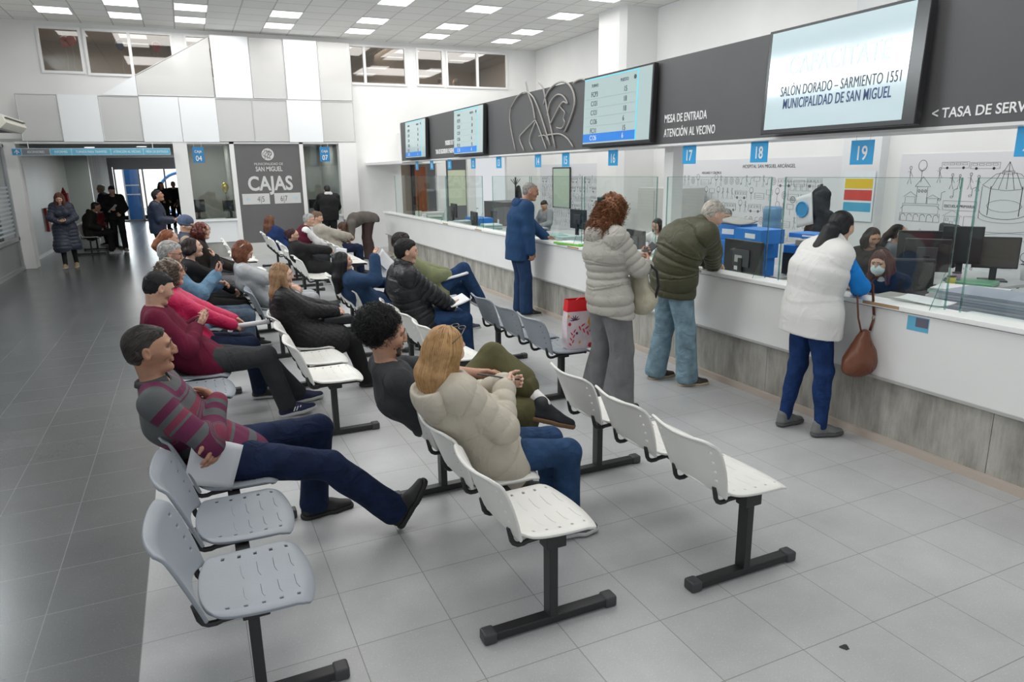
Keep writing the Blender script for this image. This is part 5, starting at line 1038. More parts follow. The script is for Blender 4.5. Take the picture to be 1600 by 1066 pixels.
J = sitter('grey haired person in a light denim jacket and glasses holding up a phone', -.05, 7.50, (-.21, 7.42, 1.20), vox=.0085, tone='mid', bulk=1.05, bend=18, head=(5, 14, 0), neck=(.1, 0), hR=(.22, -.06, .96), hL=(.24, .10, .84), dR=(.5, .2, .5), nR=(-.5, .3, .3), curl=(40, 30), aR=(.46, -.10, .095),
    top=dict(name='denim_jacket', m=jeans('light_denim_jacket', (.12, .22, .32)), off=.026, wr=.0035, collar=.03), bottom=dict(name='jeans', m=jeans('grey_blue_denim', (.07, .10, .14))), hair=dict(st='short', col=(.24, .24, .235), hi=(.62, .62, .60), n=1200, r=.0010, thick=1.0), glasses=(.03, .03, .035), age=1)
phone(J, -1, 'phone raised by the grey haired person in the denim jacket', (.085, 0, .03))
J = sitter('woman with a dark fringe in a black top resting her chin on her hand', .02, 8.36, (-.01, 8.32, 1.16), vox=.0085, fem=True, tone='fair', bend=26, head=(6, -10, 0), neck=(.1, 0), hR=(.19, .02, 1.03), eR=(.6, -.5, -1), dR=(-.25, .1, .95), nR=(-.9, .1, .1), hL=(.38, .12, .60), curl=(45, 20), aR=(.50, -.1, .095),
    top=dict(name='sweater', m=black, off=.022, wr=.0035), bottom=dict(name='trousers', m=black), hair=dict(st='bob', col=(.018, .009, .009), n=700, r=.0012, L=.03, thick=.8, fringe=-.012))
J = sitter('copper haired woman whose head shows over the grey haired person', -.05, 9.12, (-.25, 9.05, 1.21), vox=.0105, fem=True, tone='light', head=(10, 5, 0), top=dict(name='sweater', m=cloth('mustard_knit', (.30, .20, .10)), off=.024), bottom=dict(name='trousers', m=charc), hair=dict(st='pony', col=(.17, .058, .022), n=160, L=.1))
J = sitter('woman with curly dark auburn hair in a black jacket turned to the right', .05, 10.3, (.13, 10.28, 1.20), vox=.0105, fem=True, tone='light', bulk=1.1, head=(-15, 2, 0), bend=15, hR=(.40, .0, .68), hL=(.42, .14, .70), top=dict(name='jacket', m=cloth('dark_brown_black_cloth', (.022, .017, .015)), off=.030, wr=.0035, collar=.03), bottom=dict(name='trousers', m=cloth('mid_grey_cloth', (.13, .13, .14))), hair=dict(st='curlylong', col=(.085, .02, .014), L=.05, n=500, thick=1.0, r=.0016))
J = sitter('person in a blue grey knitted beanie and hooded vest', .05, 11.2, (-.06, 11.2, 1.24), vox=.0105, tone='light', head=(-20, 15, 0), bend=18, top=dict(name='sweater', m=cloth('tan_knit', (.33, .25, .19)), off=.018), top2=dict(name='vest', m=cloth('slate_vest_cloth', (.05, .065, .10)), off=.030, sleeve=0, collar=.03), bottom=dict(name='trousers', m=charc), hood=dict(m=cloth('slate_vest_cloth', (.05, .065, .10)), r=.09), hair=None)
Vt, Q = sdf_mesh([ell(J['HC']+J['R']@V(-.014, 0, .055), (.112, .094, .092), J['R'], .02), ell(J['HC']+J['R']@V(-.012, 0, .012), (.112, .092, .04), J['R'], .01)], .009, [(J['HC']+J['R']@V(0, 0, -.012), J['R']@V(.2, 0, -1))])
link('beanie', npmesh('beanie', Vt, Q), cloth('slate_wool', (.075, .10, .16), bscale=90), J['root'])
# pale garments on a lap between them
J = sitter('woman with wavy auburn hair and glasses in a pale grey short sleeved shirt looking down', .75, 8.30, (.50, 8.30, 1.09), vox=.0085, fem=True, tone='fair', bend=34, head=(0, 30, 0), neck=(.3, 0), hR=(.26, -.18, .66), eR=(-.2, -1, -.5), hL=(.30, .12, .62), bare=True, top=dict(name='tee_shirt', m=cloth('pale_grey_jersey', (.42, .43, .44)), off=.026, sleeve=.42, cuff=.012, wr=.0035), bottom=dict(name='trousers', m=cloth('light_grey_cloth', (.36, .37, .39))),
    hair=dict(st='wavy', col=(.13, .042, .022), hi=(.30, .12, .06), n=900, r=.0013, L=.13, thick=1.1), glasses=(.12, .01, .02))
e = empty('hair_clip', world_pt(J, J['HC']+J['R']@V(-.05, -.092, .055)), 0, 'small pale hair clip on the auburn haired woman', 'hair clip'); MB().tube([(-.02, 0, -.015), (0, -.008, 0), (.02, 0, .015)], .005, 6).build('clip_bar', mat('pale_pink_plastic', (.7, .55, .52), .3), e, smooth=True)
J = sitter('woman in a black quilted coat with long straight light brown hair and glasses', .83, 6.24, (.665, 6.22, 1.08), vox=.0068, fem=True, tone='fair', bulk=1.08, bend=22, head=(-12, 4, 0), neck=(.15, 0), pel=(.02, 0, .53), hR=(.25, -.03, .72), hL=(.27, .07, .74), dR=(.8, .3, -.1), dL=(.7, -.5, -.1), nR=(0, .3, -.9), nL=(0, -.2, -.9), curl=(25, 25),
    aR=(.48, -.10, .095), aL=(.50, .14, .095), top=dict(name='quilted_coat', m=nylon('black_quilted_fabric', (.010, .010, .011), .6), off=.032, wr=.0035, wf=6, quilt=(.052, .006), collar=.03, skirt=(.62, .02)), bottom=dict(name='trousers', m=black), shoes=((.01, .01, .01), (.015, .015, .015)),
    hair=dict(st='long', col=(.19, .10, .048), hi=(.42, .26, .14), n=900, L=.30, thick=1.0, down=(-.10, -.05, -1), hang=.22, r=.0016), glasses=(.35, .34, .33), nose=1.1, brow=(.12, .07, .04))
e = empty('shoulder_bag', world_pt(J, (.27, -.03, .655)), 0, 'small black shoulder bag on the lap of the woman in the quilted coat', 'bag'); MB().box(-.13, -.07, -.05, .13, .07, .03).build('body', blackp, e, bevel=.018); MB().tube([(-.12, 0, .03), (-.16, .02, .09), (-.24, .04, .18)], .006, 6).build('strap', blk, e)
# ---- curly haired man and blonde woman
def sockx(J):
    a, k_ = J['an'][1], J['kn'][1]; Vt, Q = sdf_mesh([cone(a+V(0, 0, 0), a+(k_-a)*.24, .038, .042, .01)], .006); link('sock', npmesh('sock', Vt, Q), cloth('white_sock', (.78, .77, .75), bscale=150), J['root'])
    Vt, Q = sdf_mesh([cone(a+(k_-a)*.36, a+(k_-a)*.50, .084, .090, .01)], .006); Vt, s_ = disp_layer([cone(a, k_, .06, .06)], Vt, Q, .005, 8); link('trouser_cuff', npmesh('trouser_cuff', Vt, Q), MATS['olive_twill'], J['root'])
olive = cloth('olive_twill', (.095, .088, .040))
J = sitter('man with a big black afro and grey T-shirt sitting with one ankle on his knee', 1.24, 3.61, (.86, 3.62, 1.12), vox=.0062, tone='mid', bulk=.95, bend=44, head=(-14, 6, 0), neck=(.25, 0), pel=(.02, 0, .53), hR=(.16, -.16, .60), eR=(-.3, -1, -.5), hL=(.30, .06, .74), eL=(-.2, 1, -.5), dL=(.8, -.3, 0), curl=(30, 30), bare=True,
    aR=(.36, -.06, .10), kR=(.6, 0, 1), aL=(.55, -.13, .575), kL=(.15, .9, 1.1), fL=(.93, -.22, -.30), fR=(1, -.1, 0), top=dict(name='tee_shirt', m=cloth('washed_grey_jersey', (.040, .042, .046)), off=.016, sleeve=.40, cuff=.010, wr=.005), bottom=dict(name='trousers', m=olive, off=.022, ank=.040, upto={1: .52, -1: .95}, wr=.0035, wf=6), shoes=((.016, .018, .022), (.22, .12, .065)),
    hair=dict(st='afro', col=(.008, .007, .007), hi=(.03, .024, .02), n=4200, thick=.84, r=.0010), beard=True, brow=(.012, .01, .01), nose=1.15, extra=sockx)
def shades(J):
    H = lambda *c: J['HC']+J['R']@(np.array(c)); mb = MB()
    for g in (-1, 1): mb.tube([H(.058+.012*math.sin(t), g*.030+.024*math.cos(t), .113+.008*math.sin(t)) for t in [x*2*math.pi/14 for x in range(15)]], .0025, 5); mb.tube([H(.058, g*.054, .112), H(.02, g*.088, .085), H(-.03, g*.096, .045)], .0022, 5)
    mb.tube([H(.064, -.008, .114), H(.064, .008, .114)], .0022, 5).build('sunglasses', mat('tortoise_frame', (.10, .08, .065), .25), J['root'], smooth=True)
cream = folds(mat('cream_quilted_fabric', (.47, .43, .355), .55, spec=.3), 9, .03, .35, 60, .1, .8, .6)
J = sitter('woman in a cream padded coat with straight blonde hair, seen from behind', 1.24, 3.07, (1.045, 3.06, 1.10), vox=.0062, fem=True, tone='fair', bulk=1.10, bend=16, head=(12, 10, 0), neck=(.15, 0), pel=(.03, 0, .53), twist=6, hR=(.10, -.02, .85), hL=(.14, .06, .86), eR=(.2, -1, -1.1), eL=(.2, 1, -1), dR=(.75, .35, .2), dL=(.8, -.25, .1), nR=(-.1, .6, .3), nL=(0, -.7, .2), curl=(45, 40),
    aR=(.42, -.11, .095), aL=(.44, .12, .095), kR=(.7, 0, 1), kL=(.7, 0, 1), top=dict(name='padded_coat', m=cream, off=.036, wr=.0035, wf=7, puff=(.080, .0085), cuff=.002, hem=.05), hood=dict(m=cream, r=.135, drop=.05, back=.135), bottom=dict(name='jeans', m=jeans('bright_blue_denim', (.022, .055, .125)), off=.012), shoes=((.10, .10, .11), (.5, .5, .5)),
    hair=dict(st='long', col=(.27, .135, .048), hi=(.56, .34, .15), n=2800, L=.25, thick=1.2, wide=.9, r=.0013, down=(-.24, .05, -1)), extra=shades)
W_, d, n_, th = J[('h', -1)]; e = empty('camera_strap', world_pt(J, W_+d*.06+n_*.01+V(0, 0, .018)), 0, 'dark strap with a small metal buckle in the blonde woman\'s hands', 'strap'); MB().tube([(-.16, .05, .045), (-.08, .02, .03), (0, 0, .008), (.05, 0, .0)], .009, 8, flat=.4).build('band', blk, e, smooth=True); MB().tube([(-.01, -.014, .014), (.018, -.014, .01), (.018, .014, .01), (-.01, .014, .014), (-.01, -.014, .014)], .0028, 5).build('buckle', mat('chrome', (.8, .8, .8), .15, 1.0), e)
# ---- middle rows
J = sitter('woman with long straight black hair in a denim blue coat raising her fist', 1.72, 7.34, (1.39, 7.30, 1.035), vox=.0072, fem=True, tone='light', bulk=1.05, bend=18, head=(-4, -10, 0), neck=(.05, 0), pel=(.0, 0, .52), sc=.92, hR=(-.02, -.20, 1.06), eR=(.25, -.6, -1), dR=(.1, .05, 1), nR=(.9, .3, 0), hL=(.22, .08, .74), curl=(75, 25), aR=(.46, -.1, .095),
    top=dict(name='coat', m=cloth('denim_blue_coat', (.022, .052, .115)), off=.036, wr=.0035, wf=6, skirt=(.8, .03), collar=.03), bottom=dict(name='trousers', m=black), hair=dict(st='long', col=(.006, .006, .008), hi=(.02, .02, .024), n=700, L=.30, thick=1.05, down=(-.12, -.02, -1), hang=-.1), nose=1.1)
e = empty('backpack', world_pt(J, (.20, -.08, .74)), 0, 'black backpack on the lap of the woman in the blue coat', 'backpack'); Vt, Q = sdf_mesh([cone((0, 0, -.12), (.02, 0, .12), .12, .09, .03, V(0, 1, 0), 1.25), ell((.05, -.02, -.04), (.10, .12, .09), None, .03)], .012); link('bag_body', npmesh('bag_body', Vt, Q), nylon('black_bag_fabric', (.010, .012, .018), .55), e); MB().tube([(-.08, -.10, .12), (-.12, -.12, .0), (-.08, -.12, -.12)], .014, 6, flat=.4).build('strap', blk, e)
o = sheet('newspaper', 'printed leaflet page with a blue picture held up behind the black haired woman', 'paper', (1.93, 7.75, .88), (.65, 0, -.75), (.55, .2, .75), .24, .30, curve=.02); MB().box(-.06, -.05, .003, .05, .04, .006).build('picture', mat('print_blue', (.25, .33, .48), .7), o).rotation_euler = (0, .8, 0)
J = sitter('young man in a black puffer jacket with short black hair holding a booklet', 1.87, 6.36, (1.81, 6.34, 1.20), vox=.0068, tone='light', bulk=1.05, bend=16, head=(-4, 5, 0), pel=(.04, 0, .535), neck=(.05, 0), hR=(.33, -.06, .66), hL=(.36, .10, .66), eR=(0, -1, -.9), dR=(.8, .35, -.2), nR=(-.1, .5, .7), curl=(35, 30), aR=(.50, -.10, .095), aL=(.52, .12, .095),
    top=dict(name='puffer_jacket', m=nylon('black_puffer_fabric', (.012, .013, .016), .38), off=.042, wr=.004, puff=(.062, .018), collar=.05), bottom=dict(name='jeans', m=denim, off=.014), hair=dict(st='short', col=(.006, .006, .006), n=2000, thick=1.05, fringe=-.006, r=.0011), brow=(.01, .01, .01))
sheet('booklet', 'open white booklet on the lap of the man in the black puffer jacket', 'booklet', world_pt(J, (.42, -.05, .69)), (.85, 0, .25), (0, 1, .1), .20, .22, thick=.012, curve=.006)
J = sitter('man in a sage green jacket with crossed legs, behind the black puffer jacket', 2.52, 7.90, (2.17, 7.85, 1.16), vox=.008, tone='light', bulk=1.15, bend=24, head=(-4, 10, 0), neck=(.1, 0), hR=(.20, -.12, .72), hL=(.24, .08, .72), eR=(.1, -1, -.7), aR=(.62, -.05, .40), kR=(.5, -.1, 1), fR=(.8, -.2, -.5), aL=(.45, .05, .095),
    top=dict(name='jacket', m=cloth('sage_cloth', (.22, .24, .13)), off=.040, wr=.0035, wf=5), bottom=dict(name='jeans', m=denim, off=.016, ank=.02), hair=dict(st='short', col=(.018, .014, .012), n=400, thick=1.4), hood=dict(m=cloth('heather_grey_cloth', (.10, .10, .10)), r=.11, back=.11), shoes=((.05, .06, .09), (.5, .5, .5)))
sheet('folder', 'stack of white papers on the knee of the man in the sage green jacket', 'papers', world_pt(J, (.27, -.12, .715)), (.9, -.1, .18), (0, 1, .05), .30, .22, thick=.022, curve=.004)
J = sitter('woman with a dark bun and glasses in a black jacket holding a sheet', 1.62, 10.92, (1.37, 10.88, 1.03), vox=.0095, fem=True, tone='light', bulk=1.1, bend=20, head=(-4, 6, 0), pel=(.02, 0, .52), hR=(.35, -.10, .76), hL=(.36, .06, .76), eR=(.2, -1, -.6), aR=(.40, -.06, .095), aL=(.58, .08, .095), kR=(.7, 0, 1),
    top=dict(name='jacket', m=cloth('black_jacket_cloth', (.014, .014, .015)), off=.036, wr=.0035, collar=.04, skirt=(.5, .01)), bottom=dict(name='trousers', m=cloth('rust_brown_cloth', (.09, .035, .025))), hair=dict(st='bun', col=(.035, .010, .012), n=240), glasses=(.02, .02, .02), shoes=((.22, .06, .02), (.12, .04, .02)))
sheet('paper_sheet', 'white sheet held by the woman with the dark bun', 'paper', world_pt(J, (.44, -.14, .70)), (.6, -.1, -.1), (0, -.1, 1), .16, .22)
J = sitter('grey haired man with glasses in a burgundy sleeveless vest over a white shirt', 1.68, 12.6, (1.88, 12.55, 1.14), vox=.0095, tone='light', bulk=1.1, bend=10, head=(-8, 8, 0), pel=(.04, 0, .535), hR=(.48, -.06, .66), hL=(.5, .1, .66), top=dict(name='shirt', m=whitec, off=.020, wr=.0035), top2=dict(name='vest', m=cloth('wine_vest_cloth', (.085, .008, .02)), off=.034, sleeve=0), bottom=dict(name='trousers', m=charc), hair=dict(st='short', col=(.22, .21, .20), hi=(.5, .5, .48), n=240, thick=.9), glasses=(.1, .05, .04), age=1)
J = sitter('woman with long brown hair and navy jacket in front of the dark sign panel', 1.62, 14.44, (1.42, 14.4, 1.04), vox=.0105, fem=True, tone='light', rz=35, bend=28, head=(0, 25, 0), pel=(.02, 0, .53), top=dict(name='jacket', m=cloth('royal_navy_cloth', (.015, .035, .12)), off=.032, wr=.0035), bottom=dict(name='trousers', m=dkdenim), hair=dict(st='long', col=(.07, .024, .014), hi=(.20, .085, .045), n=320, L=.26, thick=1.1))
J = sitter('person with light brown hair in a beige jacket behind the man in the burgundy vest', 2.46, 13.5, (2.17, 13.5, 1.11), vox=.0105, tone='light', bend=26, head=(-15, 15, 0), hR=(.42, -.06, .70), top=dict(name='jacket', m=cloth('beige_grey_cloth', (.38, .35, .30)), off=.040, wr=.0035), bottom=dict(name='trousers', m=dkdenim), hair=dict(st='short', col=(.12, .07, .04), n=160, thick=1.4))
J = sitter('man in a dark hooded top seated against the corridor wall', -2.35, 20.6, (-2.12, 20.6, 1.18), vox=.0115, tone='tan', bend=30, head=(10, 10, 0), top=dict(name='hooded_top', m=cloth('dark_olive_black', (.018, .020, .017)), off=.036), bottom=dict(name='trousers', m=black), hair=dict(st='short', col=(.006, .006, .006), thick=1.1), hood=dict(m=cloth('dark_olive_black', (.018, .020, .017)), r=.10), shoes=((.5, .5, .5), (.6, .6, .6)))
J = sitter('person in a dark red top leaning forward on the corridor bench', -2.35, 21.68, (-1.98, 21.65, 1.05), vox=.0115, tone='tan', bend=30, head=(10, 30, 0), top=dict(name='sweater', m=cloth('dark_red_cloth', (.10, .012, .02)), off=.03), bottom=dict(name='trousers', m=black), hair=dict(st='long', col=(.01, .008, .008), L=.2))
def stander(label, foot, rz, hdw, pel=None, sc=1.0, bend=0, **k):
    pel = pel or (0, 0, 0)
    if foot[2:] == (): pel = (pel[0], pel[1], .83*sc+.088)
    else: pel = (pel[0], pel[1], pel[2] or .915*sc)
    d = rotz(np.array((hdw[0]-foot[0], hdw[1]-foot[1], 0)), -math.radians(rz)); hd = (d[0], d[1], hdw[2])
    f = fit(hd, pel, bend, k.get('neck', (0, 0)), k.get('head', (0, 0, 0)), k.get('side', 0), k.get('twist', 0), sc=sc); k.pop('side', 0)
    a = dict(aL=(.0, .10, .095), aR=(.0, -.10, .095), kL=(1, .05, .1), kR=(1, -.05, .1)); a.update(k)
    return person(label, foot, rz, sit=False, pel=pel, bend=bend, **f, **a)
# ---- people at the counter
wv = folds(mat('white_padded_fabric', (.74, .735, .715), .55, spec=.3), 9, .03, .3, 60, .1, .7, .5)
J = stander('woman in a white padded vest over a bright blue sweater leaning on the counter', (3.93, 3.58), -12, (4.13, 3.50, 1.44), pel=(.08, 0, .865), sc=.965, bend=16, vox=.0062, fem=True, tone='light', bulk=1.2, head=(22, 10, 0), neck=(.1, 0),
    hR=(.42, -.03, 1.05), eR=(.1, -1.2, -.9), hL=(.44, .20, 1.05), eL=(.2, 1, -.8), dR=(.9, .4, 0), nR=(0, 0, -1), dL=(.9, -.3, 0), nL=(0, 0, -1), aR=(.12, -.16, .095), aL=(.0, .10, .095), fR=(1, -.10, 0), fL=(1, .25, 0),
    top=dict(name='sweater', m=cloth('azure_fleece', (.010, .20, .60)), off=.020, wr=.005, hem=0), top2=dict(name='padded_vest', m=wv, off=.050, sleeve=0, hem=.10, wr=.006, wf=3.5, puff=(.15, .004), collar=.05, cr=.075), bottom=dict(name='jeans', m=jeans('royal_blue_denim', (.012, .036, .125)), off=.006, ank=.004, wr=.005, wf=9), shoes=((.16, .17, .165), (.10, .10, .10)), shoe_name='hiking_shoe',
    hair=dict(st='pony', col=(.005, .005, .007), hi=(.018, .018, .022), n=1600, L=.27, thick=1.35, r=.0013, down=(-.30, .10, -1)))
W_, d, n_, th = J[('h', -1)]; el_ = world_pt(J, J['el'][-1]); bx_ = el_+np.array((.03, -.045, 0))
e = empty('handbag', (bx_[0]+.0, bx_[1], 0), math.radians(8), 'large brown leather handbag hanging from the arm of the woman in the white vest', 'handbag'); lt = mat('brown_leather', (.145, .045, .020), .42, bump=.35, bscale=14, spec=.5)
Vt, Q = sdf_mesh([cone((0, 0, .78), (-.02, 0, .60), .035, .095, .05, V(1, 0, 0), 1.2), ell((-.02, 0, .60), (.145, .080, .12), None, .05), cone((-.13, 0, .555), (.10, 0, .545), .055, .062, .03), cone((-.03, 0, .74), (-.09, 0, .60), .03, .06, .04)], .009); Vt, s_ = disp_layer([], Vt, Q, .004, 7); link('bag_body', npmesh('bag_body', Vt, Q), lt, e)
zt_ = el_[2]+.05
MB().tube([(.05, -.005, .80), (.055, -.02, .88)], .010, 8, flat=.5).tube([(.052, -.02, .915), (.03, .0, zt_-.03), (-.02, .035, zt_+.012), (-.06, .06, zt_-.03), (-.05, .03, .90), (-.03, .01, .80)], .010, 8, flat=.5).build('strap', lt, e, smooth=True); MB().tube([(.055+.018*math.cos(t), -.02, .897+.018*math.sin(t)) for t in [x*2*math.pi/12 for x in range(13)]], .004, 6).build('ring', mat('antique_brass', (.25, .2, .14), .35, 1.0), e, smooth=True)
MB().tube([(-.015, -.088, .52), (-.02, -.094, .60), (-.01, -.06, .72), (0, -.03, .78)], .0022, 5).build('seam', mat('dark_leather', (.06, .02, .01), .5), e)
olv = nylon('olive_padded_fabric', (.068, .068, .036), .5)
J = stander('man in an olive green puffer jacket and faded jeans bent over the counter', (3.84, 4.98), -6, (4.12, 4.80, 1.54), pel=(.02, 0, .90), sc=1.04, bend=44, vox=.0065, tone='fair', bulk=1.22, belly=.8, head=(0, 34, 0), neck=(.3, 0),
    hR=(.46, .04, 1.06), eR=(.3, -1.2, -.7), hL=(.50, .16, 1.06), eL=(.3, 1, -.6), dR=(.6, .7, 0), nR=(0, 0, -1), dL=(.8, -.5, 0), nL=(0, 0, -1), aR=(.12, -.13, .095), aL=(-.03, .16, .095), fR=(1, -.18, 0), fL=(1, .15, 0), age=1,
    top=dict(name='puffer_jacket', m=olv, off=.042, wr=.004, puff=(.070, .018), hem=.10, collar=.04), bottom=dict(name='jeans', m=ltdenim, off=.024, ank=.038, wr=.0035, wf=6, seat=1), shoes=((.045, .035, .028), (.45, .38, .28)), hair=dict(st='short', col=(.34, .30, .25), hi=(.72, .68, .62), n=1800, r=.0010, thick=.85))
gj = nylon('silver_beige_padded_fabric', (.40, .385, .345), .48)
J = stander('woman in a silver beige puffer jacket with long curly auburn hair and glasses', (2.98, 4.62), -2, (2.995, 4.64, 1.595), pel=(-.02, 0, .955), sc=1.03, bend=4, vox=.0062, fem=True, tone='light', bulk=1.10, head=(-4, 8, 0), neck=(.1, 0),
    hR=(.30, -.02, 1.16), eR=(-.15, -1, -.85), hL=(.34, .10, 1.20), eL=(-.1, 1, -.8), dR=(.5, .4, .6), nR=(-.6, .4, .3), dL=(.6, -.2, .6), nL=(-.6, -.3, .5), curl=(40, 40), aR=(.02, -.10, .095), aL=(-.06, .14, .095),
    top=dict(name='puffer_jacket', m=gj, off=.036, wr=.004, puff=(.056, .015), hem=.10), hood=dict(m=gj, r=.105, drop=.03, back=.12), bottom=dict(name='trousers', m=cloth('mid_grey_jersey', (.17, .17, .175), bump=.2), off=.034, ank=.062, wr=.0035, wf=5), shoes=((.05, .05, .05), (.4, .4, .4)),
    hair=dict(st='halfup', col=(.105, .036, .016), hi=(.30, .125, .055), n=1800, L=.30, thick=1.35, down=(-.30, 0, -1), r=.0014), glasses=(.02, .015, .015))
c = J['HC']+J['R']@V(-.115, 0, .06); e = empty('hair_clip', world_pt(J, c), 0, 'dark green claw clip in the curly auburn hair', 'hair clip'); MB().box(-.02, -.035, -.022, .012, .035, .022).build('claw', mat('dark_green_plastic', (.015, .03, .028), .3), e, bevel=.01)
phone(J, 1, 'phone held by the woman in the silver beige puffer jacket', (.09, 0, .03))
wp_ = world_pt(J, (.235, -.02, 1.02)); e = empty('shoulder_backpack', wp_, math.radians(-10), 'cream backpack with black mesh straps carried on the front of the woman in silver beige', 'backpack')
Vt, Q = sdf_mesh([cone((.02, 0, -.16), (.0, 0, .14), .085, .06, .03, V(0, 1, 0), 1.5), ell((.05, -.02, -.12), (.10, .13, .10), None, .04)], .009); Vt, s_ = disp_layer([], Vt, Q, .005, 6); link('bag_body', npmesh('bag_body', Vt, Q), cloth('cream_canvas', (.50, .47, .36), bscale=150), e)
MB().tube([(.05, -.10, .17), (.10, -.12, .12), (.12, -.12, .0), (.10, -.11, -.09)], .030, 8, flat=.35).build('strap', mat('black_mesh', (.02, .02, .025), .8, bump=.5, bscale=200), e, smooth=True); MB().tube([(-.06, -.10, .18), (-.16, -.12, .26), (-.22, -.11, .34)], .022, 8, flat=.35).build('strap', cloth('cream_canvas', (.5, .47, .36)), e, smooth=True)
nb = cloth('steel_navy_cloth', (.018, .055, .135))
J = stander('balding grey haired man in a navy blue hooded jacket and navy trousers at the counter', (4.00, 8.42), -8, (4.10, 8.36, 1.63), pel=(-.05, 0, .915), sc=1.06, bend=10, vox=.0075, tone='tan', bulk=1.08, head=(-14, 10, 0), neck=(.05, 0), age=1,
    hR=(.06, -.22, .88), eR=(-.5, -.6, -.6), dR=(.15, 0, -1), nR=(-.2, .9, 0), hL=(.34, .02, 1.05), eL=(.2, 1, -.6), dL=(.9, -.3, 0), nL=(0, 0, -1), aR=(.03, -.08, .095), aL=(.0, .13, .095), top=dict(name='hooded_jacket', m=nb, off=.034, wr=.0035, hem=.17), hood=dict(m=nb, r=.10, back=.11, drop=.01), bottom=dict(name='trousers', m=cloth('navy_trouser_cloth', (.016, .040, .10)), off=.022, ank=.030), shoes=((.015, .015, .015), (.35, .35, .34)), hair=dict(st='thin', col=(.14, .13, .12), hi=(.32, .30, .28), n=0, thick=.25))
collar(J, cloth('white_shirt_collar', (.75, .75, .75)), .062, .04)
# ---- walking and standing people further away
J = stander('woman with wavy brown hair in a long dark blue quilted coat walking with a phone', (-2.47, 17.75), -88, (-2.47, 17.66, 1.40), pel=(0, 0, .865), sc=.95, bend=8, vox=.0095, fem=True, tone='light', head=(0, 30, 0), neck=(.15, 0), hR=(.27, -.06, 1.00), hL=(.27, .06, 1.00), eR=(-.1, -1, -.8), eL=(-.1, 1, -.8), dR=(.5, .4, .3), dL=(.5, -.4, .3), nR=(-.5, .3, .6), nL=(-.5, -.3, .6), curl=(40, 40), aR=(.16, -.08, .10), aL=(-.14, .10, .11), fL=(1, 0, -.2),
    top=dict(name='dress', m=black, off=.014, skirt=(.9, .03)), top2=dict(name='long_coat', m=nylon('slate_blue_quilted', (.030, .034, .055), .5), off=.036, wr=.004, puff=(.075, .016), skirt=(1.25, .04), cutz=.42), bottom=dict(name='leggings', m=black, off=.004, ank=.004), shoes=((.25, .18, .10), (.45, .40, .32)), hair=dict(st='wavy', col=(.085, .032, .020), L=.20, n=300, thick=1.1))
phone(J, 1, 'phone held by the walking woman in the long coat', (.08, 0, .03))
J = stander('man in a black jacket and black trousers reading a sheet while walking', (-1.74, 21.0), -80, (-1.74, 20.9, 1.55), sc=1.0, bend=8, vox=.0105, tone='light', head=(10, 25, 0), hR=(.30, -.12, 1.10), hL=(.24, .10, 1.00), dR=(.7, .3, .1), eR=(0, -1, -.7), aR=(-.20, -.08, .13), aL=(.18, .10, .10), fR=(1, 0, -.5), top=dict(name='jacket', m=cloth('black_hood_cloth', (.010, .011, .010)), off=.040, wr=.0035, hem=.06), bottom=dict(name='trousers', m=black, off=.02, ank=.01), hair=dict(st='short', col=(.01, .008, .007), thick=1.3), hood=dict(m=cloth('black_hood_cloth', (.01, .011, .01)), r=.09), shoes=((.30, .28, .24), (.5, .48, .42)))
sheet('paper_sheet', 'sheet read by the walking man in black', 'paper', world_pt(J, (.42, -.10, 1.13)), (.2, 1, -.1), (.6, 0, .7), .2, .26)
J = stander('man in a navy bomber jacket standing with papers in his hands and looking up', (-.60, 15.8), -5, (-.53, 15.75, 1.50), sc=.97, bend=2, vox=.0095, tone='tan', bulk=1.1, belly=.7, head=(0, -14, 0), neck=(.05, 0), hR=(.27, -.08, 1.04), hL=(.28, .06, 1.05), eR=(-.6, -.6, -1), eL=(-.6, .6, -1), dR=(.8, .4, .1), nR=(0, .3, .9), top=dict(name='bomber_jacket', m=nylon('navy_bomber_fabric', (.014, .022, .048), .5), off=.036, wr=.0035, hem=.06), bottom=dict(name='trousers', m=black, off=.014), hair=dict(st='short', col=(.008, .007, .007), n=200, thick=1.1), shoes=((.03, .03, .03), (.1, .1, .1)))
sheet('paper_sheet', 'crumpled white papers held by the man in the navy bomber jacket', 'papers', world_pt(J, (.38, -.02, 1.10)), (.7, .2, .5), (0, 1, 0), .16, .12, curve=.02)
for lab, f_, rz, h, c_, hr in (('dark silhouetted person in a black coat standing just inside the entrance', (-.80, 28.4), -60, 1.56, (.008, .008, .009), 'long'), ('man in a black jacket beside the entrance doors facing the hall', (-.42, 29.4), -95, 1.60, (.010, .009, .010), 'short'), ('shorter person in dark clothes at the right edge of the entrance', (-.12, 26.6), 200, 1.38, (.02, .018, .017), 'short')):
    stander(lab, f_, rz, (f_[0], f_[1], h), sc=h/1.56 if h < 1.5 else 1.0, vox=.014, tone='tan', top=dict(name='coat', m=cloth('dark_coat_%d' % int(h*100), c_), off=.04, hem=.08), bottom=dict(name='trousers', m=black), hair=dict(st=hr, col=(.008, .007, .007), L=.15))
stander('man in a dark cap and jacket behind the man reading a sheet', (-2.20, 23.2), 170, (-2.20, 23.2, 1.55), vox=.014, tone='tan', top=dict(name='jacket', m=dnavy, off=.04), bottom=dict(name='trousers', m=black), hair=dict(st='short', col=(.2, .18, .15), thick=1.1))
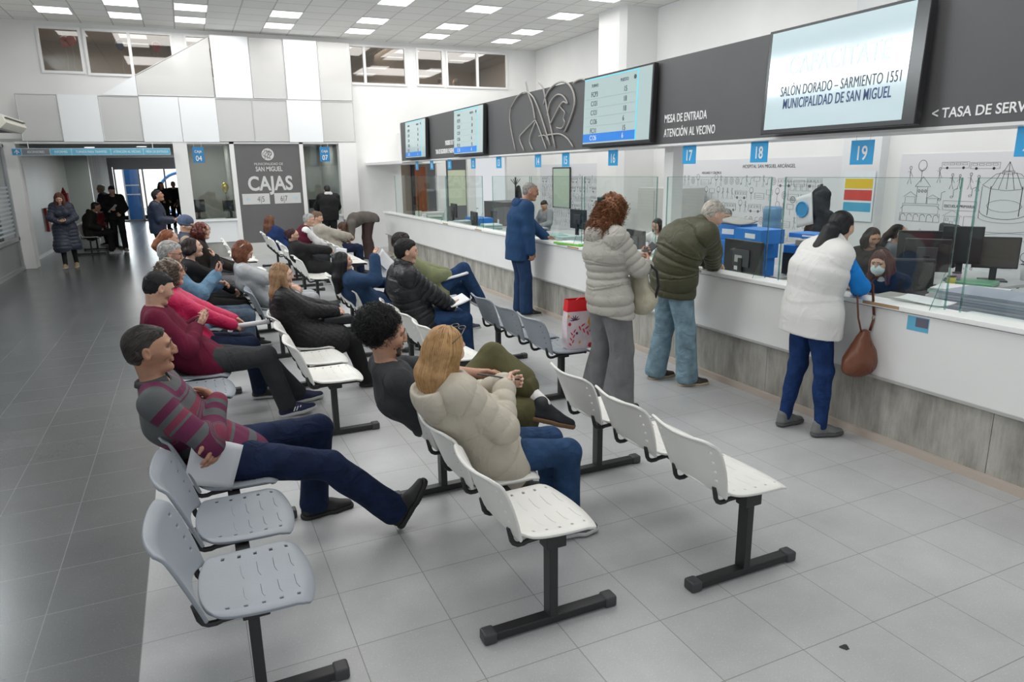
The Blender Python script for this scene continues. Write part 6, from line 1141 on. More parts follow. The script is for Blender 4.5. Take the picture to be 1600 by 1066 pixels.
J = stander('man in a black hooded sweatshirt leaning on the far cashier counter, seen from behind', (3.06, 17.2), 88, (3.10, 17.42, 1.47), sc=1.0, bend=30, vox=.0105, tone='light', bulk=1.1, head=(0, 20, 0), hR=(.40, -.16, .93), hL=(.40, .16, .93), eR=(0, -1.2, .1), eL=(0, 1.2, .1), top=dict(name='sweatshirt', m=black, off=.040, hem=.06), bottom=dict(name='trousers', m=black, off=.012), hair=dict(st='short', col=(.008, .007, .006), thick=1.1), hood=dict(m=cloth('pale_grey_hood', (.55, .55, .55)), r=.085))
J = stander('woman bending far forward in a taupe jacket and dark brown trousers', (3.62, 15.6), 178, (3.30, 15.55, .84), pel=(0, 0, .86), sc=1.0, bend=50, vox=.0095, fem=True, tone='light', bulk=1.1, head=(0, 60, 0), hR=(.52, -.12, .50), hL=(.56, .12, .50), eR=(-.4, -1, 0), eL=(-.4, 1, 0), top=dict(name='jacket', m=cloth('taupe_cloth', (.11, .095, .085)), off=.034, wr=.0035), bottom=dict(name='trousers', m=cloth('dark_brown_cloth', (.055, .035, .033)), off=.034, ank=.05), hair=dict(st='long', col=(.045, .022, .016), hi=(.13, .07, .05), L=.28, n=200, down=(.1, 0, -1)))
# ---- upstairs
for lab, x, hr, c_ in (('dark haired man behind the right upstairs window', 7.25, 'short', (.3, .3, .32)), ('woman with long hair behind the last upstairs window', 7.72, 'long', (.3, .28, .25))):
    stander(lab, (x, YB+2.6, 3.5), 20 if hr == 'short' else 160, (x, YB+2.6, 1.05), pel=(0, 0, .44), sc=.86, vox=.014, aL=(.3, .1, .095), aR=(.3, -.1, .095), top=dict(name='shirt', m=cloth('upstairs_%s' % hr, c_)), bottom=dict(name='trousers', m=black), hair=dict(st=hr, col=(.02, .012, .01), L=.2))
# ================================================================ the office behind the counter
mural_paper = mat('mural_paper', (.72, .73, .76), .6); inkm = mat('mural_ink', (.035, .035, .04), .6)
MX = XW-.012
class Draw:
    """black line drawings on the office wall; u runs towards the camera side (right in the view), v up"""
    def __init__(s, y0): s.y0 = y0; s.mb = MB()
    def line(s, pts, r=.006):
        r = r*.55; s.mb.tube([(MX-.001, s.y0-u, v) for u, v in pts], r, 4, flat=.3); return s
    def poly(s, pts, r=.006): return s.line(list(pts)+[pts[0]], r)
    def rect(s, u, v, w, h, r=.006): return s.poly([(u, v), (u+w, v), (u+w, v+h), (u, v+h)], r)
    def arcp(s, u, v, ru, rv, a0=0, a1=360, n=14, r=.006): return s.line([(u+ru*math.cos(math.radians(a0+(a1-a0)*i/n)), v+rv*math.sin(math.radians(a0+(a1-a0)*i/n))) for i in range(n+1)], r)
    def house(s, u, v, w, h):
        s.rect(u, v, w, h).line([(u-.03, v+h), (u+w/2, v+h*1.6), (u+w+.03, v+h)]).rect(u+w*.4, v, w*.2, h*.5); s.rect(u+w*.1, v+h*.55, w*.18, h*.25).rect(u+w*.7, v+h*.55, w*.18, h*.25); return s
    def tree(s, u, v, h): s.line([(u, v), (u, v+h*.55)]).arcp(u, v+h*.75, h*.2, h*.24); return s.line([(u, v+h*.5), (u+h*.1, v+h*.65)]).line([(u, v+h*.45), (u-h*.09, v+h*.62)])
    def man(s, u, v, h, a=.2):
        s.arcp(u, v+h*.9, h*.07, h*.09, n=8); s.line([(u, v+h*.8), (u, v+h*.4)], .008).line([(u-h*.12, v), (u, v+h*.4), (u+h*.12, v)]); return s.line([(u-h*.18, v+h*(.5+a)), (u, v+h*.7), (u+h*.18, v+h*(.6-a))])
    def bus(s, u, v, w, h):
        s.rect(u, v, w, h)
        for i in range(4): s.rect(u+w*(.06+.23*i), v+h*.5, w*.17, h*.32)
        for x in (.2, .8): s.arcp(u+w*x, v, h*.17, h*.17, n=10, r=.009).arcp(u+w*x, v, h*.07, h*.07, n=8)
        return s
    def kiosk(s, u, v, w, h):
        s.line([(u, v+h*.62), (u+w*.25, v+h*.80), (u+w*.5, v+h*.84), (u+w*.75, v+h*.80), (u+w, v+h*.62)], .009).line([(u, v+h*.62), (u+w*.18, v+h*.56), (u+w*.5, v+h*.53), (u+w*.82, v+h*.56), (u+w, v+h*.62)], .009)
        s.line([(u+w*.4, v+h*.84), (u+w*.5, v+h), (u+w*.6, v+h*.84)], .009).line([(u+w*.5, v+h), (u+w*.5, v+h*.84)]).rect(u+w*.38, v+h*.80, w*.24, h*.05, .008)
        for x in (.18, .34, .5, .66, .82): s.line([(u+w*x, v+h*.55), (u+w*.5+(x-.5)*w*.5, v+h*.82)])
        for x in (0, .18, .82, 1): s.line([(u+w*x, v+h*.12+(.06*h if x in (0, 1) else 0)), (u+w*x, v+h*.60)], .009 if x in (.18, .82) else .006)
        return s.arcp(u+w*.5, v+h*.2, w*.5, h*.14, 180, 360).arcp(u+w*.5, v+h*.28, w*.36, h*.1).line([(u, v+h*.18), (u, v+h*.06)]).arcp(u+w*.5, v+h*.08, w*.5, h*.08, 180, 360)
    def tower(s, u, v, w, h):
        s.rect(u, v, w, h*.18).rect(u+w*.05, v+h*.18, w*.9, h*.22); n = 6
        for i in range(n): s.arcp(u+w*(i+.5)/n, v+h*.10, w*.06, h*.06, 0, 180, 8).line([(u+w*(i+.5)/n-w*.06, v), (u+w*(i+.5)/n-w*.06, v+h*.10)])
        s.line([(u, v+h*.28), (u+w*.1, v+h*.36), (u+w*.9, v+h*.36), (u+w, v+h*.28)], .008); s.rect(u+w*.1, v+h*.40, w*.25, h*.15).line([(u+w*.05, v+h*.55), (u+w*.22, v+h*.66), (u+w*.4, v+h*.55)], .008).rect(u+w*.66, v+h*.40, w*.25, h*.12).line([(u+w*.62, v+h*.52), (u+w*.78, v+h*.6), (u+w*.95, v+h*.52)], .008)
        s.rect(u+w*.38, v+h*.40, w*.26, h*.38, .008).line([(u+w*.32, v+h*.78), (u+w*.5, v+h), (u+w*.7, v+h*.78), (u+w*.32, v+h*.78)], .009)
        for i in range(3): s.arcp(u+w*(.43+.08*i), v+h*.68, w*.025, h*.03, n=6, r=.009)
        return s
    def note(s, u, v): return s.arcp(u, v, .02, .015, n=6, r=.008).line([(u+.02, v), (u+.02, v+.09), (u+.07, v+.11)])
    def build(s, par): return s.mb.build('drawing', inkm, par)
def mural(y0, y1, lab, items, texts):
    e = empty('mural', (0, 0, 0), 0, lab, 'mural'); MB().box(MX, y1, .35, XW-.001, y0, 2.06).build('sheet', mural_paper, e); d = Draw(y0)
    for f, *a in items: getattr(d, f)(*a)
    d.build(e)
    for t, u, v, sz in texts: text('lettering', t, inkm, e, (MX-.002, y0-u, v), sz, '-x', 'LEFT', .9, .001)
rnd = random.Random(4)
def fill(w, v0, v1, seed, keep=None):
    r = random.Random(seed); o = []; step = .225
    for row in range(int((v1-v0)/step)):
        u = .05+r.random()*.1
        while u < w-.35:
            k = r.choice(['man', 'man', 'tree', 'house', 'bus', 'note', 'man', 'rect', 'arcp', 'sign']); vv = v0+row*step
            if k == 'man': o.append(('man', u+.04, vv, .20, r.uniform(-.1, .3))); u += .12
            elif k == 'tree': o.append(('tree', u+.06, vv, .22)); u += .15
            elif k == 'house': o.append(('house', u, vv, .18, .12)); u += .25
            elif k == 'bus': o.append(('bus', u, vv+.03, .30, .12)); u += .35
            elif k == 'note': o.append(('note', u, vv+.05)); u += .10
            elif k == 'rect': o.append(('rect', u, vv+.02, .22, .10)); o.append(('line', [(u+.03, vv+.05), (u+.18, vv+.05)])); o.append(('line', [(u+.03, vv+.08), (u+.15, vv+.08)])); u += .27
            elif k == 'sign': o.append(('rect', u, vv+.10, .14, .08)); o.append(('line', [(u+.07, vv), (u+.07, vv+.10)])); u += .19
            else: o.append(('arcp', u+.06, vv+.10, .045, .06)); o.append(('arcp', u+.06, vv+.10, .02, .03)); u += .15
    return o
mural(6.80, 4.6, 'line drawing mural with a tower and bandstand on the office wall', [('man', .16, 1.66, .24, .2), ('tree', .33, 1.68, .30), ('tower', .07, 1.16, .58, .60), ('bus', .60, 1.87, .36, .075), ('bus', .98, 1.86, .36, .075), ('man', .58, 1.68, .2, .3), ('man', .76, 1.60, .2), ('man', .86, 1.60, .19, 0), ('man', 1.0, 1.60, .21), ('man', 1.1, 1.58, .2, .1), ('note', .78, 1.50), ('note', 1.02, 1.52), ('note', .62, 1.46), ('rect', .68, 1.33, .44, .12), ('kiosk', 1.16, 1.20, .58, .74), ('house', .72, 1.12, .2, .13), ('rect', .98, 1.12, .14, .14), ('line', [(.7, 1.08), (1.2, 1.04), (2.1, 1.16)]), ('rect', 1.2, .72, .6, .36), ('line', [(1.2, 1.02)]+[(1.2+.05*i, 1.02-.03*(i % 2)) for i in range(1, 13)]), ('man', 1.35, .76, .2), ('man', 1.5, .76, .2, .1), ('man', 1.65, .76, .2), ('line', [(.1, .95), (.2, 1.06), (.3, .95), (.4, 1.06), (.5, .95), (.6, 1.06)]), ('tree', 1.95, 1.5, .4), ('man', 1.9, 1.2, .24)]+fill(2.1, .42, .95, 3), [('ESCUELA PRIMARIA', .70, 1.365, .052)])
mural(11.9, 7.72, 'line drawing mural with cars and street scenes behind signs 17 to 19', fill(4.1, .45, 1.95, 5)+[('bus', 3.1, 1.38, .55, .30)], [('HOSPITAL SAN MIGUEL ARC\u00c1NGEL', 2.0, 1.90, .085), ('HOGARES Y CENTROS', .9, 1.80, .06)])
mural(17.9, 13.55, 'line drawing mural on the office wall at the far end of the office', fill(4.2, .45, 1.95, 9), [])
# wall pocket rack, notice boards, poster
pb = mat('pocket_blue', (.02, .10, .50), .45)
e = empty('pocket_rack', (XW-.06, 13.75, 1.2), 0, 'blue wall rack of card pockets behind sign 16', 'rack'); mb = MB().box(-.005, -.34, .0, .0, .30, 1.02); mb.build('backing', pb, e)
for i in range(3):
    for j in range(4): MB().box(-.03, -.30+.21*i, .06+.235*j, -.008, -.14+.21*i, .20+.235*j).build('pocket', paper, e)
o = MB().box(6.0, YB-.02, 1.05, 6.75, YB-.005, 2.0).build('whiteboard', mat('pale_green_board', (.50, .62, .50), .3)); o.location = (1.75, -2.6, 0); tag(o, 'pale green glass board standing behind the far desks', 'board')
o.location = (0, 0, 0); bpy.data.objects.remove(o)
e = empty('notice_board', (XW-.03, 16.6, .95), 0, 'pale green board leaning on the far office wall', 'board'); MB().box(-.02, -.45, 0, 0, .45, 1.0).build('board', mat('pale_green_board', (.50, .62, .50), .3), e); MB().box(-.026, -.48, -.03, .002, -.45, 1.03).box(-.026, .45, -.03, .002, .48, 1.03).box(-.026, -.48, 1.0, .002, .48, 1.03).build('frame', dgr, e)
e = empty('filing_cabinet', (8.2, 10.7, 0), 0, 'tall grey white metal cabinet beside the post at sign 17', 'cabinet'); cab = mat('cabinet_grey', (.52, .52, .50), .5); MB().box(0, 0, 0, .75, 1.1, 1.55).build('body', cab, e, bevel=.006); MB().box(-.012, .01, .05, 0, .54, 1.5).build('door', cab, e); MB().box(-.012, .56, .05, 0, 1.09, 1.5).build('door', cab, e)
e = empty('poster', (XW-.175, 7.40, 1.12), 0, 'notice poster with yellow red and blue bands on the pilaster', 'poster'); MB().box(-.003, -.35, 0, 0, .18, .72).build('sheet', mat('poster_white', (.74, .80, .84), .5), e)
for z, h, c, t in ((.47, .14, (.75, .52, .03), ''), (.30, .15, (.62, .07, .06), ''), (.14, .13, (.08, .38, .60), '')): b = MB().box(-.005, -.32, z, -.0031, .15, z+h).build('band', mat('band_%d' % int(z*100), c, .5), e)
# furniture
desk = mat('desk_grey', (.42, .43, .44), .5); chairb = mat('office_chair_black', (.018, .018, .02), .6, bump=.2, bscale=120)
def desk_unit(x0, y0, x1, y1, lab):
    e = empty('desk', (x0, y0, 0), 0, lab, 'desk'); MB().box(0, 0, .715, x1-x0, y1-y0, .745).build('top', desk, e, bevel=.004)
    for a, b in ((.03, .03), (x1-x0-.07, .03), (.03, y1-y0-.07), (x1-x0-.07, y1-y0-.07)): MB().box(a, b, 0, a+.04, b+.04, .715).build('leg', dgr, e)
    return e
for i, (a, b, c, d) in enumerate(((6.1, 1.2, 6.9, 2.9), (6.25, 4.1, 8.0, 5.05), (5.75, 5.6, 6.5, 6.9), (6.1, 8.0, 6.9, 9.6), (6.1, 10.6, 6.9, 12.3), (6.0, 13.0, 6.8, 15.0))):
    desk_unit(a, b, c, d, ['grey office desk nearest the right picture edge behind the clerk counter', 'grey office desk behind the masked clerk', 'grey office desk in front of the blank pilaster', 'grey office desk in front of the man in the grey sweater', 'grey office desk near the filing cabinet', 'grey office desk at the far end of the office'][i])
def swivel(x, y, rz, lab, z=.48):
    e = empty('office_chair', (x, y, 0), rz, lab, 'office chair')
    MB().box(-.23, -.23, z-.04, .23, .23, z+.03).build('seat', chairb, e, bevel=.03); b = MB().box(-.27, -.21, z+.12, -.21, .21, z+.62).build('backrest', chairb, e, bevel=.03)
    MB().tube([(0, 0, .06), (0, 0, z-.03)], .025, 8).build('column', dgr, e); MB().box(-.25, -.03, z, -.22, .03, z+.2).build('back_bar', dgr, e)
    for k in range(5): a = k*1.2566; MB().tube([(0, 0, .08), (.27*math.cos(a), .27*math.sin(a), .05)], .018, 6).build('foot', dgr, e)
    return e
swivel(5.75, 4.00, 180, 'black office chair of the masked clerk'); swivel(5.75, 7.6, math.radians(190), 'black office chair behind the blue binders at sign 18', .52); swivel(7.9, 5.45, math.radians(150), 'dark office chair with a coat in front of the bandstand drawing', .62); swivel(5.7, 9.9, math.radians(170), 'black office chair behind the monitor at sign 17'); swivel(5.7, 13.9, math.radians(170), 'black office chair at the far counter')
# things on the clerk desks along the counter (top at .755) and on the desks
scrt = mat('screen_brown_dark', (.075, .062, .055), .25); scd = mat('screen_dark', (.028, .030, .032), .2)
def rear_sticker(e): MB().box(.0345, -.09, .24, .0352, .02, .31).build('label', mat('label_silver', (.4, .4, .38), .4), e); MB().box(.0345, -.09, .16, .0352, .02, .20).build('label', mat('label_white', (.6, .6, .58), .4), e)
monitor(5.0, 5.35, .755, math.radians(176), 'black monitor back with stickers directly behind the counter at sign 18', .56, .35, extra=rear_sticker, stand=.11)
monitor(4.95, 7.15, .755, math.radians(172), 'black monitor back beside the white post at sign 17', .46, .30, extra=rear_sticker, stand=.14)
monitor(6.55, 4.5, .745, math.radians(215), 'dark monitor back right of the masked clerk', .40, .32, stand=.15)
monitor(7.1, 4.95, .745, math.radians(225), 'dark monitor back in front of the clerk with the ponytail', .46, .32, stand=.17); monitor(7.15, 4.55, .745, math.radians(30), 'dark tall monitor behind the glass corner near the bandstand drawing', .36, .38, col=scd, stand=.18)
monitor(7.45, 4.38, .745, math.radians(40), 'brownish monitor screen in front of the bandstand drawing', .40, .32, col=scrt, stand=.13)
bpy.context.view_layer.update()
monitor(5.9, 10.2, .755, math.radians(180), 'black monitor back on the far clerk desk left of the auburn haired woman', .5, .32, stand=.2); monitor(5.3, 14.6, .755, math.radians(175), 'small dark monitor behind the far counter beside the blue boxes', .42, .3, stand=.18); monitor(4.9, 12.4, .755, math.radians(172), 'grey monitor back at the far counter below sign 12', .45, .3, stand=.12)
bb = mat('binder_blue', (.02, .19, .60), .45); bpale = mat('binder_grey', (.35, .34, .33), .6); bkr = random.Random(2)
def box(x, y, z, sx, sy_, sz, rz, m, lab, cat='box', name='document_box', group=None, lid=None):
    e = empty(name, (x, y, z), rz, lab, cat, group); MB().box(-sx/2, -sy_/2, 0, sx/2, sy_/2, sz).build('body', m, e, bevel=.004)
    MB().box(-sx/2-.0015, -sy_*.28, sz*.35, -sx/2-.0005, sy_*.1, sz*.7).build('label', paper, e)
    if lid: MB().box(-sx/2-.004, -sy_/2-.004, sz, sx/2+.004, sy_/2+.004, sz+.012).build('lid', lid, e)
    return e
box(5.6, 6.0, .755, .34, .62, .20, 0, bb, 'blue document box at the bottom behind the monitor at sign 18'); box(5.6, 5.95, .956, .32, .60, .17, .1, bb, 'blue document box in the middle of the pile behind the monitor at sign 18'); box(5.58, 5.75, 1.127, .30, .44, .15, -.1, bb, 'long ribbed blue archive box on top of the pile at sign 18'); box(5.66, 6.24, 1.127, .30, .42, .17, .2, bb, 'blue box beside the top archive box at sign 18')
o = sheet('grey_folder', 'grey folder lying tilted on top of the blue boxes at sign 18', 'folder', (5.66, 6.22, 1.32), (1, .1, .08), (0, 1, .05), .30, .44, bpale, .012, .01)
box(6.15, 5.55, .755, .36, .46, .24, 0, mat('black_tray', (.02, .02, .02), .5), 'black document tray stack under the blue binders left of the white vest', 'tray', 'document_tray'); box(6.15, 5.55, .996, .34, .46, .085, .15, bb, 'lower blue binder left of the white vest', 'binder', 'binder'); box(6.17, 5.48, 1.082, .33, .36, .065, .3, bpale, 'grey binder lying between two blue ones left of the white vest', 'binder', 'binder'); box(6.30, 5.66, 1.148, .30, .44, .05, .1, bb, 'upper blue binder left of the white vest', 'binder', 'binder')
box(5.3, 13.35, .755, .3, .34, .26, 0, bb, 'left blue box on the far clerk desk under sign 13'); box(5.3, 12.95, .755, .3, .34, .26, 0, bb, 'right blue box on the far clerk desk under sign 13'); box(5.0, 15.2, .755, .4, .5, .28, 0, mat('carton_white', (.6, .62, .6), .6), 'white carton box at the far counter under sign 11')
box(4.85, 16.1, .755, .35, .7, .12, 0, mat('printer_grey', (.55, .56, .55), .4), 'flat grey white printer at the far left of the clerk desk', 'printer', 'printer')
def stack(x, y, z, w, d, n, lab, rz=0, cols=((.52, .55, .62),), name='paper_stack'):
    e = empty(name, (x, y, z), rz, lab, 'papers'); zz = 0; r = random.Random(int(x*100+y*10))
    for k in range(n):
        h = .012+r.random()*.014; a, b = r.uniform(-.012, .012), r.uniform(-.012, .012); c = cols[k % len(cols)]
        MB().box(-w/2+a, -d/2+b, zz, w/2+a, d/2+b, zz+h*.92).build('bundle', mat('paper_%d_%d' % (int(c[0]*100), int(c[2]*100)), c, .8), e); zz += h
    return e
stack(5.12, 2.85, .755, .40, .80, 15, 'tall stack of grey blue files at the right end of the counter', .05, ((.36, .40, .48), (.45, .48, .54), (.30, .33, .40)))
stack(4.62, 2.62, .755, .26, .55, 11, 'stack of white printed bundles right behind the counter glass edge', .0, ((.66, .68, .70), (.58, .60, .64)))
stack(4.98, 3.58, .755, .32, .36, 9, 'stack of grey folders in front of the masked clerk', .15, ((.30, .29, .27), (.38, .38, .37))); box(4.80, 3.95, .755, .30, .40, .16, .25, mat('dark_navy_binder', (.015, .022, .045), .4), 'dark navy binder lying beside the masked clerk', 'binder', 'binder')
stack(5.75, 3.55, .755, .34, .5, 9, 'loose white and green files behind the grey folders', .3, ((.62, .64, .66), (.35, .50, .45), (.6, .6, .62)))
sheet('paper_sheet', 'white sheet lying on the worktop in front of the masked clerk', 'paper', (4.50, 3.08, 1.02), (1, .1, 0), (0, 1, 0), .22, .36, curve=.01)
stack(4.9, 8.9, .755, .35, .5, 12, 'pile of pale papers behind the auburn haired woman', .1, ((.62, .66, .70), (.50, .62, .60))); stack(4.85, 6.6, .755, .34, .5, 14, 'pile of bundled white papers beside the post', .1, ((.64, .65, .68), (.56, .62, .66)))
stack(5.0, 10.6, .755, .4, .6, 10, 'pile of greenish files on the clerk desk under sign 14', .1, ((.20, .28, .24), (.5, .55, .52))); stack(4.95, 11.6, .755, .36, .7, 8, 'pile of greenish plastic folders under sign 13', -.1, ((.30, .38, .36), (.45, .52, .5)))
e = empty('green_folder', (4.33, 7.62, 1.012), .15, 'bright green folder with papers under the hand of the man in navy', 'folder'); MB().box(-.11, -.26, 0, .14, .26, .022).build('cover', mat('lime_green', (.17, .50, .05), .5), e, bevel=.003); MB().box(-.09, -.22, .0225, .12, .20, .03).build('papers', paper, e)
for x, y, c, h, lab in ((7.75, 4.25, (.65, .68, .70), .16, 'clear plastic cup on the desk right of the brownish monitor'), (7.85, 4.2, (.28, .18, .16), .17, 'brown tumbler on the desk beside the clear cup'), (6.75, 4.35, (.5, .5, .1), .1, 'small yellow jar between the monitors'), (6.9, 4.4, (.30, .25, .3), .12, 'pencil cup between the two monitors')):
    e = empty('cup', (x, y, .745 if x > 6 else .755), 0, lab, 'cup'); MB().lathe([(.028, 0), (.036, h*.5), (.04, h)], (0, 0, 0), 14).build('cup_body', mat('cup_%d' % int(x*100), c, .3), e, smooth=True); MB().lathe([(.042, h), (.042, h+.008)], (0, 0, 0), 14).build('lid', dgr, e)
e = empty('green_plastic_folder', (7.0, 4.3, .745), .3, 'crumpled green plastic folder between the monitors', 'folder'); MB().box(-.15, -.2, 0, .15, .2, .05).build('cover', mat('green_plastic', (.13, .32, .20), .35), e, bevel=.015)
# coat stand with coat, white bag and water bottle
e = empty('coat_stand', (7.9, 7.05, 0), 0, 'black coat stand hung with dark jackets behind the blue binders', 'coat stand'); MB().tube([(0, 0, 0), (0, 0, 1.68)], .02, 8).build('pole', blk, e)
for a in range(4): MB().tube([(0, 0, 1.50), (.06*math.cos(a*1.57+.4), .06*math.sin(a*1.57+.4), 1.52), (.09*math.cos(a*1.57+.4), .09*math.sin(a*1.57+.4), 1.56)], .008, 6).build('hook', blk, e)
for a in range(3): MB().tube([(0, 0, .06), (.25*math.cos(a*2.1), .25*math.sin(a*2.1), .02)], .014, 6).build('foot', blk, e)
J0 = empty('hanging_jacket', (7.86, 7.0, 0), 0, 'dark jackets hanging on the coat stand', 'jacket'); Vt, Q = sdf_mesh([cone((0, 0, 1.42), (0, 0, .85), .08, .12, .04, V(0, 1, 0), 1.3), cone((0, -.16, 1.28), (.02, -.24, .85), .06, .08, .03), cone((0, .14, 1.3), (0, .2, .9), .05, .06, .03), ell((0, .0, 1.55), (.08, .12, .08), None, .06), cone((.02, .02, 1.55), (.0, 0, 1.35), .09, .11, .06)], .016); Vt, s_ = disp_layer([], Vt, Q, .022, 5); link('jacket_body', npmesh('jacket_body', Vt, Q), cloth('coat_dark', (.03, .032, .038)), J0)
o = sheet('tote_bag', 'white tote bag with a blue round print hanging on the coat stand', 'bag', (7.74, 7.18, 1.32), (.1, 1, -.25), (0, .2, 1), .30, .42, mat('tote_white', (.72, .73, .76), .7), .02, .02); MB().tube([(-.03, .10*math.cos(t), .02+.10*math.sin(t)) for t in [x*.5 for x in range(14)]], .012, 5).prism([(.085*math.cos(t), .02+.10*math.sin(t)) for t in [x*.45 for x in range(14)]], 0, -.032, -.026).build('print', mat('tote_blue', (.05, .30, .60), .5), o)
e = empty('water_dispenser', (7.75, 7.75, 0), 0, 'blue water bottle on a dispenser left of the coat stand', 'water dispenser'); MB().box(-.16, -.16, 0, .16, .16, .92).build('cabinet', pm, e, bevel=.01); MB().lathe([(.03, .92), (.12, .98), (.135, 1.0), (.135, 1.12), (.125, 1.15), (.135, 1.18), (.135, 1.32), (.11, 1.36)], (0, 0, 0), 20).build('bottle', mat('bottle_blue', (.12, .26, .42), .15), e, smooth=True)
e = empty('coat_stand', (7.64, 16.4, 0), 0, 'thin black coat stand at the far end of the office behind the man in navy', 'coat stand'); MB().tube([(0, 0, 0), (0, 0, 1.75)], .022, 8).build('pole', blk, e)
for a in range(4): MB().tube([(0, 0, 1.55), (.13*math.cos(a*1.57), .13*math.sin(a*1.57), 1.70)], .009, 6).build('hook', blk, e)
MB().tube([(-.2, 0, .02), (.2, 0, .02)], .02, 6).tube([(0, -.2, .02), (0, .2, .02)], .02, 6).build('foot', blk, e); Vt, Q = sdf_mesh([cone((.08, 0, 1.5), (.10, 0, .95), .05, .11, .03), cone((.08, -.1, 1.35), (.1, -.16, 1.0), .03, .05, .03)], .02); Vt, s_ = disp_layer([], Vt, Q, .012, 4); link('hanging_coat', npmesh('hanging_coat', Vt, Q), black, e)
# staff
wshirt = cloth('white_blouse', (.70, .70, .70)); dgk = cloth('dark_grey_knit', (.055, .058, .062))
def clerk(label, x, y, hdw, rz, **k):
    d = rotz(np.array((hdw[0]-x, hdw[1]-y, 0)), -math.radians(rz)); pel = (0, 0, .56); f = fit((d[0], d[1], hdw[2]), pel, k.get('bend', 10), (0, 0), k.get('head', (0, 0, 0)), 0, 0)
    k.setdefault('bend', 10); return person(label, (x, y), rz, sit=True, pel=pel, **f, **k)
clerk('clerk with long reddish brown hair and a white face mask behind the counter', 5.55, 4.02, (5.30, 4.04, 1.115), 180, vox=.0078, fem=True, tone='light', head=(15, 12, 0), hL=(.40, .10, .82), hR=(.40, -.10, .82), top=dict(name='blouse', m=wshirt, off=.016, collar=.03), top2=dict(name='blazer', m=cloth('dark_navy_blazer', (.012, .014, .024)), off=.026), bottom=dict(name='trousers', m=black), hair=dict(st='long', col=(.045, .014, .012), hi=(.16, .055, .045), L=.20, n=600, thick=1.15), mask=(.62, .72, .74), shoes=None)
clerk('young clerk with dark hair tied back looking down, next to the white vest', 6.75, 5.35, (6.80, 5.32, 1.15), 200, vox=.009, fem=True, tone='mid', head=(50, 22, 0), top=dict(name='sweater', m=cloth('dark_brown_knit', (.03, .025, .022)), off=.026), bottom=dict(name='trousers', m=black), hair=dict(st='long', col=(.018, .010, .008), L=.12, n=300, thick=.9), shoes=None)
clerk('clerk with a dark ponytail seen in profile behind the monitors', 7.35, 5.45, (7.35, 5.42, 1.16), -45, vox=.009, fem=True, tone='mid', head=(0, 0, 0), top=dict(name='blouse', m=cloth('slate_blouse', (.10, .11, .13)), off=.024), bottom=dict(name='trousers', m=black), hair=dict(st='pony', col=(.012, .008, .007), L=.22, n=300, thick=1.0, down=(-.3, 0, -1)), shoes=None)
clerk('grey haired man with glasses in a dark grey sweater behind the blue boxes', 7.9, 8.85, (7.85, 8.82, 1.16), 200, vox=.009, tone='light', bulk=1.1, head=(25, 18, 0), top=dict(name='sweater', m=dgk, off=.026), bottom=dict(name='trousers', m=black), hair=dict(st='short', col=(.12, .12, .115), hi=(.4, .4, .39), n=300, thick=1.2), glasses=(.05, .04, .04), shoes=None)
clerk('clerk with short dark hair in a grey jacket looking down at the far desk', 7.4, 14.4, (7.4, 14.35, 1.14), 190, vox=.0115, tone='light', head=(15, 35, 0), bend=24, top=dict(name='jacket', m=cloth('clerk_grey', (.30, .31, .32)), off=.028), bottom=dict(name='trousers', m=black), hair=dict(st='short', col=(.01, .008, .007), thick=1.2), shoes=None)
clerk('clerk partly hidden between the auburn haired woman and the monitor at sign 17', 6.2, 8.4, (6.15, 8.35, 1.10), 190, vox=.0115, fem=True, tone='light', head=(0, 25, 0), bend=20, hR=(.40, -.05, 1.0), top=dict(name='blouse', m=wshirt, off=.024), bottom=dict(name='trousers', m=black), hair=dict(st='long', col=(.012, .008, .008), L=.1), shoes=None)

# more files on the far part of the clerk desk
fr_ = random.Random(8)
GC = [((.13, .28, .20), (.5, .56, .52)), ((.50, .60, .60), (.28, .45, .42)), ((.60, .62, .63), (.10, .16, .14)), ((.45, .55, .58), (.60, .62, .62))]
NM = ['under sign 9', 'between signs 9 and 10', 'under sign 10', 'between signs 10 and 11', 'under sign 11', 'between signs 11 and 12', 'under sign 12', 'between signs 12 and 13', 'right of sign 13', 'left of sign 14']
for k in range(10):
    y = 14.6-.62*k; stack(4.82+fr_.random()*.12, y, .755, .30, .42, 6+fr_.randrange(8), 'pile of %s files on the clerk desk %s' % (['green', 'pale green', 'white and black', 'pale blue', 'green', 'grey green', 'mixed green', 'bluish', 'dark green', 'teal'][k], ['beneath sign nine', 'left of sign ten', 'beneath sign ten', 'left of sign eleven', 'beneath sign eleven', 'left of sign twelve', 'beneath sign twelve', 'left of sign thirteen', 'beneath sign thirteen', 'left of sign fourteen'][k]), fr_.uniform(-.3, .3), GC[k % 4])
box(4.75, 15.45, .755, .1, .16, .30, .1, mat('cream_plastic', (.7, .67, .58)), 'upright cream device at the far left of the clerk desk', 'device', 'card_reader'); box(4.72, 14.95, .755, .08, .14, .26, -.1, paper, 'small white card holder near the far left of the clerk desk', 'card holder', 'card_holder')
box(6.5, 14.5, 0, .6, 1.1, 1.25, 0, mat('printer_dark', (.09, .09, .095), .5), 'large dark grey copier at the far end of the office', 'copier', 'copier')
o = MB().box(6.5, YB+.13, 1.0, 7.0, YB+.135, 1.95).build('wall_poster', mat('poster_pale_lime', (.62, .68, .50), .5)); tag(o, 'pale lime printed poster on the far office partition', 'poster')
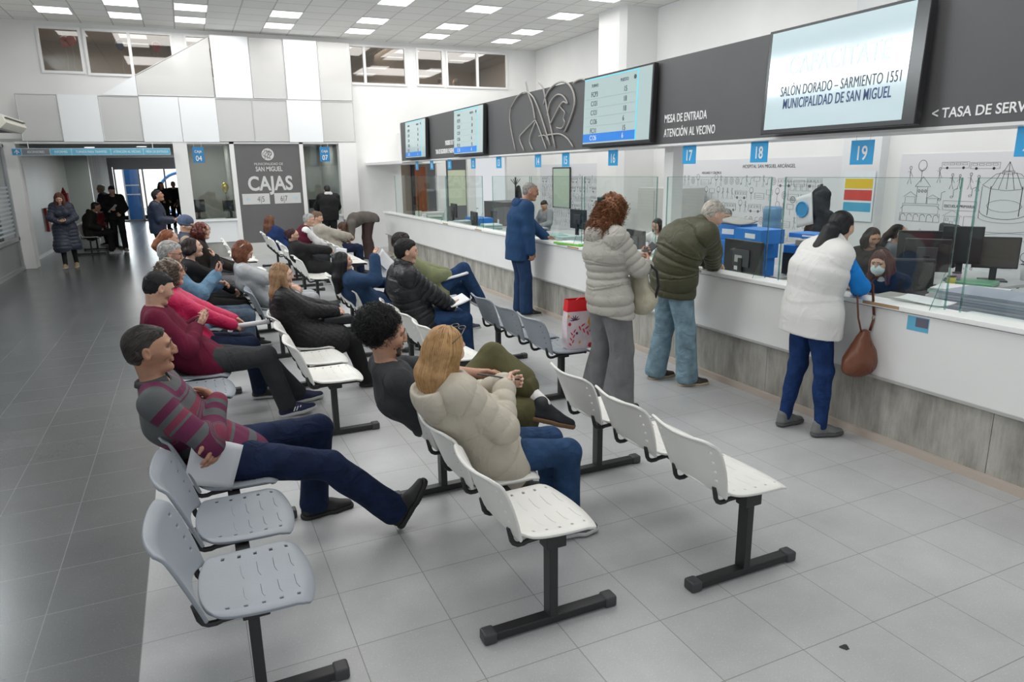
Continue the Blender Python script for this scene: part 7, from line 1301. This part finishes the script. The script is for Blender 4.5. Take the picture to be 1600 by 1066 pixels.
for x, y, l in ((6.4, 14.2, 'green leafy plant on the far desk beside the dark haired clerk'),):
    e = empty('potted_plant', (x, y, .755), 0, l, 'plant'); MB().lathe([(.05, 0), (.07, .12), (.065, .12)], (0, 0, 0), 12).build('pot', dgr, e, smooth=True); m_ = MB()
    for k in range(14): a = k*.9; m_.tube([(0, 0, .1), (.08*math.cos(a), .08*math.sin(a), .25), (.17*math.cos(a), .17*math.sin(a), .24+.05*math.sin(k))], [.006, .018, .003], 5, flat=.2)
    m_.build('leaves', mat('leaf_green', (.10, .25, .04), .5), e, smooth=True)
# red patterned shopping bag on the grey bench
e = empty('shopping_bag', (2.895, 4.985, .452), math.radians(-6), 'white shopping bag with red autumn leaves and a red top band on the grey bench', 'bag'); bw, bd, bh = .125, .06, .40
tw = lambda z: .012*math.sin(z*9)
mb = MB(); zs_ = [0, .1, .2, .3]
for a_, b_ in zip(zs_[:-1], zs_[1:]): pass
MB().add([(x*(bw-.006+tw(z)), y*(bd*(1-z*.8)), z) for z in (0, .08, .16, .24, .32) for x, y in ((-1, -1), (1, -1), (1, 1), (-1, 1))], [(4*k+j, 4*k+(j+1) % 4, 4*k+4+(j+1) % 4, 4*k+4+j) for k in range(4) for j in range(4)]+[(3, 2, 1, 0)]).build('bag_body', cloth('bag_white_print', (.72, .62, .66)), e)
red = mat('bag_red', (.70, .012, .02), .5); z0 = .32
MB().add([(x*(bw+tw(z)-.004), y*(bd*(1-z*.8)+.001), z) for z in (z0, .42) for x, y in ((-1, -1), (1, -1), (1, 1), (-1, 1))], [(j, (j+1) % 4, 4+(j+1) % 4, 4+j) for j in range(4)]).build('top_band', red, e)
MB().tube([(.05, -.03, .41), (.09, -.03, .47), (.12, -.03, .50)], .010, 6, flat=.3).tube([(-.05, -.03, .41), (.0, -.03, .44), (.09, -.03, .47)], .006, 6, flat=.3).build('handle', red, e)
def leafs(pts, m_, nm):
    q = MB()
    for (u, z, L_, w, a) in pts:
        d = (math.cos(a), math.sin(a)); n_ = (-d[1], d[0]); P_ = [(u+d[0]*L_*t+n_[0]*w*s_, z+d[1]*L_*t+n_[1]*w*s_) for t, s_ in ((0, 0), (.3, .5), (.7, .4), (1, 0), (.7, -.4), (.3, -.5))]
        q.prism(P_, 1, 0, .002)
    o = q.build(nm, m_, e); o.location = (0, -bd-.001, 0); o.rotation_euler = (math.atan(-bd*.8/1.0), 0, 0); return o
leafs([(-.02+.018*k, .20-.012*k, .05, .014, -.3+.9*(k % 2)*2-.9) for k in range(7)]+[(-.09+.004*k, .03+.022*k, .04, .012, 1.0 if k % 2 else 2.2) for k in range(6)]+[(-.105, .20, .035, .03, 1.5), (.06, .02, .05, .045, .3)], mat('print_red', (.60, .03, .07), .6), 'printed_leaves')
leafs([(.075, .19, .10, .04, 1.4), (-.02, .045, .03, .02, 1.3), (-.11, .27, .03, .02, 1.7)], mat('print_orange', (.80, .33, .04), .6), 'printed_leaves')
leafs([(-.055+.0*k, .245, .05, .010, .3+.55*k) for k in range(6)]+[(-.05, .13, .025, .025, .5)], mat('print_plum', (.10, .03, .08), .6), 'printed_leaves')
# small stain on the floor
o = MB().add([(2.25+.018*math.cos(a)*(1+.35*math.sin(3*a)), 1.68+.022*math.sin(a)*(1+.3*math.cos(2*a)), .0006) for a in [x*.45 for x in range(14)]], [tuple(range(14))]).build('floor_stain', mat('dark_gum', (.03, .03, .035), .7)); tag(o, 'small dark stain on the grey floor near the lower right corner', 'stain')
o = MB().tube([(7.74, 7.12, 1.50), (7.80, 7.10, 1.60), (7.86, 7.08, 1.62), (7.78, 7.22, 1.50)], .006, 5, flat=.5).build('bag_handle', mat('tote_white', (.72, .73, .76), .7)); o.parent = bpy.data.objects['tote_bag']; o.matrix_parent_inverse = Matrix.Translation(-bpy.data.objects['tote_bag'].location)
